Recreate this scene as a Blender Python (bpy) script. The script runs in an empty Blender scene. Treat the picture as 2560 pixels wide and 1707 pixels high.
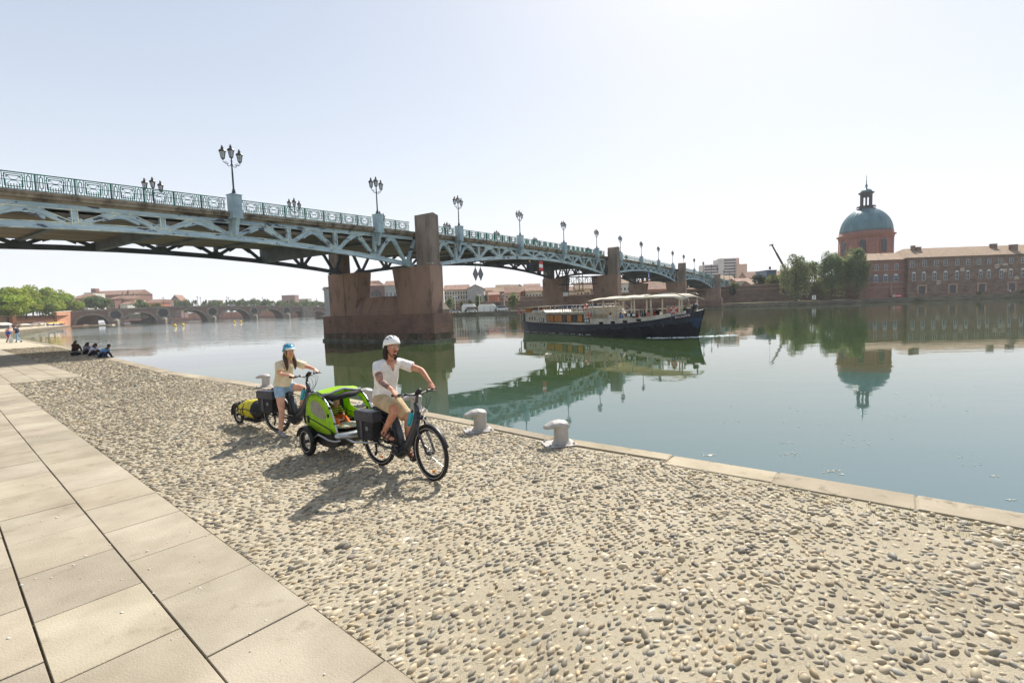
import bpy, math, random
import numpy as np
from mathutils import Vector, Matrix
random.seed(7); RNG = np.random.default_rng(11)
SC = bpy.context.scene; COL = SC.collection
PI = math.pi; sin, cos, rad = math.sin, math.cos, math.radians
# ---------------------------------------------------------------- camera model (also used to measure world positions)
F, PIT, ROL, CH, CX, CY = 1206.25, .07233, .03531, 3.4, 1280., 853.5
_r, _q = cos(ROL), sin(ROL)
_UP = np.array([0, sin(PIT), cos(PIT)]); FW = np.array([0, cos(PIT), -sin(PIT)])
RT = _r*np.array([1., 0, 0])-_q*_UP; UPV = _q*np.array([1., 0, 0])+_r*_UP
CAM = np.array([0, 0, CH]); QZ = 1.2
PHI = .5818; BD = np.array([sin(PHI), cos(PHI), 0]); BN = np.array([-cos(PHI), sin(PHI), 0]); BP0 = 36.44
def ray(x, y): return FW+RT*(x-CX)/F-UPV*(y-CY)/F
def atz(x, y, z=QZ): d = ray(x, y); return CAM+d*(z-CH)/d[2]
def aty(x, y, Y): d = ray(x, y); return CAM+d*Y/d[1]
def onbr(x, y, off=0.):
    d = ray(x, y); k = (BP0+off)/(d@BN); p = CAM+d*k; return float(p@BD), float(p[2])
def V3(*a): return np.array(a, float)
def nrm(v): v = np.asarray(v, float); return v/(np.linalg.norm(v)+1e-12)
# ---------------------------------------------------------------- mesh builder
class MB:
    def __init__(s): s.v = []; s.f = []; s.mi = []; s.sm = []; s.cur = 0; s.smooth = False
    def add(s, vs, fs, sm=None):
        b = len(s.v); s.v += [tuple(map(float, p)) for p in vs]
        for f in fs:
            s.f.append([i+b for i in f]); s.mi.append(s.cur); s.sm.append(s.smooth if sm is None else sm)
    def fr(s, o, a, b, c, x0, x1, y0, y1, z0, z1):   # box in a frame
        o, a, b, c = map(np.asarray, (o, a, b, c))
        P = [o+a*x+b*y+c*z for z in (z0, z1) for y in (y0, y1) for x in (x0, x1)]
        s.add(P, [(0, 2, 3, 1), (4, 5, 7, 6), (0, 1, 5, 4), (2, 6, 7, 3), (0, 4, 6, 2), (1, 3, 7, 5)], False)
    def box(s, x0, x1, y0, y1, z0, z1): s.fr((0, 0, 0), (1, 0, 0), (0, 1, 0), (0, 0, 1), x0, x1, y0, y1, z0, z1)
    def bar(s, p, q, w, h, up=(0, 0, 1)):
        p, q = V3(*p), V3(*q); d = q-p; L = np.linalg.norm(d); d = d/L
        sd = np.cross(d, up)
        if np.linalg.norm(sd) < 1e-5: sd = np.cross(d, (1, 0, 0))
        sd = nrm(sd); u = np.cross(sd, d)
        s.fr(p, d, sd, u, 0, L, -w/2, w/2, -h/2, h/2)
    def tube(s, pts, r, n=8, caps=True, side=None, rb=None, rnd=False, sm=True):
        pts = [V3(*p) for p in pts]; m = len(pts)
        ra = [float(r)]*m if np.isscalar(r) else list(r); rbb = ra if rb is None else ([float(rb)]*m if np.isscalar(rb) else list(rb))
        T = []
        for i in range(m):
            T.append(nrm(pts[min(i+1, m-1)]-pts[max(i-1, 0)]))
        S = V3(*side) if side is not None else (V3(0, 0, 1) if abs(T[0][2]) < .9 else V3(1, 0, 0))
        rows = []
        def ring(p, t, sv, a, b):
            sv = nrm(sv-t*(sv@t)); bv = np.cross(t, sv)
            return [p+sv*a*cos(2*PI*k/n)+bv*b*sin(2*PI*k/n) for k in range(n)]
        if rnd:
            for f_, g in ((.95, .35), (.6, .8)): rows.append(ring(pts[0]-T[0]*max(ra[0], rbb[0])*f_*.8, T[0], S, ra[0]*g, rbb[0]*g))
        for i in range(m):
            if side is None: S = nrm(S-T[i]*(S@T[i])) if np.linalg.norm(S-T[i]*(S@T[i])) > 1e-4 else np.cross(T[i], V3(.3, .5, .8))
            rows.append(ring(pts[i], T[i], S, ra[i], rbb[i]))
        if rnd:
            for f_, g in ((.6, .8), (.95, .35)): rows.append(ring(pts[-1]+T[-1]*max(ra[-1], rbb[-1])*f_*.8, T[-1], S, ra[-1]*g, rbb[-1]*g))
        R = len(rows); vs = [p for r_ in rows for p in r_]
        fs = [(i*n+k, i*n+(k+1) % n, (i+1)*n+(k+1) % n, (i+1)*n+k) for i in range(R-1) for k in range(n)]
        if caps: fs += [tuple(range(n))[::-1], tuple((R-1)*n+k for k in range(n))]
        s.add(vs, fs, sm)
    def lathe(s, prof, c=(0, 0, 0), n=16, ax=((1, 0, 0), (0, 1, 0), (0, 0, 1)), a0=0., sm=True):
        c = V3(*c); X, Y, Z = [V3(*a) for a in ax]
        vs = [c+X*r*cos(a0+2*PI*k/n)+Y*r*sin(a0+2*PI*k/n)+Z*z for r, z in prof for k in range(n)]
        fs = [(i*n+k, i*n+(k+1) % n, (i+1)*n+(k+1) % n, (i+1)*n+k) for i in range(len(prof)-1) for k in range(n)]
        if prof[0][0] > 1e-4: fs.append(tuple(range(n))[::-1])
        if prof[-1][0] > 1e-4: fs.append(tuple((len(prof)-1)*n+k for k in range(n)))
        s.add(vs, fs, sm)
    def ell(s, c, r, n=10, m=6, ax=((1, 0, 0), (0, 1, 0), (0, 0, 1))):
        c = V3(*c); X, Y, Z = [V3(*a) for a in ax]; vs = [c-Z*r[2]]
        for i in range(1, m):
            a = PI*i/m
            vs += [c+X*r[0]*sin(a)*cos(2*PI*k/n)+Y*r[1]*sin(a)*sin(2*PI*k/n)-Z*r[2]*cos(a) for k in range(n)]
        vs.append(c+Z*r[2]); fs = [(0, 1+(k+1) % n, 1+k) for k in range(n)]
        for i in range(m-2): fs += [(1+i*n+k, 1+i*n+(k+1) % n, 1+(i+1)*n+(k+1) % n, 1+(i+1)*n+k) for k in range(n)]
        e = len(vs)-1; b = 1+(m-2)*n; fs += [(e, b+k, b+(k+1) % n) for k in range(n)]
        s.add(vs, fs, True)
    def prism(s, poly, o, ua, ub, dep):   # poly (a,b) list, extruded by vector dep
        o, ua, ub, dep = map(lambda a: V3(*a), (o, ua, ub, dep)); n = len(poly)
        P = [o+ua*a+ub*b for a, b in poly]
        s.add(P+[p+dep for p in P], [tuple(range(n)), tuple(range(2*n-1, n-1, -1))]+[(i, i+n, (i+1) % n+n, (i+1) % n) for i in range(n)], False)
    def quad(s, *p): s.add(p, [tuple(range(len(p)))])
    def build(s, name, mats, parent=None, loc=None):
        me = bpy.data.meshes.new(name); me.from_pydata(s.v, [], s.f)
        mats = mats if isinstance(mats, (list, tuple)) else [mats]
        for m in mats: me.materials.append(m)
        me.polygons.foreach_set('material_index', s.mi); me.polygons.foreach_set('use_smooth', s.sm); me.update()
        return link(name, me, parent, loc)
def link(name, me, parent=None, loc=None):
    o = bpy.data.objects.new(name, me); COL.objects.link(o)
    if parent is not None: o.parent = parent
    if loc is not None: o.location = loc
    return o
def npmesh(name, V, Fc, mats, attr=None, smooth=False, parent=None):   # numpy mesh, equal-sized faces; attr per face colour
    me = bpy.data.meshes.new(name); V = np.asarray(V, np.float32); Fc = np.asarray(Fc, np.int32); k = Fc.shape[1]
    me.vertices.add(len(V)); me.vertices.foreach_set('co', V.ravel())
    me.loops.add(Fc.size); me.loops.foreach_set('vertex_index', Fc.ravel())
    me.polygons.add(len(Fc)); me.polygons.foreach_set('loop_start', np.arange(0, Fc.size, k, dtype=np.int32))
    me.polygons.foreach_set('use_smooth', np.full(len(Fc), smooth))
    if attr is not None:
        a = me.attributes.new('tint', 'FLOAT_COLOR', 'FACE'); c = np.ones((len(Fc), 4), np.float32); c[:, :attr.shape[1]] = attr
        a.data.foreach_set('color', c.ravel())
    for m in (mats if isinstance(mats, (list, tuple)) else [mats]): me.materials.append(m)
    me.update(calc_edges=True); me.validate()
    return link(name, me, parent)
def tag(o, label=None, cat=None, group=None, kind=None):
    if label: o['label'] = label
    if cat: o['category'] = cat
    if group: o['group'] = group
    if kind: o['kind'] = kind
    return o
def thing(name, label, cat, loc=(0, 0, 0), rz=0., group=None):
    o = bpy.data.objects.new(name, None); COL.objects.link(o); o.empty_display_size = .2
    o.location = tuple(map(float, loc)); o.rotation_euler = (0, 0, rz); return tag(o, label, cat, group)
def dup(root, loc=None, rz=None, label=None, group=None, scale=None):
    def cp(o, par):
        c = o.copy(); COL.objects.link(c)
        if par is not None: c.parent = par
        for ch in kids.get(o.name, ()): cp(ch, c)
        return c
    kids = {}
    for ch in bpy.data.objects:
        if ch.parent is not None: kids.setdefault(ch.parent.name, []).append(ch)
    r = cp(root, None)
    if loc is not None: r.location = tuple(map(float, loc))
    if rz is not None: r.rotation_euler = (0, 0, rz)
    if scale is not None: r.scale = scale
    return tag(r, label, None, group)
# ---------------------------------------------------------------- materials
def mat(name, col, rough=.7, metal=0., col2=None, vs=1., vamt=.5, vlo=.4, vhi=.6, stretch=(1, 1, 1), bump=None, tint=False, spec=.5,
        col3=None, v3=(8, .55, .65), transl=0., coat=0., alpha=1., trans=0., ior=1.45, emit=None, detail=5):
    m = bpy.data.materials.new(name); m.use_nodes = True; N = m.node_tree.nodes; L = m.node_tree.links; N.clear()
    out = N.new('ShaderNodeOutputMaterial'); b = N.new('ShaderNodeBsdfPrincipled'); L.new(b.outputs[0], out.inputs[0])
    b.inputs['Roughness'].default_value = rough; b.inputs['Metallic'].default_value = metal
    b.inputs['Specular IOR Level'].default_value = spec; b.inputs['Coat Weight'].default_value = coat
    b.inputs['IOR'].default_value = ior; b.inputs['Transmission Weight'].default_value = trans; b.inputs['Alpha'].default_value = alpha
    c4 = lambda c: (c[0], c[1], c[2], 1)
    b.inputs['Base Color'].default_value = c4(col); src = None
    if col2 is not None or bump or col3 is not None:
        tc = N.new('ShaderNodeTexCoord'); mp = N.new('ShaderNodeMapping'); L.new(tc.outputs['Object'], mp.inputs[0]); mp.inputs['Scale'].default_value = stretch
    def noise(sc, det=detail):
        n = N.new('ShaderNodeTexNoise'); n.inputs['Scale'].default_value = sc; n.inputs['Detail'].default_value = det; n.inputs['Roughness'].default_value = .6
        L.new(mp.outputs[0], n.inputs['Vector']); return n.outputs['Fac']
    def mixc(fac, a, c):
        x = N.new('ShaderNodeMix'); x.data_type = 'RGBA'
        if hasattr(fac, 'is_output'): L.new(fac, x.inputs[0])
        else: x.inputs[0].default_value = fac
        for s_, i in ((a, 6), (c, 7)):
            if hasattr(s_, 'is_output'): L.new(s_, x.inputs[i])
            else: x.inputs[i].default_value = c4(s_)
        return x.outputs[2]
    def ramp(fac, lo, hi, amt=1.):
        r = N.new('ShaderNodeMapRange'); L.new(fac, r.inputs[0]); r.inputs[1].default_value = lo; r.inputs[2].default_value = hi; r.inputs[4].default_value = amt; r.clamp = True
        return r.outputs[0]
    if col2 is not None: src = mixc(ramp(noise(vs), vlo, vhi, vamt*2 if vamt < .5 else 1.), col, col2)
    if col3 is not None: src = mixc(ramp(noise(v3[0]), v3[1], v3[2]), src or col, col3)
    if tint:
        at = N.new('ShaderNodeAttribute'); at.attribute_name = 'tint'
        x = N.new('ShaderNodeMix'); x.data_type = 'RGBA'; x.blend_type = 'MULTIPLY'; x.inputs[0].default_value = 1.
        L.new(at.outputs['Color'], x.inputs[6])
        if src is not None: L.new(src, x.inputs[7])
        else: x.inputs[7].default_value = c4(col)
        src = x.outputs[2]
    if src is not None: L.new(src, b.inputs['Base Color'])
    if bump:
        bp = N.new('ShaderNodeBump'); bp.inputs['Strength'].default_value = bump[1]; bp.inputs['Distance'].default_value = bump[2] if len(bump) > 2 else .02
        L.new(noise(bump[0], 6), bp.inputs['Height']); L.new(bp.outputs[0], b.inputs['Normal'])
    if emit: b.inputs['Emission Color'].default_value = c4(emit[0]); b.inputs['Emission Strength'].default_value = emit[1]
    if transl > 0:
        t = N.new('ShaderNodeBsdfTranslucent'); mx = N.new('ShaderNodeMixShader'); mx.inputs[0].default_value = transl
        if src is not None: L.new(src, t.inputs[0])
        else: t.inputs[0].default_value = c4(col)
        L.new(b.outputs[0], mx.inputs[1]); L.new(t.outputs[0], mx.inputs[2]); L.new(mx.outputs[0], out.inputs[0])
    return m
def srgb(r, g, b): return tuple(((c/255)/12.92 if c/255 <= .04045 else ((c/255+.055)/1.055)**2.4) for c in (r, g, b))
# ---------------------------------------------------------------- camera, world, sun
cd = bpy.data.cameras.new('camera'); cam = bpy.data.objects.new('camera', cd); COL.objects.link(cam); SC.camera = cam
cd.lens = 36*F/2560; cd.sensor_width = 36; cd.clip_end = 6000; cd.clip_start = .05
R3 = Matrix(((RT[0], UPV[0], -FW[0]), (RT[1], UPV[1], -FW[1]), (RT[2], UPV[2], -FW[2])))
cam.matrix_world = Matrix.Translation(Vector(CAM)) @ R3.to_4x4()
SUN_AZ, SUN_EL = rad(27), rad(48)
W = bpy.data.worlds.new('World'); SC.world = W; W.use_nodes = True; wn = W.node_tree
bg = wn.nodes['Background']; sky = wn.nodes.new('ShaderNodeTexSky'); sky.sky_type = 'NISHITA'; sky.sun_disc = False
sky.sun_elevation = SUN_EL; sky.sun_rotation = SUN_AZ; sky.air_density = 1.0; sky.dust_density = 1.2; sky.ozone_density = 1.5
tcw = wn.nodes.new('ShaderNodeTexCoord'); sx = wn.nodes.new('ShaderNodeSeparateXYZ'); wn.links.new(tcw.outputs['Generated'], sx.inputs[0])
def wm(op, a, b=None):
    x = wn.nodes.new('ShaderNodeMath'); x.operation = op
    for i, s_ in enumerate((a, b)):
        if s_ is None: continue
        if hasattr(s_, 'is_output'): wn.links.new(s_, x.inputs[i])
        else: x.inputs[i].default_value = s_
    return x.outputs[0]
hz = wm('EXPONENT', wm('MULTIPLY', wm('ABSOLUTE', sx.outputs[2]), -3.4))      # thick summer haze low in the sky
mxw = wn.nodes.new('ShaderNodeMix'); mxw.data_type = 'RGBA'; wn.links.new(wm('ADD', wm('MULTIPLY', hz, .80), .13), mxw.inputs[0]); vk = wn.nodes.new('ShaderNodeVectorMath'); vk.operation = 'MULTIPLY_ADD'; wn.links.new(sky.outputs[0], vk.inputs[0]); vk.inputs[1].default_value = (.13,)*3; vk.inputs[2].default_value = (1, 1, 1)
vmn = wn.nodes.new('ShaderNodeVectorMath'); vmn.operation = 'DIVIDE'; wn.links.new(sky.outputs[0], vmn.inputs[0]); wn.links.new(vk.outputs[0], vmn.inputs[1]); wn.links.new(vmn.outputs[0], mxw.inputs[6]); mxw.inputs[7].default_value = (4.42, 4.46, 4.74, 1)
wn.links.new(mxw.outputs[2], bg.inputs[0]); bg.inputs[1].default_value = .15
sl = bpy.data.lights.new('sun', 'SUN'); sl.energy = 4.9; sl.angle = rad(.5); sl.color = (1, .95, .87)
so = bpy.data.objects.new('sun', sl); COL.objects.link(so)
sd = Vector((sin(SUN_AZ)*cos(SUN_EL), cos(SUN_AZ)*cos(SUN_EL), sin(SUN_EL))); so.rotation_euler = sd.to_track_quat('Z', 'Y').to_euler()
SC.view_settings.view_transform = 'Standard'; SC.view_settings.look = 'None'; SC.view_settings.exposure = 0.68
# ================================================================ SETTING: water, quay, paving
def sstruct(o): return tag(o, kind='structure')
# --- water
def water_mat():
    m = mat('water', (.036, .062, .019), rough=.02, ior=2.0, spec=.5); N = m.node_tree.nodes; L = m.node_tree.links
    b = [n for n in N if n.type == 'BSDF_PRINCIPLED'][0]
    tc = N.new('ShaderNodeTexCoord')
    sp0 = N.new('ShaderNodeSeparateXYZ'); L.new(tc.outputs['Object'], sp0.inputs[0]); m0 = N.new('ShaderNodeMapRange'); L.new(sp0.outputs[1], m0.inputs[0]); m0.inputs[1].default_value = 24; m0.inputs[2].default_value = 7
    mc = N.new('ShaderNodeMix'); mc.data_type = 'RGBA'; L.new(m0.outputs[0], mc.inputs[0]); mc.inputs[6].default_value = (.036, .062, .019, 1); mc.inputs[7].default_value = (.055, .108, .115, 1); L.new(mc.outputs[2], b.inputs['Base Color'])  # teal towards the quay: reflected blue sky painted into the water colour
    def nz(scale, sx, sy, det=3, rot=.6):
        mp = N.new('ShaderNodeMapping'); mp.inputs['Scale'].default_value = (sx, sy, 1); mp.inputs['Rotation'].default_value = (0, 0, rot); L.new(tc.outputs['Object'], mp.inputs[0])
        n = N.new('ShaderNodeTexNoise'); n.inputs['Scale'].default_value = scale; n.inputs['Detail'].default_value = det; L.new(mp.outputs[0], n.inputs['Vector']); return n.outputs['Fac']
    def mth(op, a, c):
        x = N.new('ShaderNodeMath'); x.operation = op
        for i, s_ in enumerate((a, c)):
            if hasattr(s_, 'is_output'): L.new(s_, x.inputs[i])
            else: x.inputs[i].default_value = s_
        return x.outputs[0]
    def mr(f, a, c, d, e):
        x = N.new('ShaderNodeMapRange'); L.new(f, x.inputs[0]); x.inputs[1].default_value = a; x.inputs[2].default_value = c; x.inputs[3].default_value = d; x.inputs[4].default_value = e; return x.outputs[0]
    patch = mr(nz(.011, .6, 1.6, 2, .2), .46, .60, 0., 1.)          # breeze patches on the river
    sep = N.new('ShaderNodeSeparateXYZ'); L.new(tc.outputs['Object'], sep.inputs[0])
    lee = mr(sep.outputs[0], -45, 5, 1., .05)                       # open water upstream is ruffled, the lee of the quay is calm
    far = mr(sep.outputs[1], 45, 90, .0, 1.)
    amp = mth('ADD', mth('MULTIPLY', mth('MULTIPLY', mth('ADD', mth('MULTIPLY', patch, 1.3), .45), lee), far), .035)
    h = mth('ADD', mth('MULTIPLY', nz(.9, 1, 1.2, 4), .6), mth('MULTIPLY', nz(.16, .6, 2.2, 2, .25), 1.6))
    bp = N.new('ShaderNodeBump'); bp.inputs['Distance'].default_value = .14; L.new(h, bp.inputs['Height']); L.new(amp, bp.inputs['Strength']); L.new(bp.outputs[0], b.inputs['Normal'])
    return m
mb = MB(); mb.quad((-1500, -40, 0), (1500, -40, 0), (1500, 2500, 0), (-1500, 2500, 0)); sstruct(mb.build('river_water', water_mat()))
# --- quay geometry (plan): edge line towards the far left
Q = nrm((-.755, .656, 0)); QN = V3(Q[1], -Q[0], 0)   # along, and towards the water
EDGE = [(30, -17.2), (13, -2.3), (4.92, 4.55), (3.66, 5.55), (2.67, 6.37), (1.07, 7.46), (-.7, 9.1), (-1.66, 9.98), (-4.9, 12.7), (-8.26, 15.42), (-10.31, 17.0), (-13.88, 19.66), (-23.65, 28.44), (-39.77, 42.92), (-62, 62.), (-72.2, 70.4), (-92, 84), (-115, 101), (-135, 124), (-159, 150), (-210, 212), (-255, 268), (-325, 356), (-372, 410)]
def lerp_edge(step):
    out = []
    for (x0, y0), (x1, y1) in zip(EDGE, EDGE[1:]):
        n = max(1, int(math.hypot(x1-x0, y1-y0)/step))
        out += [(x0+(x1-x0)*i/n, y0+(y1-y0)*i/n) for i in range(n)]
    return out+[EDGE[-1]]
M_mortar = mat('mortar', srgb(188, 177, 153), .95, col2=srgb(160, 149, 126), vs=1.1, vlo=.3, vhi=.75, col3=srgb(128, 117, 96), v3=(30, .54, .80), bump=(110, 1., .02), detail=8)
M_dirt = mat('joint_dirt', srgb(98, 84, 62), 1., col2=srgb(52, 45, 34), vs=6, bump=(60, .6, .01))
M_conc = mat('quay_stone', srgb(170, 158, 136), .9, col2=srgb(142, 131, 110), vs=1.1, vlo=.3, vhi=.7, col3=srgb(112, 100, 80), v3=(5, .56, .72), bump=(40, .5, .012), tint=True)
M_quaywall = mat('quay_masonry', srgb(120, 104, 84), .9, col2=srgb(80, 72, 58), vs=.8, bump=(10, .5, .03))
# quay body (ground sheet, with its wall towards the water)
ins = .42
pts = EDGE
mb = MB(); top = [(x, y, QZ) for x, y in pts]; n = len(pts)
back = [(-1500, 900, QZ), (-1500, -60, QZ), (30, -60, QZ)]
mb.add(top+back, [tuple(range(n+3))[::-1]])
o = mb.build('quay_ground', M_mortar); sstruct(o)
mb = MB()
for (x0, y0), (x1, y1) in zip(pts, pts[1:]): mb.quad((x0, y0, QZ-.02), (x1, y1, QZ-.02), (x1, y1, -2), (x0, y0, -2))
sstruct(mb.build('quay_wall_face', M_quaywall))
# curb stones along the water
V = []; FC = []; TI = []
def block(P, z0, z1, col, ch=.012):   # P: 4 plan corners ccw, chamfered top
    c = np.mean(P, axis=0); b = len(V)
    for p in P: V.append((p[0], p[1], z0))
    for p in P: V.append((p[0], p[1], z1-ch))
    for p in P: d = nrm(np.append(c-p, 0))[:2]*ch*1.4; V.append((p[0]+d[0], p[1]+d[1], z1))
    for r in (0, 4):
        for i in range(4): FC.append((b+r+i, b+r+(i+1) % 4, b+r+4+(i+1) % 4, b+r+4+i)); TI.append(col)
    FC.append((b+8, b+9, b+10, b+11)); TI.append(col)
def jit(a=.05): return 1+random.uniform(-a, a)
L_acc = 0; le = lerp_edge(.25); i = 0
while i < len(le)-1:
    d0 = math.hypot(*le[i]); k = random.choice((5, 6, 7, 8)) if d0 < 60 else 16
    j = min(i+k, len(le)-1); p, q = np.array(le[i]), np.array(le[j]); t = nrm(np.append(q-p, 0))[:2]; nn = np.array([t[1], -t[0]])
    w = (.22 if -4 < p[0] < 2.4 else .40)*jit(.10) if d0 < 70 else .55; a = random.uniform(-.02, .02); g = .006
    tc = .90*jit(.14); col = (tc, tc*jit(.02), tc*jit(.03))
    block([p+t*g+nn*(.03+a), q-t*g+nn*(.03+a*.5), q-t*(g+random.uniform(-.02, .02))-nn*w, p+t*g-nn*w][::-1] if False else [q-t*g+nn*(.03+a*.5), p+t*g+nn*(.03+a), p+t*g-nn*w, q-t*g-nn*w][::-1], QZ-.3, QZ+.018+random.uniform(-.008, .008), col)
    i = j
npmesh('quay_curb', V, FC, M_conc, np.array(TI)); sstruct(bpy.data.objects['quay_curb'])
# --- stone slab lane
M_slab = mat('lane_slab', srgb(166, 156, 137), .85, col2=srgb(136, 125, 107), vs=1.3, vlo=.3, vhi=.7, stretch=(1, 1, 1), col3=srgb(116, 104, 84), v3=(3.3, .60, .80), bump=(70, .6, .010), detail=9, tint=True)
LN = V3(.64, .768, 0); LN = nrm(LN); LD = V3(-LN[1], LN[0], 0)   # across lane (towards water), along lane
V = []; FC = []; TI = []
c_cob = 1.652   # LN . p on the cobble side
rows = [(c_cob-.69, c_cob, 2.515), (c_cob-1.345, c_cob-.694, 2.03), (c_cob-2.0, c_cob-1.351, 2.43), (c_cob-2.68, c_cob-2.02, 2.2), (c_cob-3.36, c_cob-2.70, 2.5), (c_cob-4.04, c_cob-3.38, 2.1)]
LANE_END = float(atz(-70, 968)@LD)
for ri, (n0, n1, ph) in enumerate(rows):
    s0 = ph-5*.955
    while s0 < LANE_END:
        ln = .955*jit(.03); s1 = min(s0+ln, LANE_END)
        if s1-s0 < .2: break
        g = .005 if random.random() < .7 else .008; a = random.uniform(-.002, .002); tc = jit(.10); dz = random.uniform(-.003, .003)
        P = [LN*(n0+.004+a)+LD*(s0+g), LN*(n1-.004+a)+LD*(s0+g+a), LN*(n1-.004-a)+LD*(s1-g), LN*(n0+.004)+LD*(s1-g)]
        block([p[:2] for p in P], QZ-.05, QZ+.028+dz, (tc, tc*jit(.012), tc*jit(.02)), .004)
        s0 += ln
# second paved area beyond the cobbled strip
def sl2(poly_s0, poly_s1, n0, n1, w=.66, ln=.98, z=QZ+.026):
    nn = n0
    while nn < n1-.05:
        s = poly_s0+random.random()*ln; s = poly_s0
        first = True
        while s < poly_s1(nn) if callable(poly_s1) else s < poly_s1:
            e = s+ln*(random.uniform(.4, 1) if first else 1); first = False; tc = jit(.05)
            P = [LN*(nn+.005)+LD*(s+.005), LN*(nn+w-.005)+LD*(s+.005), LN*(nn+w-.005)+LD*(e-.005), LN*(nn+.005)+LD*(e-.005)]
            block([p[:2] for p in P], QZ-.05, z+random.uniform(-.003, .003), (tc, tc, tc*jit(.02)), .006); s = e
        nn += w
P2 = {k: atz(*v) for k, v in dict(a=(0, 963), b=(208, 942), c=(103, 909.6), d=(18, 885)).items()}
def sn(p): return float(p@LD), float(p@LN)
s_b, n_b = sn(P2['b']); s_d, n_d = sn(P2['d'])
sl2(s_b, 62, n_b-9*.66, n_b, )
npmesh('stone_paving', V, FC, M_slab, np.array(TI)); sstruct(bpy.data.objects['stone_paving'])
# dark bed under the slabs
mb = MB()
def lanepoly(n0, n1, s0, s1, z): mb.quad(*[tuple((LN*a+LD*b)[:2])+(z,) for a, b in ((n0, s0), (n1, s0), (n1, s1), (n0, s1))])
lanepoly(c_cob-4.1, c_cob+.012, -4, LANE_END+.01, QZ+.012); lanepoly(n_b-9*.66-.02, n_b+.01, s_b-.01, 63, QZ+.006)
sstruct(mb.build('paving_bed', M_dirt))
# --- river pebbles set in the mortar
M_peb = mat('pebble', (1, 1, 1), .62, col2=(.72, .72, .72), vs=25, vlo=.3, vhi=.7, tint=True, bump=(120, .25, .004))
PAL = np.array([srgb(*c) for c in [(168, 158, 140), (146, 140, 128), (186, 174, 150), (128, 124, 118), (152, 138, 116), (208, 198, 178), (106, 104, 102), (182, 160, 126), (140, 142, 138), (198, 184, 156), (86, 84, 84), (228, 220, 204)]])
PAL = (PAL*.72+np.array(srgb(182, 170, 144))*.28)*np.array([.90, .87, .82])
PW = np.array([16, 13, 15, 9, 10, 9, 5, 5, 7, 9, 3, 2.]); PW /= PW.sum()
ED = np.array(EDGE); sN = np.array([QN[0], QN[1]])
def edge_dist(P):   # signed distance from the edge, positive inland
    best = np.full(len(P), 1e9); sg = np.ones(len(P))
    for a, b in zip(ED, ED[1:]):
        d = b-a; L2 = d@d; t = np.clip(((P-a)@d)/L2, 0, 1); pr = a+t[:, None]*d; ds = np.hypot(*(P-pr).T)
        cr = d[0]*(P[:, 1]-a[1])-d[1]*(P[:, 0]-a[0]); m = ds < best; best = np.where(m, ds, best); sg = np.where(m, np.sign(cr), sg)
    return best*sg
def ico(sub):
    t = (1+5**.5)/2; v = [(-1, t, 0), (1, t, 0), (-1, -t, 0), (1, -t, 0), (0, -1, t), (0, 1, t), (0, -1, -t), (0, 1, -t), (t, 0, -1), (t, 0, 1), (-t, 0, -1), (-t, 0, 1)]
    f = [(0, 11, 5), (0, 5, 1), (0, 1, 7), (0, 7, 10), (0, 10, 11), (1, 5, 9), (5, 11, 4), (11, 10, 2), (10, 7, 6), (7, 1, 8), (3, 9, 4), (3, 4, 2), (3, 2, 6), (3, 6, 8), (3, 8, 9), (4, 9, 5), (2, 4, 11), (6, 2, 10), (8, 6, 7), (9, 8, 1)]
    v = [list(nrm(p)) for p in v]
    for _ in range(sub):
        c = {}; nf = []
        def mid(a, b):
            k = (min(a, b), max(a, b))
            if k not in c: c[k] = len(v); v.append(list(nrm(np.array(v[a])+np.array(v[b]))))
            return c[k]
        for a, b, d in f: x, y, z = mid(a, b), mid(b, d), mid(d, a); nf += [(a, x, z), (b, y, x), (d, z, y), (x, y, z)]
        f = nf
    return np.array(v), np.array(f)
def in_paving(P):
    s = P@LD[:2]; nn = P@LN[:2]
    lane = (nn < c_cob+.0) & (s < LANE_END+.02)
    sec = (nn < n_b+.02) & (s > s_b-.02)
    return lane | sec
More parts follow.
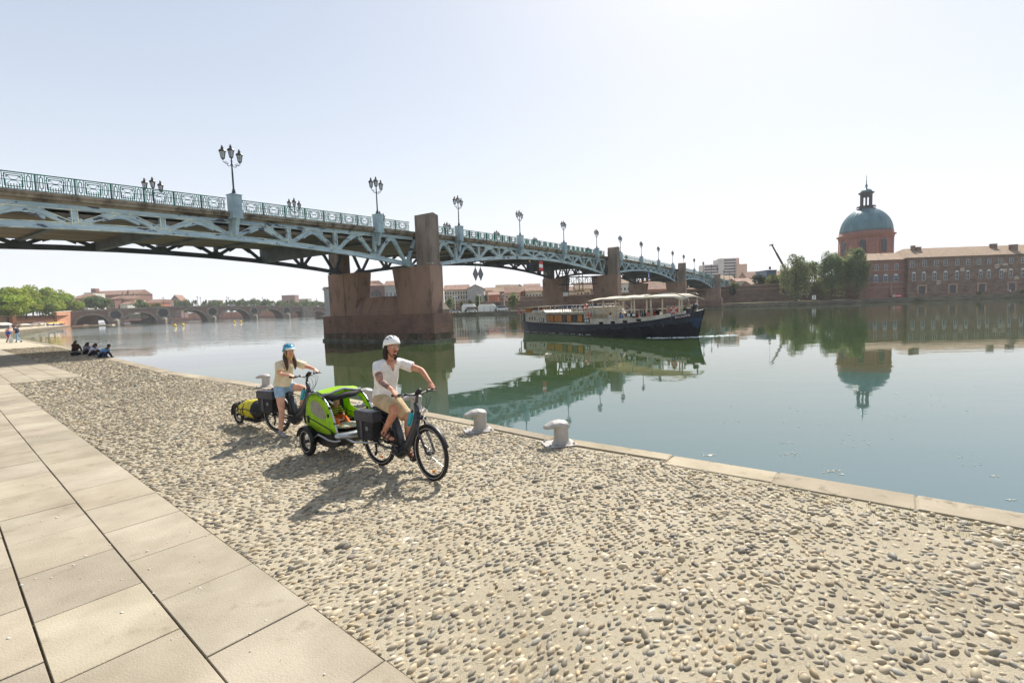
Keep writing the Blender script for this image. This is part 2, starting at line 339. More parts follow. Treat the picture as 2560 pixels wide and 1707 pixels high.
def pebbles(r0, r1, sp, sub, size, name):
    # stones set in slanting rows, elongated along the rows
    th0 = rad(38); e = np.array([cos(th0), sin(th0)]); f = np.array([-e[1], e[0]]); R_ = r1*1.75
    us = np.arange(-R_, R_, sp[0]); ws = np.arange(-R_, R_, sp[1]); u, w = np.meshgrid(us, ws)
    u = u+(np.arange(u.shape[0])[:, None] % 2)*sp[0]*.5+.35*np.sin(w*1.1); 
    u = (u+RNG.normal(0, sp[0]*.15, u.shape)).ravel(); w = (w+RNG.normal(0, sp[1]*.15, w.shape)+.10*np.sin(u.reshape(w.shape)*.9)).ravel()
    P = u[:, None]*e+w[:, None]*f
    d = np.hypot(P[:, 0], P[:, 1]); ok = (d >= r0) & (d < r1) & (P[:, 1] > -1.5)
    px = P[:, 0]/np.maximum(P[:, 1], .1); ok &= (P[:, 1] > .25*np.abs(P[:, 0])-3); P = P[ok]; P = P[(P[:, 0] > -46)]
    ok = (edge_dist(P) > np.where((P[:, 0] < 2.2) & (P[:, 0] > -4), .27, .44)) & ~in_paving(P); P = P[ok]
    # patchy gaps where the mortar has covered the stones
    g = np.sin(P[:, 0]*1.3+2*np.sin(P[:, 1]*.7))*np.cos(P[:, 1]*1.7+P[:, 0]*.6); P = P[(RNG.random(len(P)) > .06+.20*np.clip(g, 0, 1)+.14*np.clip((P[:, 0]-.5)/2.5, 0, 1))]
    n = len(P); bv, bf = ico(sub); k = len(bv)
    a = size*np.exp(RNG.normal(0, .17, n)); big = RNG.random(n) < .035; a = np.where(big, a*1.55, a); rt = np.clip((P[:, 0]-.3)/2.5, 0, 1)
    asp = RNG.uniform(.36, .66, n)+rt*.14; lo = RNG.random(n) < .5; asp = np.where(lo, asp*.75, asp); c = a*RNG.uniform(.5, .78, n)
    ang = rad(38)+.18*np.sin(P[:, 0]*.9+P[:, 1]*.6)+RNG.normal(0, 1, n)*(.20+.75*rt)
    lump = 1+RNG.normal(0, .085, (n, k)) if sub else 1+RNG.normal(0, .10, (n, k))
    X = bv[None, :, 0]*a[:, None]*lump; Y = bv[None, :, 1]*(a*asp)[:, None]*lump; Z = bv[None, :, 2]*c[:, None]
    tilt = RNG.normal(0, .22, n); Z = Z+X*np.sin(tilt)[:, None]
    ca, sa = np.cos(ang)[:, None], np.sin(ang)[:, None]
    VX = P[:, 0, None]+X*ca-Y*sa; VY = P[:, 1, None]+X*sa+Y*ca; VZ = QZ+(c*RNG.uniform(-.62, .02, n))[:, None]+Z
    VV = np.stack([VX, VY, VZ], -1).reshape(-1, 3); FF = (bf[None]+(np.arange(n)*k)[:, None, None]).reshape(-1, 3)
    col = PAL[RNG.choice(len(PAL), n, p=PW)]*RNG.uniform(.85, 1.15, (n, 1)); TI = np.repeat(col, len(bf), axis=0)
    if sub < 1: pass
    o = npmesh(name, VV, FF, M_peb, TI, smooth=sub > 0); return o, n
nn_ = 0
for r0, r1, sp, sub, sz, nm in ((0, 9.5, (.075, .045), 1, .0340, 'pebble_paving'), (9.5, 20, (.082, .050), 0, .040, 'pebble_paving_beyond'), (20, 62, (.13, .09), 0, .062, 'pebble_paving_far')):
    o, c_ = pebbles(r0, r1, sp, sub, sz, nm); nn_ += c_
    tag(o, 'rounded river pebbles set in mortar', None, None, 'stuff')
print('pebbles', nn_)

# specks and crumbs on the slabs
M_speck = mat('pale_speck', srgb(206, 202, 192), .9); mb = MB(); g = np.random.default_rng(3)
for _ in range(260):
    s_ = g.uniform(.5, 14); nn = c_cob-g.uniform(.02, 2.6); p = LN*nn+LD*s_; a = .006*g.uniform(.4, 1.8); mb.ell((p[0], p[1], QZ+.032), (a*g.uniform(.7, 2), a, .003), 5, 3)
tag(mb.build('paving_specks', M_speck), kind='stuff')
M_grass = mat('dry_grass', srgb(150, 142, 78), .9, col2=srgb(110, 122, 50), vs=3, transl=.3, tint=True); g = np.random.default_rng(4); V = []; FC = []; TI = []
for (px, py, n, sp_) in ((372, 985, 260, .30), (455, 938, 220, .35), (1415, 1150, 60, .16), (1250, 1090, 30, .12), (1900, 1210, 150, .25), (2200, 1270, 220, .30), (2060, 1240, 120, .25), (1700, 1168, 90, .25), (600, 1210, 20, .08), (2450, 1330, 120, .25)):
    c0 = atz(px, py, QZ)
    for _ in range(n):
        u, w_ = g.normal(0, sp_*2.2), g.normal(0, sp_*.6); p = c0+Q*u+QN*w_
        if edge_dist(np.array([[p[0], p[1]]]))[0] < .42: continue
        h = g.uniform(.015, .05); a = g.uniform(0, 6.28); wd = .003; d = V3(cos(a), sin(a), 0); b = len(V); tp = p+V3(g.normal(0, .02), g.normal(0, .02), h)
        V += [p-d*wd, p+d*wd, tp]; FC.append((b, b+1, b+2)); t_ = g.uniform(.7, 1.2); TI.append((t_, t_*g.uniform(.9, 1.1), t_*.8))
tag(npmesh('grass_tufts', V, FC, M_grass, np.array(TI)), kind='stuff')
# ================================================================ STEEL BRIDGE (local frame: x along the bridge, y across, z up)
M_steel = mat('pale_blue_paint', srgb(182, 204, 214), .55, col2=srgb(150, 174, 190), vs=.5, vlo=.35, vhi=.65, stretch=(1, 1, 3), col3=srgb(72, 80, 96), v3=(.9, .585, .60))
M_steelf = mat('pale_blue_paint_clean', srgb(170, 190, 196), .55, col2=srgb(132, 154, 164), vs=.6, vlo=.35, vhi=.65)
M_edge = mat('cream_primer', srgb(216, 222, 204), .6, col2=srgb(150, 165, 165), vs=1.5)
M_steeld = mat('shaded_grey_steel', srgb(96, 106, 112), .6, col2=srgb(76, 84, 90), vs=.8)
M_green = mat('rail_green', srgb(40, 124, 106), .7, col2=srgb(28, 96, 82), vs=2, spec=.1)
M_slabc = mat('deck_concrete', srgb(150, 140, 124), .9, col2=srgb(84, 76, 66), vs=.9, vlo=.42, vhi=.62, stretch=(1, 1, .5), col3=srgb(48, 42, 36), v3=(2.6, .6, .75), bump=(9, .4, .03))
M_soff = mat('soffit_concrete', srgb(150, 138, 122), .9, col2=srgb(118, 110, 98), vs=.5, stretch=(.4, 3, 1), bump=(6, .3, .02))
M_pierc = mat('pier_concrete', srgb(166, 136, 118), .9, col2=srgb(136, 112, 98), vs=.5, vlo=.3, vhi=.7, stretch=(1.3, 1.3, .55), col3=srgb(104, 88, 78), v3=(1.0, .56, .78), bump=(7, .35, .03))
M_towerc = mat('tower_concrete', srgb(146, 132, 120), .9, col2=srgb(114, 102, 92), vs=.6, vlo=.3, vhi=.7, stretch=(1.6, 1.6, .5), col3=srgb(98, 88, 80), v3=(1.1, .54, .78), bump=(7, .35, .03))
def brickmat(name, c1, c2, cm, sc=1., bw=.5, rh=.12):
    m = mat(name, c1, .9, col2=c2, vs=.4, vlo=.35, vhi=.65, col3=(.06, .055, .045), v3=(.7, .60, .8)); N = m.node_tree.nodes; L = m.node_tree.links
    b = [n for n in N if n.type == 'BSDF_PRINCIPLED'][0]; src = b.inputs['Base Color'].links[0].from_socket
    tc = N.new('ShaderNodeTexCoord'); sp = N.new('ShaderNodeSeparateXYZ'); L.new(tc.outputs['Object'], sp.inputs[0])
    ad = N.new('ShaderNodeMath'); L.new(sp.outputs[0], ad.inputs[0]); L.new(sp.outputs[1], ad.inputs[1])
    cb = N.new('ShaderNodeCombineXYZ'); L.new(ad.outputs[0], cb.inputs[0]); L.new(sp.outputs[2], cb.inputs[1])
    br = N.new('ShaderNodeTexBrick'); L.new(cb.outputs[0], br.inputs[0]); br.inputs['Scale'].default_value = sc; br.inputs['Brick Width'].default_value = bw; br.inputs['Row Height'].default_value = rh
    br.inputs['Mortar Size'].default_value = .012; br.inputs['Color1'].default_value = (.85, .85, .85, 1); br.inputs['Color2'].default_value = (1.12, 1.08, 1.05, 1); br.inputs['Mortar'].default_value = tuple(cm)+(1,)
    x = N.new('ShaderNodeMix'); x.data_type = 'RGBA'; x.blend_type = 'MULTIPLY'; x.inputs[0].default_value = 1; L.new(src, x.inputs[6]); L.new(br.outputs[0], x.inputs[7]); L.new(x.outputs[2], b.inputs['Base Color'])
    return m
M_pierb = brickmat('pier_brick', srgb(142, 112, 98), srgb(112, 92, 82), (1.4, 1.38, 1.3))
M_ledge = mat('wet_ledge', srgb(120, 118, 104), .6, col2=srgb(84, 86, 70), vs=.8); M_alg = mat('algae_stained_brick', srgb(112, 92, 78), .85, col2=srgb(76, 72, 56), vs=.9, stretch=(1, 1, .6), col3=srgb(150, 120, 104), v3=(2.2, .56, .7), bump=(9, .5, .03))
T0 = -14.6; SP = 52.8; TC = 38.78; TP = 38.2
def Zp(t): return 11.52+.0416*t-.000186*t*t
def chord_z(t):
    k = math.floor((t-(TC-SP))/SP); tc = TC-SP+SP*(k+.5); u = (t-tc)/(SP/2); return Zp(t)-3.12-1.95*u*u
BR = thing('bridge', 'long pale blue steel truss bridge on brick piers crossing the river', 'bridge', (0, 0, 0), math.atan2(BD[1], BD[0]))
PL = SP/12+.1  # 4.5 inside the span
PY = BP0
def truss(k, y, fine, m1, m2, name):
    a = TC+SP*(k-1); b = a+SP; mb = MB(); w0 = .30
    nodes = [a+1.9]+[a+6.15+4.5*i for i in range(10)]+[b-1.9]
    ts = list(np.linspace(a+1.0, b-1.0, 27 if fine else 15))
    # bottom chord
    def strip(zlo, zhi, yc, hw, tl):
        vs = []
        for t in tl: vs += [(t, yc-hw, zlo(t)), (t, yc+hw, zlo(t)), (t, yc+hw, zhi(t)), (t, yc-hw, zhi(t))]
        n = len(tl); fs = [(4*i+j, 4*i+(j+1) % 4, 4*i+4+(j+1) % 4, 4*i+4+j) for i in range(n-1) for j in range(4)]+[(3, 2, 1, 0), (4*n-4, 4*n-3, 4*n-2, 4*n-1)]
        mb.add(vs, fs, False)
    mb.cur = 0; strip(lambda t: chord_z(t), lambda t: chord_z(t)+.40, y, w0/2, ts)
    strip(lambda t: Zp(t)-2.02, lambda t: Zp(t)-1.72, y, w0/2, ts)
    if fine:
        mb.cur = 1
        for z_, zz in ((0, .05), (.36, .41)): strip(lambda t: chord_z(t)+z_, lambda t: chord_z(t)+zz, y-.175, .03, ts)
        strip(lambda t: Zp(t)-2.03, lambda t: Zp(t)-1.98, y-.175, .03, ts)
    apex = [(nodes[i]+nodes[i+1])/2 for i in range(11)]
    mw = .30 if fine else .27
    def member(p, q, w=mw):
        mb.cur = 0; mb.bar(p, q, w0-.06, w, (0, 0, 1) if abs(p[0]-q[0]) > .1 else (1, 0, 0))
        if fine:
            d = nrm(V3(*q)-V3(*p)); s_ = V3(-d[2], 0, d[0]); mb.cur = 1
            for sg in (-1, 1):
                o_ = s_*sg*(w/2-.025)+V3(0, -.15, 0); mb.bar(V3(*p)+o_, V3(*q)+o_, .05, .05, s_)
    for i, t in enumerate(nodes):
        zb = chord_z(t)+.3; zt = Zp(t)-1.9
        if 0 < i < 11: member((t, y, zb), (t, y, zt), .32)
        g = .42; mb.cur = 0
        mb.prism([(-g*1.9, 0), (g*1.9, 0), (g*.75, g*1.0), (-g*.75, g*1.0)], (t, y-w0/2+.02, zb-.05), (1, 0, 0), (0, 0, 1), (0, w0-.04, 0))
        for j in (i-1, i):
            if 0 <= j < 11:
                ta = apex[j]; za = Zp(ta)-2.05; sgn = 1 if ta > t else -1
                member((t+.22*sgn, y, zb+.05), (ta-.30*sgn, y, za+.06))
    for ta in apex:
        za = Zp(ta)-2.0; mb.cur = 0
        m_s = max(.25, (za-(chord_z(ta)+.45))/1.75); zf = lambda x: -.30-(m_s*x*x/.9 if abs(x) <= .45 else m_s*.225+m_s*(abs(x)-.45)); xe = .62 if m_s > .8 else .95
        mb.prism([(-xe, .02)]+[(x, zf(x)) for x in np.linspace(-xe, xe, 11)]+[(xe, .02)], (ta, y-w0/2+.02, za), (1, 0, 0), (0, 0, 1), (0, w0-.04, 0))
    mb.cur = 0
    for e, s_ in ((a+1.9, -1), (b-1.9, 1)):  # end strut up to the tower
        mb.bar((e, y, chord_z(e)+.3), (e+s_*1.3, y, Zp(e)-1.9), w0-.06, .3)
    return mb.build(name, [m1, m2], BR)
for k in range(5):
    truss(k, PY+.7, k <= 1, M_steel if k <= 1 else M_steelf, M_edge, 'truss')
    truss(k, PY+12.6, False, M_steeld, M_steeld, 'truss')  # far truss in darker grey: its shade is put into the colour
# decks
ts = list(np.arange(TC-SP-8, TC+4*SP+14, 3.3))
def decks(name, y0, y1, z0, z1, m, tl=ts, lip=None):
    mb = MB(); vs = []
    for t in tl: vs += [(t, PY+y0, Zp(t)+z0), (t, PY+y1, Zp(t)+z0), (t, PY+y1, Zp(t)+z1), (t, PY+y0, Zp(t)+z1)]
    n = len(tl); mb.add(vs, [(4*i+j, 4*i+(j+1) % 4, 4*i+4+(j+1) % 4, 4*i+4+j) for i in range(n-1) for j in range(4)]+[(3, 2, 1, 0), (4*n-4, 4*n-3, 4*n-2, 4*n-1)], False)
    if lip:
        for (a, b, c, d) in lip:
            vs = []
            for t in tl: vs += [(t, PY+a, Zp(t)+c), (t, PY+b, Zp(t)+c), (t, PY+b, Zp(t)+d), (t, PY+a, Zp(t)+d)]
            mb.add(vs, [(4*i+j, 4*i+(j+1) % 4, 4*i+4+(j+1) % 4, 4*i+4+j) for i in range(n-1) for j in range(4)], False)
    return mb.build(name, m, BR)
decks('footway_slab', .12, 13.2, -1.58, -1.25, M_slabc, lip=[(.45, 12.9, -1.715, -1.585), (.02, .5, -1.40, -1.24), (12.8, 13.3, -1.40, -1.24)])
decks('roadway_slab', .95, 12.35, -2.42, -2.15, M_soff)
mb = MB()
for k in range(5):
    for i in range(10):
        t = TC+SP*(k-1)+6.15+4.5*i; dz = Zp(t)-2.41
        mb.fr((0, 0, 0), (1, 0, 0), (0, 1, 0), (0, 0, 1), t-.15, t+.15, PY+.86, PY+12.44, dz-.2, dz)
        if i in (2, 5, 8):
            mb.box(t-.2, t+.2, PY+.87, PY+12.43, chord_z(t)+.02, dz)
        mb.fr((0, 0, 0), (1, 0, 0), (0, 1, 0), (0, 0, 1), t-.1, t+.1, PY+.9, PY+12.4, Zp(t)-2.1, Zp(t)-1.72)
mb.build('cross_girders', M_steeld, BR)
# lamps & pedestals positions
LT = [TC-SP-6.15+0*1]; LT = []
for k in range(5):
    a = TC+SP*(k-1); LT += [a+6.15+13.5*i for i in range(4)]
LT = [t for t in LT if t > 8] 
# railings: one per bay
def railing(t0, t1, y, fine):
    mb = MB(); n = max(2, round((t1-t0)/1.69)); zt = lambda t: Zp(t)-.28; zb = lambda t: Zp(t)-1.25
    for i in range(n):
        a = t0+(t1-t0)*i/n; b = t0+(t1-t0)*(i+1)/n; m_ = (a+b)/2; w = b-a
        P = lambda x, f: (a+w*x, PY+y, zb(a+w*x)+(zt(a+w*x)-zb(a+w*x))*f)
        mb.bar(P(0, 1), P(1, 1), .07, .05); mb.bar(P(0, .09), P(1, .09), .035, .035); mb.bar(P(0, .56), P(1, .56), .03, .03)
        mb.bar(P(0, 0), P(0, 1), .09, .05, (1, 0, 0)); mb.bar(P(.035, 0), P(.035, 1), .03, .02, (1, 0, 0))
        if fine:
            B = lambda x0, f0, x1, f1, q=.034: mb.bar(P(x0, f0), P(x1, f1), q, q, (0, 1, 0))
            for s_ in (0, 1):
                X = (lambda x: x) if not s_ else (lambda x: 1-x)
                for x in (.07, .24): B(X(x), 0, X(x), 1, .03)
                for x0, f0, x1, f1 in ((.11, .25, .11, .85), (.19, .25, .19, .85), (.11, .25, .19, .25), (.11, .85, .19, .85), (.15, .85, .15, 1), (.15, .09, .15, .25)): B(X(x0), f0, X(x1), f1)
                B(X(.29), .22, X(.29), .9); B(X(.24), .72, X(.29), .72); B(X(.34), .78, X(.40), .78); B(X(.34), .66, X(.34), .78)
                for x in (.31, .37, .43): B(X(x), .09, X(x), .36 if x > .35 else .56)
                B(X(.29), .88, X(.46), .57, .02); B(X(.29), .24, X(.46), .55, .02)
            B(.29, .9, .71, .9); B(.29, .22, .71, .22); B(.34, .80, .66, .80); B(.5, .09, .5, .36)
            mb.prism([(-.1, 0), (-.05, .035), (.05, .035), (.1, 0), (.05, -.035), (-.05, -.035)], P(.5, .56), (1, 0, 0), (0, 0, 1), (0, .04, 0))
        else:
            for x in (.2, .35, .65, .8): mb.bar(P(x, 0), P(x, 1), .028, .028, (1, 0, 0))
            mb.prism([(-.22, 0), (0, .28), (.22, 0), (0, -.28)], P(.5, .5), (1, 0, 0), (0, 0, 1), (0, .03, 0))
    return mb.build('railing', M_green, BR)
tp = [TC+SP*(k-1) for k in range(6)]
def bays():
    st = sorted([(t, .47) for t in LT]+[(TP+SP*k, 1.1) for k in range(4)]+[(TC-SP-8, 0), (TC+4*SP+14, 0)])
    for (a, wa), (b, wb) in zip(st, st[1:]): yield a+wa, b-wb
for a, b in bays():
    if b-a > .8: railing(a, b, .28, b < 95); railing(a, b, 13.05, False)
for t in LT:
    for y, s_ in ((0, 1), (13.3, -1)):
        mb = MB(); z = Zp(t); o_ = (t, PY+y, z)
        fr = lambda *a: mb.fr(o_, (1, 0, 0), (0, s_, 0), (0, 0, 1), *a)
        fr(-.36, .36, -.36, .36, -1.68, -.06); fr(-.40, .40, -.40, .40, -.06, 0); fr(-.41, .41, -.41, .38, -1.74, -1.68)
        for q in (-.30, .04): pass
        fr(-.27, .27, -.38, -.36, -.85, -.16); fr(-.27, .27, -.38, -.36, -1.55, -.95)
        mb.prism([(-.40, -1.74), (.30, -1.74), (.30, -2.2), (.12, -2.95), (-.02, -2.95), (-.12, -2.35)], (t-.13, PY+y, z), (0, s_, 0), (0, 0, 1), (.26, 0, 0))
        mb.build('pedestal', M_steelf, BR)
# piers
def pier(k):
    t = TP+SP*k; zt = Zp(TC+SP*k)
    mb = MB(); W = 1.5
    for y0, y1, w, z0, z1 in ((-2.9, 15.2, W, -2, 2.92), (-2.86, 15.16, W-.05, 2.92, 2.97)): mb.box(t-w, t+w, PY+y0, PY+y1, z0, z1)
    base = mb.build('pier', M_pierb, BR)
    mb = MB(); mb.box(t-W-.14, t+W+.14, PY-3.04, PY+15.34, -2, .26); mb.build('waterline_ledge', M_ledge, base)
    mb = MB(); mb.box(t-W-.012, t+W+.012, PY-2.912, PY+15.212, .26, .95); mb.build('algae_band', M_alg, base)
    for s_, yo in ((1, 0), (-1, 12.3)):
        o_ = V3(t, PY+yo, 0); a, b = (1, 0, 0), (0, s_, 0)
        sb = MB()
        top = chord_z(TC+SP*k-1.9)-.05
        # shaft with a flank that widens to the top
        for (x0, x1) in ((-.95, .95),):
            sb.prism([(-2.2, 2.97), (2.6, 2.97), (2.6, 4.3), (2.75, 4.32), (3.35, top), (-2.2, top)], o_+V3(x0, 0, 0), b, (0, 0, 1), (x1-x0, 0, 0))
        sb.fr(o_, a, b, (0, 0, 1), -1.0, 1.0, 1.1, 2.72, 2.97, 4.28)
        sb.fr(o_, a, b, (0, 0, 1), -1.02, -.9, 1.75, 2.0, 3.25, 3.85)
        sb.fr(o_, a, b, (0, 0, 1), -.99, -.93, .6, .72, 2.98, top-.1)
        sb.build('pier_shaft', M_pierc, base)
        tb = MB(); th = zt+.45
        tb.fr(o_, a, b, (0, 0, 1), -.80, .80, -2.05, -.2, top, th-.12)
        tb.prism([(-.82, 0), (.82, 0), (0.0, .22)], o_+V3(0, -2.07*s_, th-.12), a, (0, 0, 1), (0, s_*1.89, 0))
        for x0, x1 in ((-.62, -.58), (.58, .62)): tb.fr(o_, a, b, (0, 0, 1), x0, x1, -2.085, -2.05, top+.3, th-.35)
        tb.fr(o_, a, b, (0, 0, 1), -.62, .62, -2.085, -2.05, th-.39, th-.35)
        tb.fr(o_, a, b, (0, 0, 1), -.835, -.80, -1.85, -1.80, top+.3, th-.35); tb.fr(o_, a, b, (0, 0, 1), -.835, -.80, -.42, -.37, top+.3, th-.35)
        tb.build('tower', M_towerc, base)
        cb = MB()
        cb.fr(o_, a, b, (0, 0, 1), .05, 1.15, -2.78, -2.22, 2.97, 3.35)
        cb.add([o_+V3(x, s_*y, z) for x, y, z in ((.05, -2.8, 3.35), (1.15, -2.8, 3.35), (1.15, -2.2, 3.35), (.05, -2.2, 3.35), (.6, -2.3, 4.35))], [(0, 1, 4), (1, 2, 4), (2, 3, 4), (3, 0, 4)])
        cb.build('cutwater_cap', M_towerc, base)
    sb = MB(); sb.prism([(-1.2, 2.97), (1.2, 2.97), (1.2, 3.35), (.35, 5.0), (-.35, 5.0), (-1.2, 3.35)], (t, PY+2.7, 0), (1, 0, 0), (0, 0, 1), (0, 6.9, 0))
    for q in range(4):
        y = PY+3.6+q*1.7; sb.prism([(-1.25, 3.3), (-.4, 5.0), (-.36, 5.05), (-1.21, 3.35)], (t, y, 0), (1, 0, 0), (0, 0, 1), (0, .10, 0))
    sb.build('saddle_wall', M_pierc, base)
for k in range(-1, 4):
    if k == -1: continue
    pier(k)
mb = MB(); mb.box(TC-SP-9, TC-SP+1, PY-1, PY+14.5, 0, 8.2); mb.build('abutment', M_pierb, BR)
mb = MB(); mb.box(TC+SP*4-3.5, TC+SP*4+14, PY-1.5, PY+15, 0, Zp(TC+SP*4)-4.2); mb.build('abutment', M_pierb, BR)
# street lamps
M_iron = mat('lamp_iron', srgb(44, 56, 66), .45, metal=.2); M_irond = mat('lamp_dark_iron', srgb(36, 34, 36), .45)
M_glass = mat('lamp_glass', srgb(205, 212, 214), .15, trans=.55, alpha=1, spec=.5)
def lantern(par, x, y, z):
    lb = MB()
    lb.lathe([(.10, 0), (.13, .03), (.06, .05)], (x, y, z), 6, sm=False); 
    for k in range(6):
        a0 = 2*PI*k/6; lb.bar((x+.125*cos(a0), y+.125*sin(a0), z+.03), (x+.21*cos(a0), y+.21*sin(a0), z+.5), .025, .025)
    lb.lathe([(.235, .50), (.26, .54), (.18, .64), (.08, .70), (.08, .76), (.115, .78), (.04, .84), (.07, .90), (.02, .95)], (x, y, z), 8, sm=False)
    lb.lathe([(.02, -.12), (.05, -.05), (.06, 0.0)], (x, y, z), 6)
    la = lb.build('lantern', M_irond, par)
    g = MB(); g.lathe([(.105, .04), (.19, .49)], (x, y, z), 6, sm=False); g.build('pane', M_glass, la)
def make_lamp():
    t = thing('street_lamp', 'x', 'street lamp'); mb = MB()
    mb.lathe([(.20, 0), (.20, .05), (.12, .10), (.15, .18), (.09, .28), (.11, .34), (.065, .42), (.06, 1.4), (.045, 2.35), (.075, 2.38), (.04, 2.45), (.035, 2.6)], (0, 0, 0), 10)
    mb.build('pole', M_iron, t)
    for s_ in (-1, 1):
        for ax in ((1, 0),):
            ab = MB(); pts = [(s_*x*ax[0], s_*x*ax[1], z) for x, z in ((.03, 2.2), (.12, 2.02), (.25, 1.98), (.33, 2.1), (.28, 2.2), (.22, 2.14))]
            ab.tube(pts, .022, 6); ab.tube([(s_*.25, 0, 1.98), (s_*.38, 0, 2.16), (s_*.52, 0, 2.2), (s_*.62, 0, 2.25)], .024, 6)
            ab.tube([(s_*.30, 0, 2.2), (s_*.42, 0, 2.3), (s_*.50, 0, 2.2), (s_*.44, 0, 2.12)], .016, 5); ab.build('arm', M_iron, t)
        lantern(t, s_*.60, 0, 2.42)
    lantern(t, 0, 0, 2.62)
    return t
NUMW = ['zeroth', 'first', 'second', 'third', 'fourth', 'fifth', 'sixth', 'seventh', 'eighth', 'ninth', 'tenth', 'eleventh', 'twelfth', 'thirteenth', 'fourteenth', 'fifteenth', 'sixteenth', 'seventeenth', 'eighteenth']
lamp0 = make_lamp(); used = False
rzb = math.atan2(BD[1], BD[0])
vis = LT
for i, t in enumerate(LT):
    for side in (0, 1):
        o = lamp0 if not used else dup(lamp0); used = True
        p = BD*t+BN*(BP0+(0 if side == 0 else 13.3)); o.location = (p[0], p[1], Zp(t)+.002); o.rotation_euler = (0, 0, rzb)
        lab = ('ornate iron lamp on the near railing, %s from the left' % NUMW[i+1]) if side == 0 else ('ornate iron lamp rising behind the far railing, %s from the left' % NUMW[i+1])
        tag(o, lab, 'street lamp', 'ornate lamps along the bridge railings')
# hanging navigation signs
def nsign(name, label, pts, draw, off=.2):
    t, z = pts; p = BD*t+BN*(BP0+off); o = thing(name, label, 'sign', (p[0], p[1], z), rzb); draw(o); return o
M_white = mat('white_enamel', srgb(225, 225, 222), .5); M_red = mat('red_enamel', srgb(190, 30, 40), .5); M_blue = mat('blue_enamel', srgb(30, 80, 160), .5); M_greyb = mat('sign_back_grey', srgb(110, 114, 116), .6)
def diam(o):
    mb = MB(); mb.prism([(0, 0), (.55, .85), (0, 1.7), (-.55, .85)], (0, 0, -1.7), (1, 0, 0), (0, 0, 1), (0, .06, 0)); mb.build('panel', M_greyb, o)
    mb = MB(); mb.bar((0, .03, 0), (0, .03, 1.0), .05, .05, (1, 0, 0)); mb.build('hanger', M_steeld, o)
for i, (x, y) in enumerate(((1188.6, 668), (1201.4, 668))):
    nsign('navigation_sign', '%s of two grey diamond boards hanging under the bridge' % ('left' if i == 0 else 'right'), onbr(x, y, .2), diam)['group'] = 'grey diamond boards under the bridge'
def rws(o):
    for z0, z1, m in ((-.45, 0, M_red), (-.98, -.45, M_white), (-1.45, -.98, M_red)):
        mb = MB(); mb.box(-.55, .55, 0, .06, z0, z1-.002); mb.build('panel', m, o)
    mb = MB(); [mb.bar((x, .03, 0), (x, .03, .8), .05, .05, (1, 0, 0)) for x in (-.45, .45)]; mb.build('hanger', M_steeld, o)
nsign('navigation_sign', 'red and white striped board hanging under the bridge', onbr(1352.5, 653, .2), rws)
def bls(o):
    mb = MB(); mb.box(-.6, .6, 0, .06, -1.6, 0); mb.build('panel', M_blue, o)
    mb = MB(); mb.box(-.18, .18, -.02, -.003, -1.2, -.4); mb.build('symbol', M_white, o)
    mb = MB(); mb.bar((0, .03, 0), (0, .03, .9), .05, .05, (1, 0, 0)); mb.build('hanger', M_steeld, o)
nsign('navigation_sign', 'blue board hanging under the third span of the bridge', onbr(1621.9, 681, .2), bls)
def lt(o):
    mb = MB(); mb.box(-.15, .15, -.1, .1, -.3, 0); mb.build('lamp_housing', M_irond, o)
    mb = MB(); mb.lathe([(.0, -.62), (.13, -.55), (.13, -.32)], (0, 0, 0), 8); mb.build('lens', mat('lens_blue', srgb(40, 40, 190), .3), o)
    mb = MB(); mb.lathe([(.13, 0.02), (.10, .2), (0, .22)], (0, 0, 0), 8); mb.build('top_lens', mat('lens_yellow', srgb(230, 190, 40), .3), o)
nsign('navigation_light', 'small blue and yellow signal light under the bridge', onbr(1324, 655, .2), lt)
# maintenance gantry under the second span
gx = aty(1445, 700, 91); G = thing('gantry', 'dark lattice scaffold hanging under the second span of the bridge', 'scaffold', (gx[0], gx[1], 0), rad(6))
mb = MB(); L_ = 3.6
for y in (0, 1.2):
    for z in (7.1, 8.5): mb.bar((-L_, y, z), (L_, y, z+ .0), .12, .12)
    for i in range(9):
        x = -L_+i*.9; mb.bar((x, y, 7.1), (x, y, 8.5), .07, .07, (1, 0, 0))
        if i < 8: mb.bar((x, y, 7.1 if i % 2 else 8.5), (x+.9, y, 8.5 if i % 2 else 7.1), .06, .06)
mb.build('lattice_beam', M_irond, G)
mb = MB()
for x in (-2.8, -2.1, .35, 1.05):
    mb.bar((x, .6, 5.9), (x, .6, 10.2), .12, .12, (1, 0, 0))
for z in (9.2, 9.7): mb.bar((-3.2, .6, z), (3.2, .6, z), .1, .1)
for i in range(8): mb.bar((-3+.8*i, .6, 9.2), (-2.6+.8*i, .6, 9.7), .05, .05)
mb.build('hanger', M_irond, G)
mb = MB(); mb.box(-2.9, 1.2, .1, 1.1, 5.75, 5.88); 
mb.build('platform', M_irond, G)
mb = MB(); mb.box(-2.7, -1.9, .3, .9, 5.0, 5.75); mb.build('cabin', M_white, G)
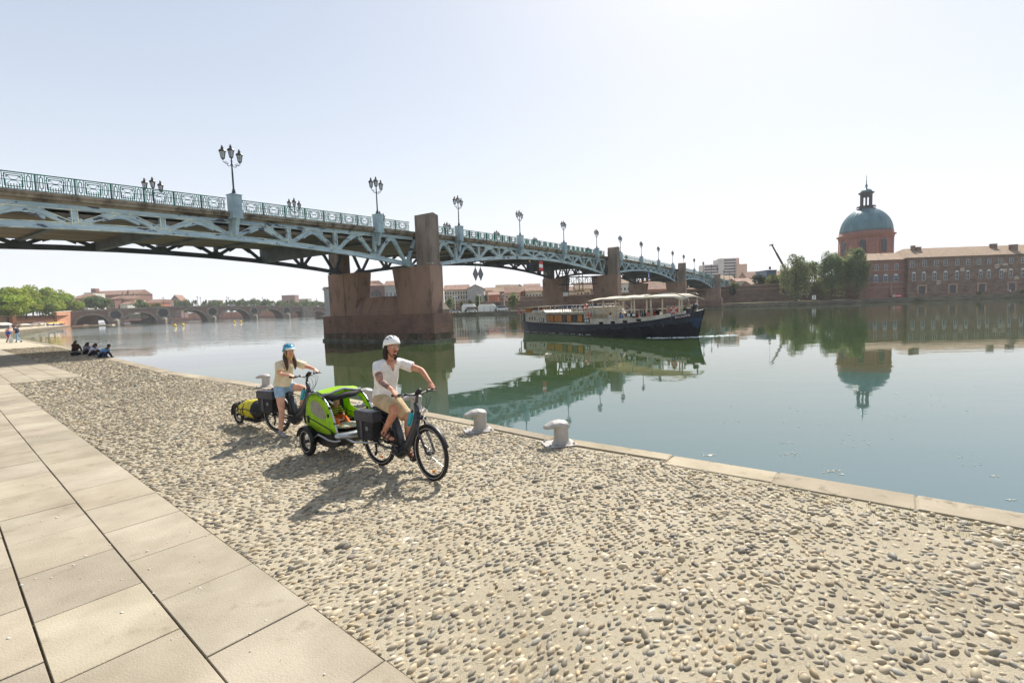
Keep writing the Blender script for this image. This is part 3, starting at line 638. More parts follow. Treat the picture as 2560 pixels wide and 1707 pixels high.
# pigeons on the pier ledges
M_bird = mat('bird_feathers', srgb(176, 168, 158), .8, col2=srgb(120, 112, 104), vs=12); M_birdd = mat('bird_dark', srgb(52, 46, 44), .8)
def bird(loc, rz, m, label, grp='birds on the bridge piers'):
    o = thing('bird', label, 'bird', loc, rz, grp); b = MB()
    b.ell((0, 0, .13), (.19, .10, .10)); b.tube([(.10, 0, .16), (.16, 0, .24), (.19, 0, .27)], [.07, .05, .045], 8, rnd=True)
    b.tube([(.2, 0, .27), (.27, 0, .26)], [.015, .004], 5); b.tube([(-.12, 0, .13), (-.32, 0, .10)], [.06, .02], 6, rb=[.03, .01]); b.build('body', m, o)
    l = MB(); [l.bar((.02, y, 0), (.02, y, .06), .012, .012, (1, 0, 0)) for y in (-.03, .03)]; l.build('leg', M_birdd, o)
    w = MB(); [w.ell((-.03, y, .14), (.17, .02, .07)) for y in (-.095, .095)]; w.build('wing', m, o)
for i, (dt, y, m, lb) in enumerate(((-.85, -1.9, M_bird, 'grey pigeon at the left edge of the nearest bridge tower'), (-.6, -2.13, M_bird, 'grey pigeon at the front corner of the nearest bridge tower'), (.88, -2.1, M_bird, 'pale pigeon on the ledge right of the nearest bridge tower'), (-.85, 14.3, M_birdd, 'dark bird on the far end of the first pier'))):
    t = TP+dt; p = BD*t+BN*(BP0+y); bird((p[0], p[1], chord_z(TC-1.9)-.045), rad(200+40*i), m, lb)
# ================================================================ trees
M_leaf = {}
def leafmat(nm, c, c2, c3):
    return mat(nm, c, .6, col2=c2, vs=.25, vlo=.35, vhi=.65, tint=True, transl=.45, spec=.3, col3=c3, v3=(1.3, .55, .7))
M_leaf['plane'] = leafmat('plane_leaves', (.29, .35, .04), (.19, .27, .035), (.34, .38, .05))
M_leaf['far'] = leafmat('park_leaves', (.14, .185, .055), (.10, .15, .05), (.19, .20, .05))
M_leaf['willow'] = leafmat('willow_leaves', (.22, .27, .11), (.14, .18, .075), (.30, .33, .13))
M_leaf['yellow'] = leafmat('yellowing_leaves', (.20, .20, .04), (.13, .15, .04), (.24, .21, .04))
M_leaf['dark'] = leafmat('dark_leaves', (.04, .065, .03), (.03, .05, .025), (.06, .085, .035))
M_bark = mat('bark', srgb(110, 98, 82), .95, col2=srgb(76, 66, 54), vs=2)
def crown_mesh(name, m, h, r, n, leaf, kind, parent, seed, base=.28):
    g = np.random.default_rng(seed); nb = 26 if kind != 'col' else 22
    # clump centres through the crown volume
    C = []
    while len(C) < nb:
        p = g.uniform(-1, 1, 3)
        if kind == 'col':
            w = 1-.55*abs(p[2]+.1)**1.5
            if p[0]**2+p[1]**2 > w*w: continue
        elif p@p > 1 or p@p < .12: continue
        C.append(p)
    C = np.array(C); zc = h*(base+1)/2; hz_ = h*(1-base)/2
    Rb = g.uniform(.24, .44, nb)*(1 if kind != 'col' else .8)
    ci = g.integers(0, nb, n); d = g.normal(0, 1, (n, 3)); d /= np.linalg.norm(d, axis=1)[:, None]; d[:, 2] *= .8
    rr = g.uniform(.55, 1.0, n)**.6
    P = C[ci]*np.array([.78, .78, .80])+d*(Rb[ci]*rr)[:, None]
    P = P*np.array([r, r, hz_])+np.array([0, 0, zc])
    if kind == 'willow': P[:, 2] -= g.exponential(.09*h, n)*(np.hypot(P[:, 0], P[:, 1])/r > .45)
    nrm_ = d+g.normal(0, .55, (n, 3)); nrm_ /= np.linalg.norm(nrm_, axis=1)[:, None]
    t1 = np.cross(nrm_, g.normal(0, 1, (n, 3))); t1 /= np.linalg.norm(t1, axis=1)[:, None]; t2 = np.cross(nrm_, t1)
    s = leaf*g.uniform(.6, 1.35, n)[:, None]; s2 = s*(.65 if kind != 'willow' else .45)
    V = np.stack([P-t1*s-t2*s2*.2, P-t1*s*.2+t2*s2, P+t1*s+t2*s2*.2, P+t1*s*.2-t2*s2], 1).reshape(-1, 3); Fq = np.arange(4*n).reshape(-1, 4)
    tn = (g.uniform(.72, 1.28, nb)[ci]*g.uniform(.8, 1.2, n))[:, None]*np.ones((1, 3)); tn[:, 0] *= g.uniform(.9, 1.15, nb)[ci]
    return npmesh(name, V, Fq, m, tn, parent=parent)
def tree(label, loc, h, r, kind='far', n=1500, leaf=None, lm=None, seed=1, group=None, trunk_r=None, name='tree', base=.28, shape=None):
    t = thing(name, label, 'tree', loc, random.uniform(0, 6), group)
    leaf = leaf or r*.085
    crown_mesh('crown', lm or M_leaf[kind], h, r, n, leaf, shape or ('willow' if kind == 'willow' else 'round'), t, seed, base)
    mb = MB(); tr = trunk_r or h*.022
    mb.tube([(0, 0, -.2), (0, 0, h*.15), (.02*h, 0, h*.35), (0, .01*h, h*.62)], [tr*1.3, tr, tr*.75, tr*.25], 8)
    for k in range(6):
        a = k*1.05+seed; z = h*(.28+.06*k); e = r*.62
        mb.tube([(0, 0, z), (e*.5*cos(a), e*.5*sin(a), z+h*.10), (e*cos(a), e*sin(a), z+h*.17)], [tr*.5, tr*.3, tr*.08], 5)
    mb.build('trunk', M_bark, t); return t
def gz(x, y, Y): p = aty(x, y, Y); return p
# ================================================================ buildings helper
M_pane = mat('window_glass', srgb(28, 34, 40), .15, spec=.5); M_frame = mat('white_frame', srgb(214, 216, 212), .6)
M_tile = mat('roof_tiles', srgb(158, 134, 108), .9, col2=srgb(118, 98, 78), vs=1.6, vlo=.3, vhi=.7, stretch=(1, .35, .35), col3=srgb(196, 168, 140), v3=(5, .58, .72), bump=(6, .5, .06))
M_tiled = mat('roof_tiles_dark', srgb(152, 120, 102), .9, col2=srgb(122, 94, 80), vs=.8, bump=(5, .5, .06))  # second tile tone, redder and a little darker
def wm_(nm, c, c2, c3=None): return mat(nm, srgb(*c), .92, col2=srgb(*c2), vs=.35, vlo=.35, vhi=.65, stretch=(1, 1, 2.2), col3=srgb(*c3) if c3 else None, v3=(.9, .6, .72), bump=(4, .3, .03))
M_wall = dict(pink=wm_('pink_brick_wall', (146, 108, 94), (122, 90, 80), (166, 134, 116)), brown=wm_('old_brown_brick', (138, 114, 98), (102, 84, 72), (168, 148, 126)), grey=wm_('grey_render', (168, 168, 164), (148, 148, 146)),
    mauve=wm_('mauve_brick', (142, 112, 106), (124, 98, 94)), white=wm_('white_render', (214, 210, 202), (190, 186, 180)), sand=wm_('sand_render', (206, 176, 146), (184, 152, 124)), orange=wm_('orange_brick', (178, 118, 92), (156, 100, 80)), beige=wm_('beige_render', (196, 180, 160), (174, 158, 140)))
def window(par, x, z, w, h, y=0., arch=False, fm=None, cross=True, lit=None, name='window', shut=None):
    fm = fm or M_frame; t = .09 if w > .7 else .06
    mb = MB(); a = lambda *q: mb.box(*q)
    a(x-w/2, x-w/2+t, y-.05, y+.02, z, z+h); a(x+w/2-t, x+w/2, y-.05, y+.02, z, z+h); a(x-w/2+t, x+w/2-t, y-.05, y+.02, z, z+t); a(x-w/2+t, x+w/2-t, y-.05, y+.02, z+h-t, z+h)
    if cross: a(x-t*.4, x+t*.4, y-.045, y+.02, z+t, z+h-t); a(x-w/2+t, x-t*.4, y-.04, y+.02, z+h*.55, z+h*.55+t*.8); a(x+t*.4, x+w/2-t, y-.04, y+.02, z+h*.55, z+h*.55+t*.8)
    if arch: mb.prism([(w/2*cos(PI*k/8), w*.35*sin(PI*k/8)) for k in range(9)], (x, y-.05, z+h), (1, 0, 0), (0, 0, 1), (0, .07, 0))
    f = mb.build(name, fm, par)
    g = MB(); g.box(x-w/2+t*.5, x+w/2-t*.5, y-.02, y+.03, z+t*.5, z+h-t*.5); g.build('pane', M_pane, f)
    if shut:
        s_ = MB(); s_.box(x-w/2-w*.5, x-w/2-.02, y-.06, y, z, z+h); s_.build('shutter', shut, f); s_ = MB(); s_.box(x+w/2+.02, x+w/2+w*.5, y-.06, y, z, z+h); s_.build('shutter', shut, f)
    return f
def bldg(name, label, x0, x1, yt, yb, Y, wall, depth=12, roof='gable', rh=None, rmat=None, wins=None, cat='building', rz=0., group=None, zb=None, chim=(), eave=.5, hip=0.):
    """x0,x1: facade ends (px), yt/yb: eave and foot (px) at mid, facade at distance Y; window rows: (z0frac, hfrac, n, w, kw)"""
    xm = (x0+x1)/2; pt, pb = aty(xm, yt, Y), aty(xm, yb, Y); p0, p1 = aty(x0, yt, Y), aty(x1, yt, Y)
    w = float(p1[0]-p0[0]); z0 = float(pb[2]) if zb is None else zb; h = float(pt[2])-z0
    o = thing(name, label, cat, ((p0[0]+p1[0])/2, Y, z0), rz, group)
    mb = MB(); mb.box(-w/2, w/2, 0, depth, -2, h)
    if roof == 'gablex':  # gable facing the viewer
        rh = rh or w*.2; mb.prism([(-w/2, h), (w/2, h), (0, h+rh)], (0, 0, 0), (1, 0, 0), (0, 0, 1), (0, depth, 0))
    mb.build('wall', wall, o); rm = rmat or M_tile; e = eave
    mb = MB()
    if roof == 'gable' or roof == 'hip':
        rh = rh or 2.5; hp = hip if roof == 'gable' else min(depth/2, w*.4)
        A = [(-w/2-e, -e, h), (w/2+e, -e, h), (w/2+e, depth+e, h), (-w/2-e, depth+e, h)]; R_ = [(-w/2-e+hp, depth/2, h+rh), (w/2+e-hp, depth/2, h+rh)]
        mb.add(A+R_+[(a, b, c-.18) for a, b, c in A], [(0, 1, 5, 4), (1, 2, 5), (2, 3, 4, 5), (3, 0, 4), (6, 7, 1, 0), (7, 8, 2, 1), (8, 9, 3, 2), (9, 6, 0, 3), (9, 8, 7, 6)])
    elif roof == 'gablex':
        for s_ in (-1, 1): mb.prism([(0, rh+.02), (s_*(w/2+e), -rh*e/(w/2)+.02), (s_*(w/2+e), -rh*e/(w/2)+.27), (0, rh+.27)], (0, -e, h), (1, 0, 0), (0, 0, 1), (0, depth+2*e, 0))
    elif roof == 'flat': mb.box(-w/2-.15, w/2+.15, -.15, depth+.15, h, h+(rh or .5)); rm = rmat or wall
    rf = mb.build('roof', rm, o)
    for (cx_, cz, cw, ch) in chim:
        cb = MB(); cb.box(cx_*w-cw/2, cx_*w+cw/2, depth*.3, depth*.3+cw*.7, h+.3, h+cz+ch); cb.build('chimney', M_wall['brown'], rf)
    for row in (wins or ()):
        zf, hf, n, ww, kw = (list(row)+[{}])[:5]
        for i in range(n):
            x = -w/2+w*(i+.5)/n; window(o, x, h*zf, ww, h*hf, -.0, **kw)
    return o, w, h
# ================================================================ RIGHT BANK
BANK = [(-190, 640), (-150, 430), (-119, 294), (-62, 262), (-25, 220), (40, 206), (88, 192), (110, 186), (170, 178), (420, 150), (1500, 60)]
M_bankq = mat('bank_quay_stone', srgb(120, 112, 96), .95, col2=srgb(92, 86, 74), vs=.3, stretch=(1, 1, 3), col3=srgb(78, 82, 50), v3=(.5, .6, .7)); M_grassb = mat('bank_top', srgb(150, 142, 112), .95, col2=srgb(112, 116, 70), vs=.2)
M_emb = wm_('embankment_brick', (122, 96, 84), (92, 76, 68), (150, 130, 114)); M_embcap = mat('embankment_coping', srgb(160, 130, 112), .9)
mb = MB(); n = len(BANK)
mb.add([(x, y, 1.5) for x, y in BANK]+[(1500, 2400, 1.5), (-260, 2400, 1.5)], [tuple(range(n+2))]); 
sstruct(mb.build('far_bank_ground', M_grassb))
mb = MB()
for (x0, y0), (x1, y1) in zip(BANK, BANK[1:]): mb.quad((x0, y0, -1), (x1, y1, -1), (x1, y1, 1.5), (x0, y0, 1.5))
sstruct(mb.build('far_bank_quay', M_bankq))
# pale wet ledge at the water line
mb = MB()
for (x0, y0), (x1, y1) in zip(BANK[3:], BANK[4:-1]): mb.quad((x0, y0-1.1, .12), (x1, y1-1.1, .12), (x1, y1+.3, .14), (x0, y0+.3, .14))
sstruct(mb.build('bank_ledge', mat('ledge_concrete', srgb(200, 192, 168), .9, col2=srgb(150, 146, 124), vs=.3)))
def emb(name, label, P, z1, th=2., zs=(0,)):
    o = thing(name, label, 'wall', (P[0][0], P[0][1], 0)); ox, oy = P[0]
    mb = MB(); cb = MB()
    for (x0, y0), (x1, y1) in zip(P, P[1:]):
        d = nrm((x1-x0, y1-y0, 0)); nn = V3(-d[1], d[0], 0); L = math.hypot(x1-x0, y1-y0)
        mb.fr((x0-ox, y0-oy, 0), d, nn, (0, 0, 1), 0, L, 0, th, -1, z1); cb.fr((x0-ox, y0-oy, 0), d, nn, (0, 0, 1), -.1, L+.1, -.25, th+.2, z1, z1+.35)
        cb.fr((x0-ox, y0-oy, 0), d, nn, (0, 0, 1), -.1, L+.1, -.22, -.002, z1-1.6, z1-1.35)
    mb.build('masonry', M_emb, o); cb.build('coping', M_embcap, o); return o
# long embankment wall from below the bridge to the hospice
a_ = aty(1800, 700, 208); b_ = aty(2175, 700, 196)
emb('embankment_wall', 'long brick river wall between the bridge end and the old hospital', [(float(a_[0]), 208), (float(b_[0]), 196)], 8.6)
a_ = aty(1300, 730, 232); b_ = aty(1830, 700, 210)
emb('embankment_wall', 'brick river wall seen beneath the bridge arches behind the tour boat', [(float(a_[0]), 232), (float(b_[0]), 211)], 7.6)
a_ = aty(1130, 750, 262); b_ = aty(1300, 740, 232.5)
emb('embankment_wall', 'low brick wall behind the parked cars and white tents', [(float(a_[0]), 264), (float(b_[0]), 232.6)], 6.0)
# terrain behind the wall
mb = MB()
HP = [(-84, 420, 5.9), (-40, 268, 5.9), (30, 236, 5.9), (92, 213, 7.5), (160, 200, 8.2), (500, 190, 8.2), (1400, 700, 12), (300, 900, 14), (-150, 900, 12)]
mb.add(HP, [tuple(range(len(HP)))]); sstruct(mb.build('upper_bank_ground', M_grassb))
# ---- old hospital, two wings
def blockrow(lst, par, z, w, h, shut=None, arch=False, fm=None, pxs=None, Y=1, X0=0, **k):
    for px in lst:
        x = float(aty(px, 700, Y)[0])-X0; window(par, x, z, w, h, -.02, arch=arch, shut=shut, fm=fm, **k)
Yh = 190.
o, w, h = bldg('hospital_wing', 'red brick wing with grey shutters left of the long old hospital', 2150, 2271, 650, 742, Yh, M_wall['pink'], 14, 'gable', 3.2, M_tile, zb=1.5)
X0 = o.location.x; sc = Yh/F
M_shut = mat('grey_shutter', srgb(92, 100, 110), .7)
zz = lambda px, py: float(aty(px, py, Yh)[2])-1.5
pxx = lambda x: 2140+x/5.6; pyy = lambda y: 600+y/5.6
blockrow([pxx(v) for v in (150, 283, 416, 563)], o, zz(2210, pyy(420)), 1.35, 2.15, Y=Yh, X0=X0)
blockrow([pxx(v) for v in (140, 277, 414, 557)], o, zz(2210, pyy(585)), 1.5, 2.4, Y=Yh, X0=X0, shut=M_shut, arch=True)
mb = MB()
for v in (432, 600, 665): mb.box(-w/2-.05, w/2+.05, -.16, -.002, zz(2210, pyy(v)), zz(2210, pyy(v))+.3)
mb.build('string_course', M_embcap, o)
mb = MB(); xs = float(aty(pxx(487), 700, Yh)[0])-X0; mb.tube([(xs, -.12, .1), (xs, -.12, h*.45)], [.55, .12], 8); mb.build('chimney_flue', M_embcap, o)
o, w, h = bldg('hospital', 'long old brick hospital with tiled roof and rows of white windows', 2271, 2760, 636, 745, Yh-1.5, M_wall['brown'], 16, 'gable', 4.2, M_tile, zb=1.5, eave=.6, hip=5.)
X0 = o.location.x
# roof line rises towards the right in the photo because the wing is level: nothing to add
for cx_, cw, ch in ((930, 1.0, 2.2), (1000, 1.9, 1.6), (2080, 2.1, 1.8), (2260, 2.5, 2.4)):
    cb = MB(); x = float(aty(pxx(cx_), 640, Yh)[0])-X0; y = 5.5 if cx_ < 2200 else 2.6; zb_ = h+4.2*(y+.6)/8.6-.5
    cb.box(x-cw/2, x+cw/2, y, y+1.2, zb_, zb_+ch+.3); cb.box(x-cw/2-.12, x+cw/2+.12, y-.12, y+1.32, zb_+ch+.3, zb_+ch+.5); cb.build('chimney', M_wall['brown'], o)
Yh2 = Yh-1.5
blockrow([pxx(v) for v in (783, 952, 1117, 1247, 1410, 1562, 1710, 1855, 2007, 2163, 2330)], o, h*.765, 1.45, 2.2, Y=Yh2, X0=X0)
blockrow([pxx(v) for v in (808, 948, 1097, 1250, 1408, 1560, 1740, 1855, 2030, 2160, 2330)], o, h*.41, 1.35, 3.0, Y=Yh2, X0=X0, arch=True)
M_stone = mat('window_surround', srgb(176, 146, 124), .9, col2=srgb(150, 122, 104), vs=1)
for v in (920, 1352, 1757, 2178):
    x = float(aty(pxx(v), 730, Yh2)[0])-X0; s_ = MB(); z = h*.065
    s_.box(x-1.9, x-1.15, -.12, .05, z, z+3.2); s_.box(x+1.15, x+1.9, -.12, .05, z, z+3.2); s_.box(x-1.9, x+1.9, -.12, .05, z+3.2, z+3.7); s_.box(x-1.15, x+1.15, -.1, .05, z-.3, z); fr_ = s_.build('window', M_stone, o)
    g = MB(); g.box(x-1.15, x+1.15, -.01, .04, z, z+3.2); g.build('pane', M_pane, fr_); g = MB()
    for q in (.8, 1.6, 2.4): g.box(x-1.15, x+1.15, -.06, -.02, z+q, z+q+.08)
    for q in (-.55, 0, .55): g.box(x+q-.04, x+q+.04, -.065, -.025, z, z+3.2)
    g.build('grille', M_shut, fr_)
mb = MB(); mb.box(-w/2-.02, w/2, -.14, -.002, h*.70, h*.70+.3); mb.box(-w/2-.02, w/2, -.14, -.002, h*.35, h*.35+.3)
mb.build('string_course', M_wall['brown'], o)
rg = np.random.default_rng(5)   # patches of fallen render
for v, hh in ((1960, .72), (2085, .74), (2070, .60), (1490, .66), (1160, .36), (2240, .385)):
    x = float(aty(pxx(v), 700, Yh2)[0])-X0
    P = [(x+rg.uniform(.8, 1.5)*cos(a), h*hh+rg.uniform(.5, 1.1)*sin(a)) for a in np.linspace(0, 2*PI, 9)[:-1]]
    mb = MB(); mb.prism(P, (0, -.03, 0), (1, 0, 0), (0, 0, 1), (0, .028, 0)); mb.build('plaster_patch', M_wall['beige'], o)
# ---- domed chapel
Yd = 225.; pc = aty(2164.5, 560, Yd); scd = Yd/F*1.02
D0 = thing('domed_chapel', 'round brick chapel with a green copper dome and lantern', 'chapel', (pc[0], Yd, 8), 0.)
zd = lambda py: float(aty(2164, py, Yd)[2])-8
dr = 67*Yd/F/1.22; M_copper = mat('copper_roof', srgb(98, 134, 140), .45, col2=srgb(64, 96, 110), vs=.25, vlo=.3, vhi=.7, stretch=(1.5, 1.5, .3), col3=srgb(120, 162, 166), v3=(.6, .58, .75), spec=.4)
M_drum = wm_('chapel_brick', (150, 104, 90), (134, 92, 80), (166, 122, 106)); M_dark = mat('dark_lead', srgb(62, 66, 72), .6)
mb = MB(); z_e = zd(585); mb.lathe([(dr, 0), (dr, z_e-1.9)], (0, 0, 0), 48); mb.build('drum', M_drum, D0)
mb = MB(); mb.lathe([(dr+.02, z_e-2.3), (dr+.35, z_e-2.2), (dr+.35, z_e-1.4), (dr+1.0, z_e-1.1), (dr+1.05, z_e-.8), (dr+.15, z_e-.7), (dr+.15, z_e+.6), (dr-.3, z_e+.65)], (0, 0, 0), 48); mb.build('cornice', M_drum, D0)
for k in range(16):
    a = PI/16+k*2*PI/16; pb = MB(); pb.fr((0, 0, 0), (cos(a), sin(a), 0), (-sin(a), cos(a), 0), (0, 0, 1), dr-.3, dr+.18, -.55, .55, 0, z_e-2.31); pb.build('pilaster', M_drum, D0)
for k in range(8):
    a = rad(-90+3)+k*PI/4; ur, ut = V3(cos(a), sin(a), 0), V3(-sin(a), cos(a), 0); wz = z_e-9.2
    poly = [(-1.35, 0), (1.35, 0), (1.35, 4.6)]+[(1.35*cos(PI*q/8), 4.6+1.35*sin(PI*q/8)) for q in range(1, 8)]+[(-1.35, 4.6)]
    wb = MB(); wb.prism([(x*1.28, z*1.04-.3 if z == 0 else z*1.06) for x, z in poly], ur*(dr-.35)+V3(0, 0, wz), ut, (0, 0, 1), ur*.45); f_ = wb.build('window', M_drum, D0)
    wb = MB(); wb.prism(poly, ur*(dr-.3)+V3(0, 0, wz), ut, (0, 0, 1), ur*.48); wb.build('pane', M_pane, f_)
hd = zd(523)-z_e-.5
prof = [(dr*cos(q)*.985, z_e+.6+hd*1.02*sin(q)) for q in np.linspace(0, rad(74), 14)]
mb = MB(); mb.lathe(prof, (0, 0, 0), 56); cu = mb.build('dome', M_copper, D0)
mb = MB()
for k in range(28):
    a = k*2*PI/28; mb.tube([((r_+.03)*cos(a), (r_+.03)*sin(a), z_) for r_, z_ in prof], .085, 4)
mb.build('rib', M_copper, cu)
zl = prof[-1][1]; r_l = 2.5
mb = MB(); mb.lathe([(r_l+.9, zl-.4), (r_l+1.0, zl+.3), (r_l+.3, zl+.5), (r_l-.2, zl+1.5), (r_l-.6, zl+1.6)], (0, 0, 0), 8, a0=.2, sm=False); lt_ = mb.build('lantern', M_dark, D0)
zc0, zc1 = zd(508), zd(493); mb = MB()
for k in range(8):
    a = k*PI/4+.2; mb.fr((0, 0, 0), (cos(a), sin(a), 0), (-sin(a), cos(a), 0), (0, 0, 1), 1.75, 2.3, -.28, .28, zl+1.3, zc1+.2)
mb.lathe([(2.35, zc1+.1), (2.4, zc1+1.2), (3.1, zc1+1.7), (3.1, zc1+1.95), (2.3, zc1+2.0)], (0, 0, 0), 16)
for k in range(16):
    a = k*PI/8; mb.bar((3.6*cos(a), 3.6*sin(a), zl+.3), (3.6*cos(a), 3.6*sin(a), zl+1.25), .12, .12, (1, 0, 0))
mb.lathe([(3.62, zl+1.2), (3.68, zl+1.3), (3.55, zl+1.3)], (0, 0, 0), 16)
mb.build('colonnade', M_dark, lt_)
mb = MB(); zq = zc1+2.0; mb.lathe([(2.4*cos(q), zq+1.7*sin(q)) for q in np.linspace(0, rad(80), 6)]+[(.35, zq+1.8), (.3, zq+2.3), (.55, zq+3.1), (.2, zq+3.8), (.14, zq+5.3), (.3, zq+5.5), (.08, zq+5.8)], (0, 0, 0), 12); mb.build('cap', M_copper, lt_)
mb = MB(); mb.bar((0, 0, zq+5.8), (0, 0, zq+7.9), .1, .1, (1, 0, 0)); mb.bar((-.5, 0, zq+6.8), (.5, 0, zq+6.8), .1, .1); mb.build('finial', M_dark, lt_)
# ---- trees in front of the chapel
def ptree(label, px, ytop, ybase, Y, wpx, kind, n=4500, seed=1, group='trees on the far bank', zb=1.5, base=.22, **k):
    b = aty(px, ybase, Y); t = aty(px, ytop, Y); h = float(t[2])-zb
    return tree(label, (b[0], Y, zb), h, wpx/2*Y/F, kind, n, k.pop('leaf', None) or .30, seed=seed, group=group, base=base, **k)
ptree('grey green willow leaning against the crane boom, leftmost of the bank trees', 1990, 634, 745, 192, 78, 'willow', 12000, 3, base=.12)
ptree('rounded pale tree half hidden behind the leftmost willow', 2030, 652, 700, 205, 62, 'far', 2600, 4, zb=8.2, base=.05)
ptree('tall grey green poplar left of the chapel drum', 2078, 620, 745, 190, 64, 'willow', 13000, 5, base=.14)
ptree('tall dark leafy tree overlapping the chapel drum and first windows', 2140, 614, 748, 186.5, 70, 'willow', 13000, 6, base=.2, lm=leafmat('mixed_leaves', (.18, .23, .09), (.11, .15, .055), (.25, .28, .11)))
ptree('small yellowing bush at the foot of the crane', 1935, 682, 715, 204, 46, 'yellow', 1800, 7, zb=8., base=.02)
ptree('yellow green bush between the two willows', 2047, 690, 735, 196, 40, 'yellow', 1700, 8, zb=1.6, base=.1)
ptree('dark conical conifer beside the blue glass block', 1898, 682, 712, 214, 34, 'dark', 1700, 9, zb=8., base=.05)
ptree('bright green shrub over the end of the bridge', 1838, 703, 730, 206, 22, 'yellow', 800, 10, zb=7.4, base=.02)
ptree('dark ivy shrub hanging at the bridge abutment', 1832, 716, 742, 205, 18, 'dark', 800, 11, zb=4.6, base=.02)
# ---- mobile crane
pb_ = aty(1985, 700, 215); pt_ = aty(1930, 613, 215)
CR = thing('crane', 'dark telescopic crane boom rising behind the willow', 'crane', (pb_[0], 215, 8.)); mb = MB(); d_ = (pt_-pb_); L_ = V3(0, 0, 0)
q0, q1 = V3(0, 0, .5), V3(pt_[0]-pb_[0], 0, pt_[2]-8); mid_ = q0+(q1-q0)*.5
mb.bar(q0, mid_, .9, .8, (0, 1, 0)); mb.bar(mid_, q0+(q1-q0)*.8, .65, .6, (0, 1, 0)); mb.bar(q0+(q1-q0)*.8, q1, .5, .45, (0, 1, 0)); mb.bar(q1+V3(-1.1, 0, -.1), q1+V3(.5, 0, .3), .5, .5); bo = mb.build('boom', M_irond, CR)
mb = MB(); hk = q1+V3(-.9, 0, 0); mb.bar(hk, hk-V3(0, 0, 9.4), .05, .05, (1, 0, 0)); cbx = mb.build('cable', M_irond, bo)
mb = MB(); mb.box(hk[0]-.35, hk[0]+.35, -.3, .3, hk[2]-10.6, hk[2]-9.4); mb.build('hook', M_irond, bo)
mb = MB(); mb.box(-3, 3.5, -1.3, 1.3, 0, 1.6); mb.box(-1, 2, -1.2, 1.2, 1.6, 3.2); mb.build('carrier', M_irond, CR)
# ---- far high-rise, other houses at the right end
M_hr = mat('highrise_concrete', srgb(190, 182, 180), .9, col2=srgb(172, 162, 162), vs=.05); M_hrp = mat('highrise_pink', srgb(196, 160, 142), .9)
def slab(par, nm, px0, px1, yt, Y, off, dep, m, zb=8, bands=True):
    a, b = aty(px0, yt, Y), aty(px1, yt, Y); x0, x1 = a[0]-par.location.x, b[0]-par.location.x; zt = float(a[2]+b[2])/2-par.location.z
    mb = MB(); mb.box(x0, x1, off, off+dep, -3, zt); w_ = mb.build(nm, m, par)
    if bands:
        k = MB(); z = zt-1.2
        while z > 4: k.box(x0+.8, x1-.8, off-.12, off-.02, z-1.7, z); z -= 3.1
        k.build('window_band', M_pane, w_)
    return w_
Yr = 520.; p_ = aty(1815, 700, Yr); HR = thing('apartment_tower', 'wide stepped pale high-rise slab beyond the end of the bridge', 'apartment block', (p_[0], Yr, 8))
slab(HR, 'left_wing', 1763, 1800, 661, Yr, 4, 14, M_hr); slab(HR, 'stair_tower', 1798, 1812, 648, Yr, 2, 14, M_hr, bands=False); slab(HR, 'main_wing', 1811, 1845, 645, Yr, 3, 14, M_hr)
slab(HR, 'pink_wing', 1841, 1868, 660, Yr, 0, 14, M_hrp, bands=False); slab(HR, 'roof_plant', 1808, 1857, 643.5, Yr, 8, 8, M_hrp, bands=False)
o, w, h = bldg('office_block', 'dark blue glass block hanging on the skyline under the crane hook', 1917.5, 1941, 677, 705, 216, mat('blue_glass_facade', srgb(62, 92, 120), .25, spec=.7), 10, 'flat', .4, M_dark, zb=7.6)
mb = MB(); [mb.box(-w/2+w*i/6-.05, -w/2+w*i/6+.05, -.06, -.002, .5, h-.2) for i in range(1, 6)]; mb.build('mullion', M_dark, o)
hs = [('white gabled house right of the bridge end', 1842, 1880, 703, 720, 222, 'white', 'gable', 1.6), ('low roof with pale tiles behind the conifer', 1880, 1915, 711, 722, 214, 'sand', 'gable', 1.8), ('pale terrace with dormers left of the blue glass block', 1868, 1918, 694, 712, 260, 'white', 'gable', 3.5),
      ('pink house behind the yellow bushes right of the blue block', 1942, 1975, 690, 712, 250, 'pink', 'gable', 3.), ('cream house at the bridge end below the high-rise', 1800, 1836, 700, 716, 232, 'beige', 'gable', 2.4)]
for lb, x0, x1, yt, yb, Y, wc, rf, rh in hs: bldg('house', lb, x0, x1, yt, yb, Y, M_wall[wc], 9, rf, rh, M_tile if wc != 'white' else M_tiled, [(.3, .3, max(2, int((x1-x0)/9)), 1.0, dict(cross=False))], 'house', group='houses on the far bank', zb=7.4)
# signs on the far quay
o = thing('river_sign', 'small square white sign with a dark symbol on the far quay', 'sign', tuple(atz(2035, 748, 1.5)[:2])+(1.5,)); zz_ = o.location
Ys = 188.; p_ = aty(2035, 745, Ys); o.location = (p_[0], Ys, 1.5)
mb = MB(); mb.box(-.05, .05, .03, .1, 0, .9); mb.build('post', M_irond, o); mb = MB(); mb.box(-.75, .75, 0, .02, .5, 2.1); f_ = mb.build('panel', M_white, o)
mb = MB(); mb.bar((-.4, -.02, 1.75), (.05, -.02, 1.75), .02, .16, (0, 0, 1)); mb.bar((.05, -.02, .85), (.05, -.02, 1.8), .02, .16, (1, 0, 0)); mb.bar((-.35, -.02, .9), (.4, -.02, 1.4), .02, .14, (0, 0, 1)); mb.build('symbol', M_irond, f_)
p_ = aty(2245, 738, 186); o = thing('river_sign', 'red panel with white bar and white chevrons on the far quay wall', 'sign', (p_[0], 186, 1.5)); o.scale = (.68, 1, .62)
mb = MB(); mb.box(-1.9, 2.4, 0, .08, .5, 2.1); mb.build('panel', M_red, o); mb = MB(); mb.box(-1.0, 1.7, -.03, -.001, 1.05, 1.5); mb.build('bar', M_white, o)
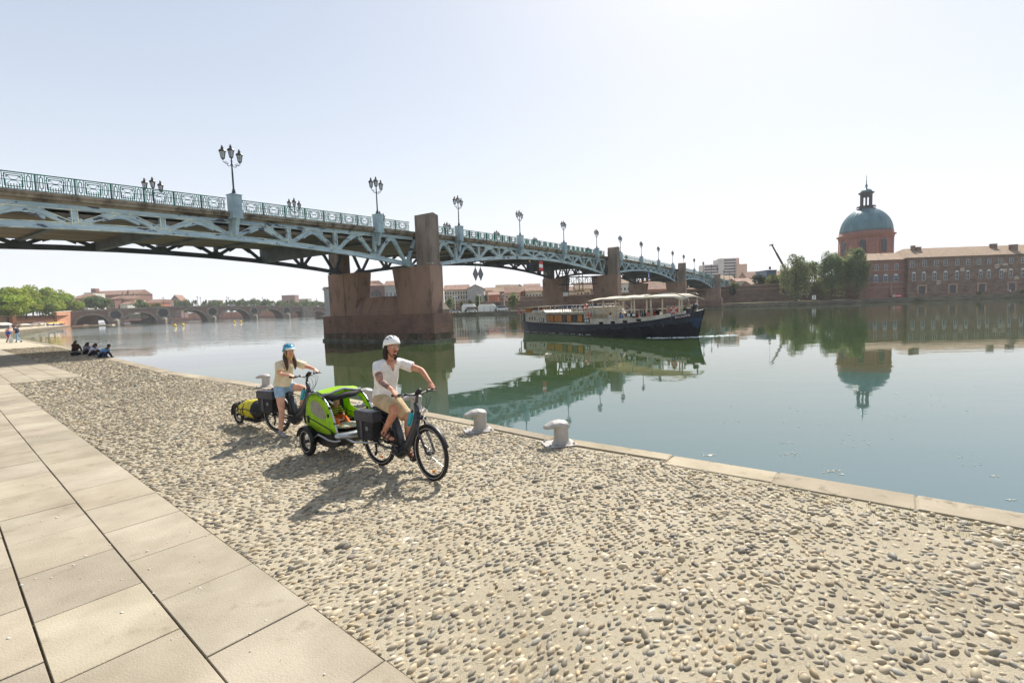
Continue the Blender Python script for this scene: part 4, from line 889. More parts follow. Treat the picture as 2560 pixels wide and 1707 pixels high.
for q in (0, .9):
    mb = MB(); mb.prism([(-2.0-q, 1.3), (-1.3-q, 2.0), (-.9-q, 2.0), (-1.6-q, 1.3), (-.9-q, .6), (-1.3-q, .6)], (-.3, -.05, 0), (1, 0, 0), (0, 0, 1), (0, .05, 0)); mb.build('chevron', M_white, o)
mb = MB(); [mb.box(x-.06, x+.06, .08, .2, 0, 1.2) for x in (-1.5, 2)]; mb.build('post', M_irond, o)
# shrubs along the far quay
for i, (px, ww, lb) in enumerate(((2448, 16, 'green clump of weeds on the far quay below the hospital grilles'), (2290, 30, 'low mossy growth on the far quay beside the red sign'), (2556, 14, 'green clump of weeds at the right edge of the far quay'))):
    p_ = aty(px, 740, 181); t = thing('bush', lb, 'bush', (p_[0], 181., 1.45 if i != 1 else .3), 0, 'weeds on the far quay'); crown_mesh('foliage', M_leaf['far'], 1.5 if i != 1 else .8, ww/2*181/F, 500, .16, 'round', t, 40+i, 0.)
# ================================================================ OLD STONE BRIDGE (upstream)
M_pn = mat('old_bridge_stone', srgb(150, 138, 124), .9, col2=srgb(118, 106, 96), vs=.3, stretch=(1, 1, 2), col3=srgb(88, 80, 76), v3=(.8, .58, .72)); M_pnb = wm_('old_bridge_brick', (132, 104, 90), (108, 86, 76), (96, 80, 72))
M_umb0 = wm_('abutment_brick', (176, 132, 104), (150, 112, 90), (190, 150, 122))
pl, pr = aty(178, 790, 365.), aty(850, 790, 520.)
PA = V3(pl[0], pl[1], 0); PD = nrm(V3(pr[0]-pl[0], pr[1]-pl[1], 0)); PNn = V3(-PD[1], PD[0], 0)
def onpn(x, y):   # s along, z
    d = ray(x, y); k = ((PA-CAM)@PNn)/(d@PNn); p = CAM+d*k; return float((p-PA)@PD), float(p[2])
SB = thing('stone_bridge', 'old brick and stone arch bridge with seven visible arches in the left distance', 'bridge', PA, math.atan2(PD[1], PD[0]))
DEP = 19.; topz = [(onpn(x, y)) for x, y in ((178, 778), (300, 772), (420, 766), (560, 764.5), (700, 765), (812, 766.5), (900, 768))]
def ztop(s_):
    for (a, za), (b, zb) in zip(topz, topz[1:]):
        if s_ <= b or b == topz[-1][0]: return za+(zb-za)*(s_-a)/(b-a)
arches = [(188, 272), (309, 392), (427, 519), (547, 626), (648, 708), (729, 766), (781, 812)]
AR = []
for x0, x1 in arches:
    s0, s1 = onpn(x0, 800)[0], onpn(x1, 800)[0]; c = (s0+s1)/2; r = (s1-s0)/2; AR.append((c, r))
mb = MB(); rb = MB(); S0, S1 = -2., onpn(905, 790)[0]
xs_ = [S0]
for c, r in AR: xs_ += list(c+r*np.cos(np.linspace(PI, 0, 17)))
xs_.append(S1)
def arch_h(s_):
    for c, r in AR:
        if abs(s_-c) <= r+1e-6:
            H_ = min(r*.82, ztop(c)-3.2); return .2+H_*math.sqrt(max(0, 1-((s_-c)/r)**2))
    return -1.
prev = None; Tm = lambda s_, y, z: (s_, y, z)
for a, b in zip(xs_, xs_[1:]):
    if b-a < 1e-6: continue
    inside = any(abs((a+b)/2-c) < r for c, r in AR)
    za, zb = (arch_h(a), arch_h(b)) if inside else (-1, -1)
    ta, tb = ztop(a)-1.0, ztop(b)-1.0
    mb.add([Tm(a, 0, za), Tm(b, 0, zb), Tm(b, 0, tb), Tm(a, 0, ta), Tm(a, DEP, za), Tm(b, DEP, zb), Tm(b, DEP, tb), Tm(a, DEP, ta)], [(0, 1, 2, 3), (5, 4, 7, 6), (4, 5, 1, 0), (3, 2, 6, 7)])
mb.build('spandrel_wall', M_pnb, SB)
mb = MB()
for c, r in AR:   # arch rings, proud of the wall
    H_ = min(r*.82, ztop(c)-3.2); q = np.linspace(PI, 0, 21)
    for a, b in zip(q, q[1:]):
        P = [(c+(r+k)*cos(t), .2+(H_+k*.8)*sin(t)) for t, k in ((a, -.02), (b, -.02), (b, 1.5), (a, 1.5))]; mb.prism(P, (0, -.25, 0), (1, 0, 0), (0, 0, 1), (0, .245, 0))
mb.build('arch_ring', M_pn, SB)
for i in range(len(AR)-1):
    c0, r0 = AR[i]; c1, r1 = AR[i+1]; a, b = c0+r0+.1, c1-r1-.1; m_ = (a+b)/2; w2 = max((b-a)/2, 1.5)
    pb = MB(); pb.prism([(a, 0), (b, 0), (m_, -5.5)], (0, -.02, -1), (1, 0, 0), (0, 1, 0), (0, 0, 4.4)); pb.add([(a, -.05, 3.4), (b, -.05, 3.4), (m_, -5.5, 3.4), (m_, -.3, 5.6)], [(0, 2, 3), (2, 1, 3)]); pb.box(a, b, .05, DEP-.05, -1, 3.3); pb.build('pier', M_pn, SB)
    r_ = min(w2*.75, 3.6); zc = ztop(m_)*.62; ob = MB()
    for a_, b_ in zip(np.linspace(0, 2*PI, 17), np.linspace(0, 2*PI, 17)[1:]):
        ob.prism([(m_+k*r_*1.0*cos(t), zc+k*r_*1.0*sin(t)) for t, k in ((a_, .99), (b_, .99), (b_, 1.5), (a_, 1.5))], (0, -.3, 0), (1, 0, 0), (0, 0, 1), (0, .28, 0))
    f_ = ob.build('opening', M_pn, SB); g = MB(); g.prism([(m_+r_*cos(t), zc+r_*sin(t)) for t in np.linspace(0, 2*PI, 17)[:-1]], (0, -.06, 0), (1, 0, 0), (0, 0, 1), (0, .05, 0)); g.build('hollow_shade', M_irond, f_)  # solid dark disc stands in for the shade inside the opening
mb = MB(); sl_ = np.linspace(S0, S1, 22)
for a, b in zip(sl_, sl_[1:]):
    for y0, y1, k0, k1 in ((-.5, DEP+.5, -1.0, -.75), (-.3, .2, -.75, .25), (DEP-.2, DEP+.3, -.75, .25)):
        mb.add([(a, y0, ztop(a)+k0), (b, y0, ztop(b)+k0), (b, y1, ztop(b)+k0), (a, y1, ztop(a)+k0), (a, y0, ztop(a)+k1), (b, y0, ztop(b)+k1), (b, y1, ztop(b)+k1), (a, y1, ztop(a)+k1)], [(3, 2, 1, 0), (4, 5, 6, 7), (0, 1, 5, 4), (2, 3, 7, 6)])
mb.build('parapet', M_pn, SB)
mb = MB(); c0_, r0_ = AR[0]; mb.box(S0, c0_+r0_*.62, DEP+6, DEP+8, -1, 9); mb.build('abutment_wall', M_umb0, SB)
# triangular bastion near the far end
s_a, s_b = onpn(754, 790)[0], onpn(778, 790)[0]; mb = MB(); mb.box(s_a, s_b, -5, 0-.02, -1, ztop(s_a)+.2); mb.build('bastion', M_pn, SB)
def atpn(px, y=6.):
    s_, _ = onpn(px, 766); p = PA+PD*s_+PNn*y; return V3(p[0], p[1], ztop(s_)-.75)
for i, (px, kind) in enumerate(((421, 'l'), (496, 'l'), (516, 'l'), (570, 'l'), (588, 'l'), (659, 'l'), (786, 'l'), (794, 'l'))):
    p = atpn(px, 1.2 if i % 2 else 17); o = thing('bridge_lamp', 'tall thin street lamp on the old stone bridge, %s from the left' % NUMW[i+1], 'street lamp', p, 0, 'thin lamps on the old stone bridge')
    mb = MB(); mb.bar((0, 0, 0), (0, 0, 8), .18, .18, (1, 0, 0)); mb.build('pole', M_irond, o); mb = MB(); mb.lathe([(.1, 7.9), (.4, 8.2), (.45, 8.9), (.1, 9.3)], (0, 0, 0), 6); mb.build('lantern', M_irond, o)
for i, px in enumerate((493, 518, 569, 590, 722)):
    p = atpn(px, 2.5); o = thing('banner', 'dark banner on a pole above the old stone bridge, %s from the left' % NUMW[i+1], 'banner', p, 0, 'dark banners on the old stone bridge'); mb = MB(); mb.bar((0, 0, 0), (0, 0, 6.3), .15, .15, (1, 0, 0)); mb.build('pole', M_irond, o); mb = MB(); mb.box(-.75, .75, -.05, .05, 4.2, 6.2); mb.build('panel', M_irond, o)
M_van = mat('van_white_paint', srgb(226, 228, 228), .3, coat=.5); M_tyre = mat('tyre_rubber', srgb(34, 33, 33), .8); M_carpaint = [mat('car_paint_%s' % n_, srgb(*c), .3, coat=.5) for n_, c in (('white', (220, 220, 218)), ('grey', (110, 114, 120)), ('dark', (48, 52, 60)), ('silver', (170, 174, 178)), ('red', (150, 40, 38)))]
def vehicle(label, p, rz, m, L=4.3, H=1.45, Wd=1.75, van=False, group=None, cat='car'):
    o = thing('parked_' + cat if not van else 'van', label, cat, p, rz, group); mb = MB(); l = L/2
    pf = [(-l, .35), (l, .35), (l, H*.55), (l*.78, H*.62), (l*.42, H*.98), (-l*.9 if van else -l*.55, H), (-l if van else -l*.92, H*.62)]
    mb.prism(pf, (0, -Wd/2, 0), (1, 0, 0), (0, 0, 1), (0, Wd, 0)); mb.build('body', m, o)
    g = MB(); wf = [(l*.70, H*.63), (l*.40, H*.92), (-l*.85 if van else -l*.52, H*.93), (-l*.85 if van else -l*.84, H*.63)]
    for y in (-Wd/2-.012, Wd/2): g.prism(wf, (0, y, 0), (1, 0, 0), (0, 0, 1), (0, .012, 0))
    g.build('window', M_pane, o)
    for sx_ in (-.62, .62):
        for y in (-Wd/2+.08, Wd/2-.08): wb = MB(); wb.lathe([(0, -.1), (.33, -.1), (.33, .1), (0, .1)], (sx_*l, y, .33), 12, ax=((1, 0, 0), (0, 0, 1), (0, 1, 0))); wb.build('wheel', M_tyre, o)
    return o
p = atpn(584, 5); vehicle('white van driving over the old stone bridge', p, rz=math.atan2(PD[1], PD[0]), m=M_van, L=6.2, H=2.5, Wd=2.1, van=True, cat='van')
for i, (px, m) in enumerate(((212, 1), (222, 3), (233, 0), (466, 2))): p = atpn(px, 5); vehicle('%s car behind the parapet of the old stone bridge, %s from the left' % (('grey', 'silver', 'white', 'dark')[i], NUMW[i+1]), p, math.atan2(PD[1], PD[0]), M_carpaint[m], group='cars on the old stone bridge')
# moored barge and little house seen through the second arch
p = aty(368, 803, 470); M_hb = mat('houseboat_paint', srgb(170, 168, 160), .7); o = thing('houseboat', 'white moored houseboat seen through the second arch', 'houseboat', (p[0], 470, 0)); mb = MB(); mb.prism([(-16, 0), (17, 0), (19, 2.6), (-17, 2.6)], (0, 0, 0), (1, 0, 0), (0, 0, 1), (0, 5, 0)); mb.build('hull', M_hb, o); mb = MB(); mb.box(-6, 12, .6, 4.4, 2.6, 5.4); mb.build('cabin', M_hb, o); mb = MB(); [mb.box(-5+3*i, -3.4+3*i, .55, .6, 3.6, 4.8) for i in range(6)]; mb.build('window', M_pane, o)
# ================================================================ far land upstream
mb = MB(); mb.add([(-700, 760, 1.3), (-430, 700, 1.3), (-120, 590, 1.3), (0, 560, 1.3), (0, 1900, 1.3), (-1400, 1900, 1.3)], [(0, 1, 2, 3, 4, 5)]); sstruct(mb.build('upstream_bank', M_grassb))
M_umb = wm_('upstream_brick', (190, 124, 92), (164, 104, 78), (206, 150, 120))
o = thing('embankment_wall', 'reddish river wall seen through the arches of the old bridge', 'wall', (-430, 704, 0)); mb = MB(); mb.add([(-170, 40, -1), (0, 0, -1), (310, -108, -1), (430, -140, -1), (-170, 40, 9), (0, 0, 9), (310, -108, 9), (430, -140, 9)], [(0, 1, 5, 4), (1, 2, 6, 5), (2, 3, 7, 6)]); mb.build('masonry', M_umb, o)
mb = MB(); mb.prism([(-170, 0), (430, 0), (430, 1.0), (-170, 1.0)], (0, 0, 9), (.94, -.33, 0), (0, 0, 1), (0, 2, 0)); mb.build('coping', M_embcap, o)
# row of plane trees on the upstream bank
base_t = tree('rounded plane tree in the far row above the old bridge parapet', (0, 0, 0), 15, 11, 'far', 900, .9, seed=21, group='row of trees behind the old stone bridge'); base_t2 = tree('x', (0, 0, 0), 15, 11, 'far', 900, .9, seed=22, group='row of trees behind the old stone bridge', lm=leafmat('park_leaves_light', (.17, .20, .06), (.13, .17, .05), (.22, .22, .06)))
row = [(432, 748, 0), (458, 747, 0), (482, 750, 1), (508, 752, 1), (530, 749, 0), (553, 751, 1), (576, 749, 0), (600, 746, 0), (618, 750, 1), (640, 744, 0), (662, 747, 0), (684, 751, 1), (706, 749, 0), (728, 748, 1), (750, 751, 1), (772, 749, 0), (795, 750, 0), (815, 751, 1), (838, 752, 0)]
u1 = u2 = False
for i, (px, yt, k) in enumerate(row):
    Yt = 590-.18*(px-430)*.3+random.uniform(-8, 8); p = aty(px, yt, Yt); hgt = float(p[2])-2
    b0 = (base_t, base_t2)[k]
    if k == 0 and not u1: o = b0; u1 = True
    elif k == 1 and not u2: o = b0; u2 = True
    else: o = dup(b0)
    o.location = (p[0], Yt, 2.0); f_ = hgt/15; o.scale = (random.uniform(.7, .85), random.uniform(.7, .85), f_); o.rotation_euler = (0, 0, random.uniform(0, 6))
    tag(o, '%s plane tree of the far row behind the old stone bridge, %s from the left' % ('green' if k == 0 else 'yellowish', (NUMW+['nineteenth'])[i+1]), 'tree')
# houses on the left skyline
def H(lb, x0, x1, yt, yb, Y, wc, rf='gable', rh=3., wn=None, nm='house', grp='houses on the left skyline', dep=14, rm=None, **k):
    return bldg(nm, lb, x0, x1, yt, yb, Y, M_wall[wc], dep, rf, rh, rm or M_tiled, wn, 'house' if nm == 'house' else nm.replace('_', ' '), group=grp, zb=6., **k)
W1 = [(.15, .25, 3, 1.4, dict(cross=False)), (.55, .25, 3, 1.4, dict(cross=False))]
H('white balconied house left of the round tree at the bridge head', 192, 218, 745, 775, 430, 'white', 'gable', 3.5, W1)
H('tall white block with flat roof below the church roof', 210, 232, 733, 775, 470, 'white', 'flat', .5)
H('dark roofed house beside the plane tree grove', 180, 194, 747, 775, 425, 'mauve', 'gable', 3., W1[:1])
H('red brick house directly right of the round tree', 275, 286, 747, 773, 440, 'pink', 'gable', 2., W1)
H('sand coloured house with long roof in the left skyline', 284, 336, 748, 772, 450, 'sand', 'gable', 3.5, [(.2, .22, 6, 1.5, dict(cross=False)), (.55, .22, 6, 1.5, dict(cross=False))])
H('white low house front below the church buttresses', 300, 318, 760, 773, 435, 'white', 'gable', 2., [(.3, .4, 3, 1.2, dict(cross=False))])
H('low red roofed house right of the church', 368, 400, 757, 770, 470, 'orange', 'gable', 3.5)
H('small dark tower house on the skyline right of the church', 397, 410, 750, 770, 500, 'mauve', 'flat', .5)
H('dark gabled house above the first trees of the far row', 426, 450, 751, 768, 640, 'mauve', 'gablex', 7.)
H('mauve flat block standing above the tree row', 704, 737, 741, 770, 760, 'mauve', 'flat', 2., grp='blocks above the far tree row')
H('long low grey block right of the mauve block', 735, 770, 749, 770, 780, 'grey', 'flat', 1., grp='blocks above the far tree row')
H('distant low grey roof in the middle of the tree row', 520, 545, 752, 768, 780, 'grey', 'flat', 1., grp='blocks above the far tree row')
# church: long brick nave with pinnacles
o, w, h = bldg('church', 'long brick church with three pointed turrets on the left skyline', 213, 343, 737, 770, 520, M_wall['pink'], 22, 'gable', 5., M_tiled, None, 'church', zb=8.)
for px, yt in ((309, 729), (323, 723), (337.5, 730)):
    x = float(aty(px, yt, 520)[0])-o.location.x; zt = float(aty(px, yt, 520)[2])-o.location.z; mb = MB(); mb.box(x-1.5, x+1.5, -3, 0, h*.3, zt-6); mb.add([(x-1.6, -3.1, zt-6), (x+1.6, -3.1, zt-6), (x+1.6, .1, zt-6), (x-1.6, .1, zt-6), (x, -1.5, zt)], [(0, 1, 4), (1, 2, 4), (2, 3, 4), (3, 0, 4)]); mb.build('turret', M_wall['brown'], o)
mb = MB(); x = float(aty(229, 727, 520)[0])-o.location.x; mb.box(x-2.4, x+2.4, 2, 7, h, h+7.5); mb.build('bell_tower', M_wall['pink'], o)
tree('round dense plane tree at the head of the old stone bridge', tuple(aty(247, 775, 400)[:2])+(7.,), float(aty(247, 736, 400)[2])-7, 9.6, 'far', 2600, .8, seed=31, group='trees at the old bridge head')
tree('smaller green tree right of the church on the bridge parapet line', tuple(aty(353, 770, 430)[:2])+(7.,), float(aty(353, 749, 430)[2])-7, 6.4, 'far', 1200, .7, seed=32, group='trees at the old bridge head')
tree('yellowish small tree beside the low red roofed house', tuple(aty(392, 770, 440)[:2])+(7.,), float(aty(392, 757, 440)[2])-7, 5.4, 'yellow', 900, .7, seed=33, group='trees at the old bridge head')
# ---- left bank: wall, terraces, grove of planes
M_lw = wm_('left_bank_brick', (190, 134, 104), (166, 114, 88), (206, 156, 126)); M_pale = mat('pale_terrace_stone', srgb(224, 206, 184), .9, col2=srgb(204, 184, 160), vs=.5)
def YL(px): return 250+115*(px/178.)  # distance of the left bank frontage at a picture column
def LP(px, z, dy=0.): p = aty(px, 790, YL(px)+dy); return (float(p[0]), YL(px)+dy, z)
zw = lambda px, y: float(aty(px, y, YL(px))[2])
mb = MB(); mb.add([LP(-60, 7.5, 2), LP(178, 8.5, 2), (-330, 520, 9), (-900, 520, 9), (-700, 200, 8)], [(0, 1, 2, 3, 4)]); sstruct(mb.build('left_upper_bank', M_grassb))
def lwall(nm, lb, px0, px1, z0, z1a, z1b, dy, m, th=1.5, cop=True):
    a, b = LP(px0, 0, dy), LP(px1, 0, dy); o = thing(nm, lb, 'wall', (a[0], a[1], 0)); d = nrm(V3(b[0]-a[0], b[1]-a[1], 0)); L = math.hypot(b[0]-a[0], b[1]-a[1]); nn = V3(-d[1], d[0], 0)
    mb = MB(); P = [(0, z0), (L, z0), (L, z1b), (0, z1a)]; mb.prism(P, (0, 0, 0), d, (0, 0, 1), nn*th); mb.build('masonry', m, o)
    if cop: mb = MB(); mb.prism([(-.1, z1a), (L+.1, z1b), (L+.1, z1b+.4), (-.1, z1a+.4)], nn*-.25, d, (0, 0, 1), nn*(th+.5)); mb.build('coping', M_pale, o)
    return o
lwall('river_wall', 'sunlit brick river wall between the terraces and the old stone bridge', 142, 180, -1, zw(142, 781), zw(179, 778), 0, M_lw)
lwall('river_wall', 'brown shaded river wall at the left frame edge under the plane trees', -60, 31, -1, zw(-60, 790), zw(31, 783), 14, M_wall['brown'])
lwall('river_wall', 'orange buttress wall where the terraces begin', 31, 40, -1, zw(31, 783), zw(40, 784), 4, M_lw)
o = thing('stepped_terrace', 'pink and white stepped terraces crowded with people below the plane trees', 'terrace', LP(38, 0, 0)); bx = o.location
for i, (z, dy, m) in enumerate(((1.5, -1, M_pale), (3.6, 2, M_pale), (5.0, 4, M_lw), (6.3, 6, M_lw), (7.4, 8, M_lw))):
    a, b = LP(40, 0, dy), LP(146, 0, dy); a = V3(a[0]-bx[0], a[1]-bx[1], 0); b = V3(b[0]-bx[0], b[1]-bx[1], 0); d = nrm(b-a); nn = V3(-d[1], d[0], 0); L = np.linalg.norm(b-a)
    mb = MB(); mb.fr(a, d, nn, (0, 0, 1), 0, L, 0, 3.5, -.5 if i == 0 else z-2.4, z+ (1.7 if i == 0 else 0)); mb.fr(a, d, nn, (0, 0, 1), 0, L, .02, .25, z+(1.7 if i == 0 else 0)+.02, z+(1.7 if i == 0 else 0)+.2); mb.build('terrace_step', m, o)
    if i > 1:
        mb = MB(); [mb.fr(a, d, nn, (0, 0, 1), 0, L, .05, .12, z+q, z+q+.06) for q in (.6, 1.1)]; [mb.bar(a+d*q+nn*.08+V3(0, 0, z), a+d*q+nn*.08+V3(0, 0, z+1.1), .06, .06, (1, 0, 0)) for q in np.arange(0, L, 3.)]; mb.build('handrail', M_irond, o)
# quay strip at the foot with stalls and parasols
M_can = [mat('canvas_%s' % n_, srgb(*c), .8) for n_, c in (('white', (232, 230, 224)), ('yellow', (214, 178, 40)), ('grey', (132, 134, 146)), ('blue', (70, 96, 150)))]
for i, (px, c, wd, ht, lb) in enumerate(((4, 0, 6.5, 2.9, 'white peaked tent at the left frame edge below the shaded wall'), (12, 0, 4.5, 2.2, 'low white tent beside the peaked tent'), (57, 0, 7, 1.8, 'long low white awning at the foot of the terraces'), (84, 2, 13, 2.6, 'long grey stall tent on the lower quay'), (102, 1, 4.4, 2.5, 'yellow parasol next to the grey stall tent'), (124, 1, 5.2, 2.2, 'yellow canvas stall near the middle of the lower quay'), (143, 1, 6.8, 2.4, 'wide yellow canvas stall before the sunlit wall'))):
    x, y, _ = LP(px, 0, -9); o = thing('tent', lb, 'tent', (x, y, 1.5), 0.4, 'stalls and tents on the left bank quay')
    mb = MB(); mb.add([(-wd/2, -1.6, ht*.7), (wd/2, -1.6, ht*.7), (wd/2, 1.6, ht*.7), (-wd/2, 1.6, ht*.7), (-wd*.2, 0, ht), (wd*.2, 0, ht)], [(0, 1, 5, 4), (1, 2, 5), (2, 3, 4, 5), (3, 0, 4), (3, 2, 1, 0)]); mb.build('canopy', M_can[c], o)
    mb = MB(); [mb.bar((sx_*wd*.47, sy_*1.5, 0), (sx_*wd*.47, sy_*1.5, ht*.7), .12, .12, (1, 0, 0)) for sx_ in (-1, 1) for sy_ in (-1, 1)]; mb.build('pole', M_irond, o); mb = MB(); mb.box(-wd*.42, wd*.42, -1.2, 1.0, 0, ht*.4); mb.build('counter', M_can[(c+2) % 4], o)
o = thing('jetty', 'low pale jetty jutting out at the first arch of the old bridge', 'jetty', LP(193, 0, -9)); mb = MB(); mb.box(-11, 6, -2, 2, -.5, 1.0); mb.build('deck', M_pale, o); mb = MB(); mb.box(-11, 6, -2.1, 2.1, 1.0, 1.15); mb.build('kerb', M_conc, o)
p = aty(254, 812, 362); o = thing('pontoon', 'long thin pale pontoon under the first arch', 'pontoon', (p[0], 362, 0)); mb = MB(); mb.box(-12, 9, -1.5, 1.5, -.2, .7); mb.build('deck', M_pale, o)
# grove
gl = [(12, 716, 20, 1.15), (45, 709, 26, 1.1), (75, 710, 30, 1.1), (100, 716, 40, 1.05), (128, 720, 36, 1.05), (152, 722, 32, 1.05), (168, 731, 26, .9), (-14, 722, 14, 1.2), (60, 730, 10, .8), (116, 735, 12, .8), (10, 735, 6, .8)]
protos = []
for i, (px, yt, dy, f_) in enumerate(gl):
    Yt = YL(px)+dy-3; p = aty(px, yt, Yt); hgt = float(p[2])-6.5
    if i < 3: o = tree('x', (0, 0, 0), 20, 11.5, 'plane', 5200, .62, seed=51+i, group='grove of plane trees on the left bank', base=.10); protos.append((o)); 
    else: o = dup(protos[i % 3])
    o.location = (p[0], Yt, 6.5); o.scale = (f_*.92, f_*.92, hgt/20); o.rotation_euler = (0, 0, random.uniform(0, 6))
    lab = ['bright yellow green plane tree at the left frame edge', 'tallest plane tree of the left grove', 'full plane tree right of the tallest one', 'plane tree in the middle of the left grove', 'plane tree right of the middle of the left grove', 'second to last plane tree of the left grove', 'last and lowest plane tree of the grove beside the bridge head', 'plane tree cut by the left frame edge', 'low front plane tree hanging over the terraces', 'low front plane tree over the sunlit wall', 'low front plane tree over the shaded wall'][i]
    tag(o, lab, 'tree')
# crowd on the terraces: tiny people
M_cl = [mat('cloth_%s' % n_, srgb(*c), .9) for n_, c in (('white', (226, 222, 216)), ('navy', (36, 42, 66)), ('red', (168, 44, 40)), ('black', (36, 34, 36)), ('blue', (96, 140, 190)), ('khaki', (170, 150, 116)), ('pink', (206, 150, 146)), ('green', (96, 120, 70)))]
M_skin = mat('skin', srgb(196, 140, 112), .55, col2=srgb(178, 122, 96), vs=9); M_skind = mat('skin_deep', srgb(120, 82, 62), .55); M_hair = mat('hair_dark_brown', srgb(46, 32, 26), .7, col2=srgb(30, 21, 18), vs=30)
# ================================================================ CENTRE BACKDROP beneath the bridge
def HB(lb, x0, x1, yt, Y, wc, rf='gable', rh=2.5, wn=None, dep=10, zb=2., nm='house', rm=None, grp='houses seen beneath the bridge', **k):
    return bldg(nm, lb, x0, x1, yt, 770, Y, M_wall[wc], dep, rf, rh, rm or M_tiled, wn, nm.replace('_', ' '), group=grp if nm == 'house' else None, zb=zb, **k)
o, w, h = HB('grey stone building with a heavy cornice left of the first pier', 809, 900, 721, 300, 'grey', 'flat', 1.2, None, 14, nm='museum'); mb = MB(); [mb.box(-w/2-.1-q*.3, -w/2+1.6, -.4-q*.3, -.002, h-1.2+q*.5, h-.7+q*.5) for q in range(3)]; [mb.box(-w/2+.3+4*q, -w/2+1.3+4*q, -.3, -.002, 0, h-1.25) for q in range(5)]; mb.build('cornice', M_wall['grey'], o)
o, w, h = HB('mauve brick hall with a big half round window beside the first pier', 868, 961, 715, 300, 'mauve', 'gable', 3.6, None, 16, nm='hall', hip=18.)
x = float(aty(941, 733, 300)[0])-o.location.x; z = float(aty(941, 740, 300)[2])-o.location.z; mb = MB(); R_ = 3.4
for a, b in zip(np.linspace(0, PI, 13), np.linspace(0, PI, 13)[1:]): mb.prism([(x+R_*k*cos(t), z+R_*k*1.15*sin(t)) for t, k in ((a, .97), (b, .97), (b, 1.13), (a, 1.13))], (0, -.15, 0), (1, 0, 0), (0, 0, 1), (0, .14, 0))
[mb.box(x+q-.12, x+q+.12, -.12, -.03, z, z+R_*1.15*math.sqrt(1-(q/R_)**2)) for q in (-1.3, 1.3)]; f_ = mb.build('window', M_wall['mauve'], o); g = MB(); g.prism([(x+R_*cos(t), z+R_*1.15*sin(t)) for t in np.linspace(0, PI, 17)], (0, -.03, 0), (1, 0, 0), (0, 0, 1), (0, .03, 0)); g.build('pane', M_pane, f_)
o, w, h = HB('pale grey rendered house with two rows of small windows behind the first pier', 961, 1022, 713, 290, 'grey', 'gable', 3., [(.28, .16, 6, 1.2, dict(cross=False)), (.58, .17, 6, 1.2, dict(cross=True))], 12)
mb = MB(); mb.box(-w/2, w/2, -.15, -.002, h*.5, h*.5+.25); mb.build('string_course', M_wall['grey'], o)
o, w, h = HB('long beige block with a grid of windows right of the first pier', 1110, 1169, 724, 275, 'beige', 'gable', 3.0, [(.30, .16, 9, .9, dict(cross=False)), (.55, .18, 9, .9, dict(cross=False)), (.77, .14, 9, .9, dict(cross=False))], 14)
HB('grey gabled end house adjoining the long beige block', 1168, 1209, 722, 268, 'grey', 'gablex', 2.2, None, 16)
HB('orange walled low house with pale roof behind the white tents', 1222, 1246, 737, 250, 'orange', 'gable', 1.6)
for i, (x0, x1, yt, Y, wc, rh, lb) in enumerate(((1213, 1236, 727, 300, 'sand', 2.2, 'distant sand house in the roof cluster behind the orange house'), (1234, 1262, 729, 290, 'pink', 2.4, 'pink house in the roof cluster left of the long tiled roof'), (1262, 1300, 732, 258, 'sand', 3.2, 'sand house with two dark windows and long tiled roof'), (1294, 1316, 728, 268, 'orange', 3.0, 'tall orange house behind the tree by the brick wall'), (1314, 1354, 727, 262, 'beige', 2.4, 'beige house with arcade windows left of the second pier'), (1240, 1275, 722, 380, 'pink', 3.4, 'far pink rooftop on the skyline left of the dark tree'), (1310, 1350, 716, 400, 'brown', 2.4, 'far brown rooftop with chimney left of the second pier'), (1270, 1300, 722, 350, 'mauve', 3.2, 'far mauve rooftop under the dark tree'), (1355, 1420, 728, 270, 'pink', 3., 'pink house hidden partly behind the second pier'), (1440, 1476, 722, 262, 'sand', 3.5, 'sand house with big grey hipped roof beneath the gantry'), (1476, 1500, 722, 270, 'pink', 3., 'pink house between gantry and second tower'),
    (1548, 1576, 708, 240, 'white', 2.4, 'whitish pink house with blue ground floor right of the second tower'), (1603, 1630, 708, 238, 'white', 2., 'white house with small windows under the third span'), (1628, 1684, 708, 290, 'sand', 3.5, 'far row of sand houses behind the big tiled roof'), (1614, 1674, 723, 232, 'orange', 3.0, 'big low tiled roof hall under the third span'), (1714, 1752, 722, 236, 'pink', 2., 'low pink roofs under the fourth span'), (1420, 1444, 727, 300, 'beige', 3., 'distant beige house at the left foot of the gantry'), (1500, 1550, 716, 300, 'mauve', 3., 'distant mauve roofs between the second tower legs'))):
    HB(lb, x0, x1, yt, Y, wc, 'gable', rh, [(.6, .16, max(2, int((x1-x0)/8)), 1.0, dict(cross=False))] if Y < 300 else None, zb=4., dep=9, rm=M_tile if i % 2 else M_tiled)
def TB(lb, px, yt, Y, wpx, kind, n, seed, zb=2., **k): return ptree(lb, px, yt, 770, Y, wpx, kind, n=n, seed=seed, group='trees seen beneath the bridge', zb=zb, **k)
TB('feathery green tree beside the first tower on the far quay', 1124, 740, 222, 24, 'willow', 1500, 61)
TB('slender green tree between the two white tents', 1196, 736, 226, 17, 'far', 1200, 62, base=.1)
TB('round green tree at the left end of the brick river wall', 1283, 732, 218, 26, 'far', 1800, 63, base=.08)
TB('small bright yellow tree behind the left white tent', 1155, 750, 224, 9, 'yellow', 500, 64)
TB('dark slim tree behind the orange house', 1215, 732, 262, 12, 'dark', 600, 65, base=.05)
TB('small green tree left of the big white tent', 1176, 746, 230, 10, 'far', 500, 66)
TB('tall dark open crowned tree rising above the roofs', 1301, 709, 300, 16, 'dark', 420, 67, zb=8)
TB('green trees topping the grey rendered house roof', 975, 705, 330, 40, 'yellow', 1500, 68, zb=10, base=.02)
TB('small green conifer on the brick wall under the gantry', 1470, 730, 231, 6, 'far', 300, 69, zb=7.7, base=.05)
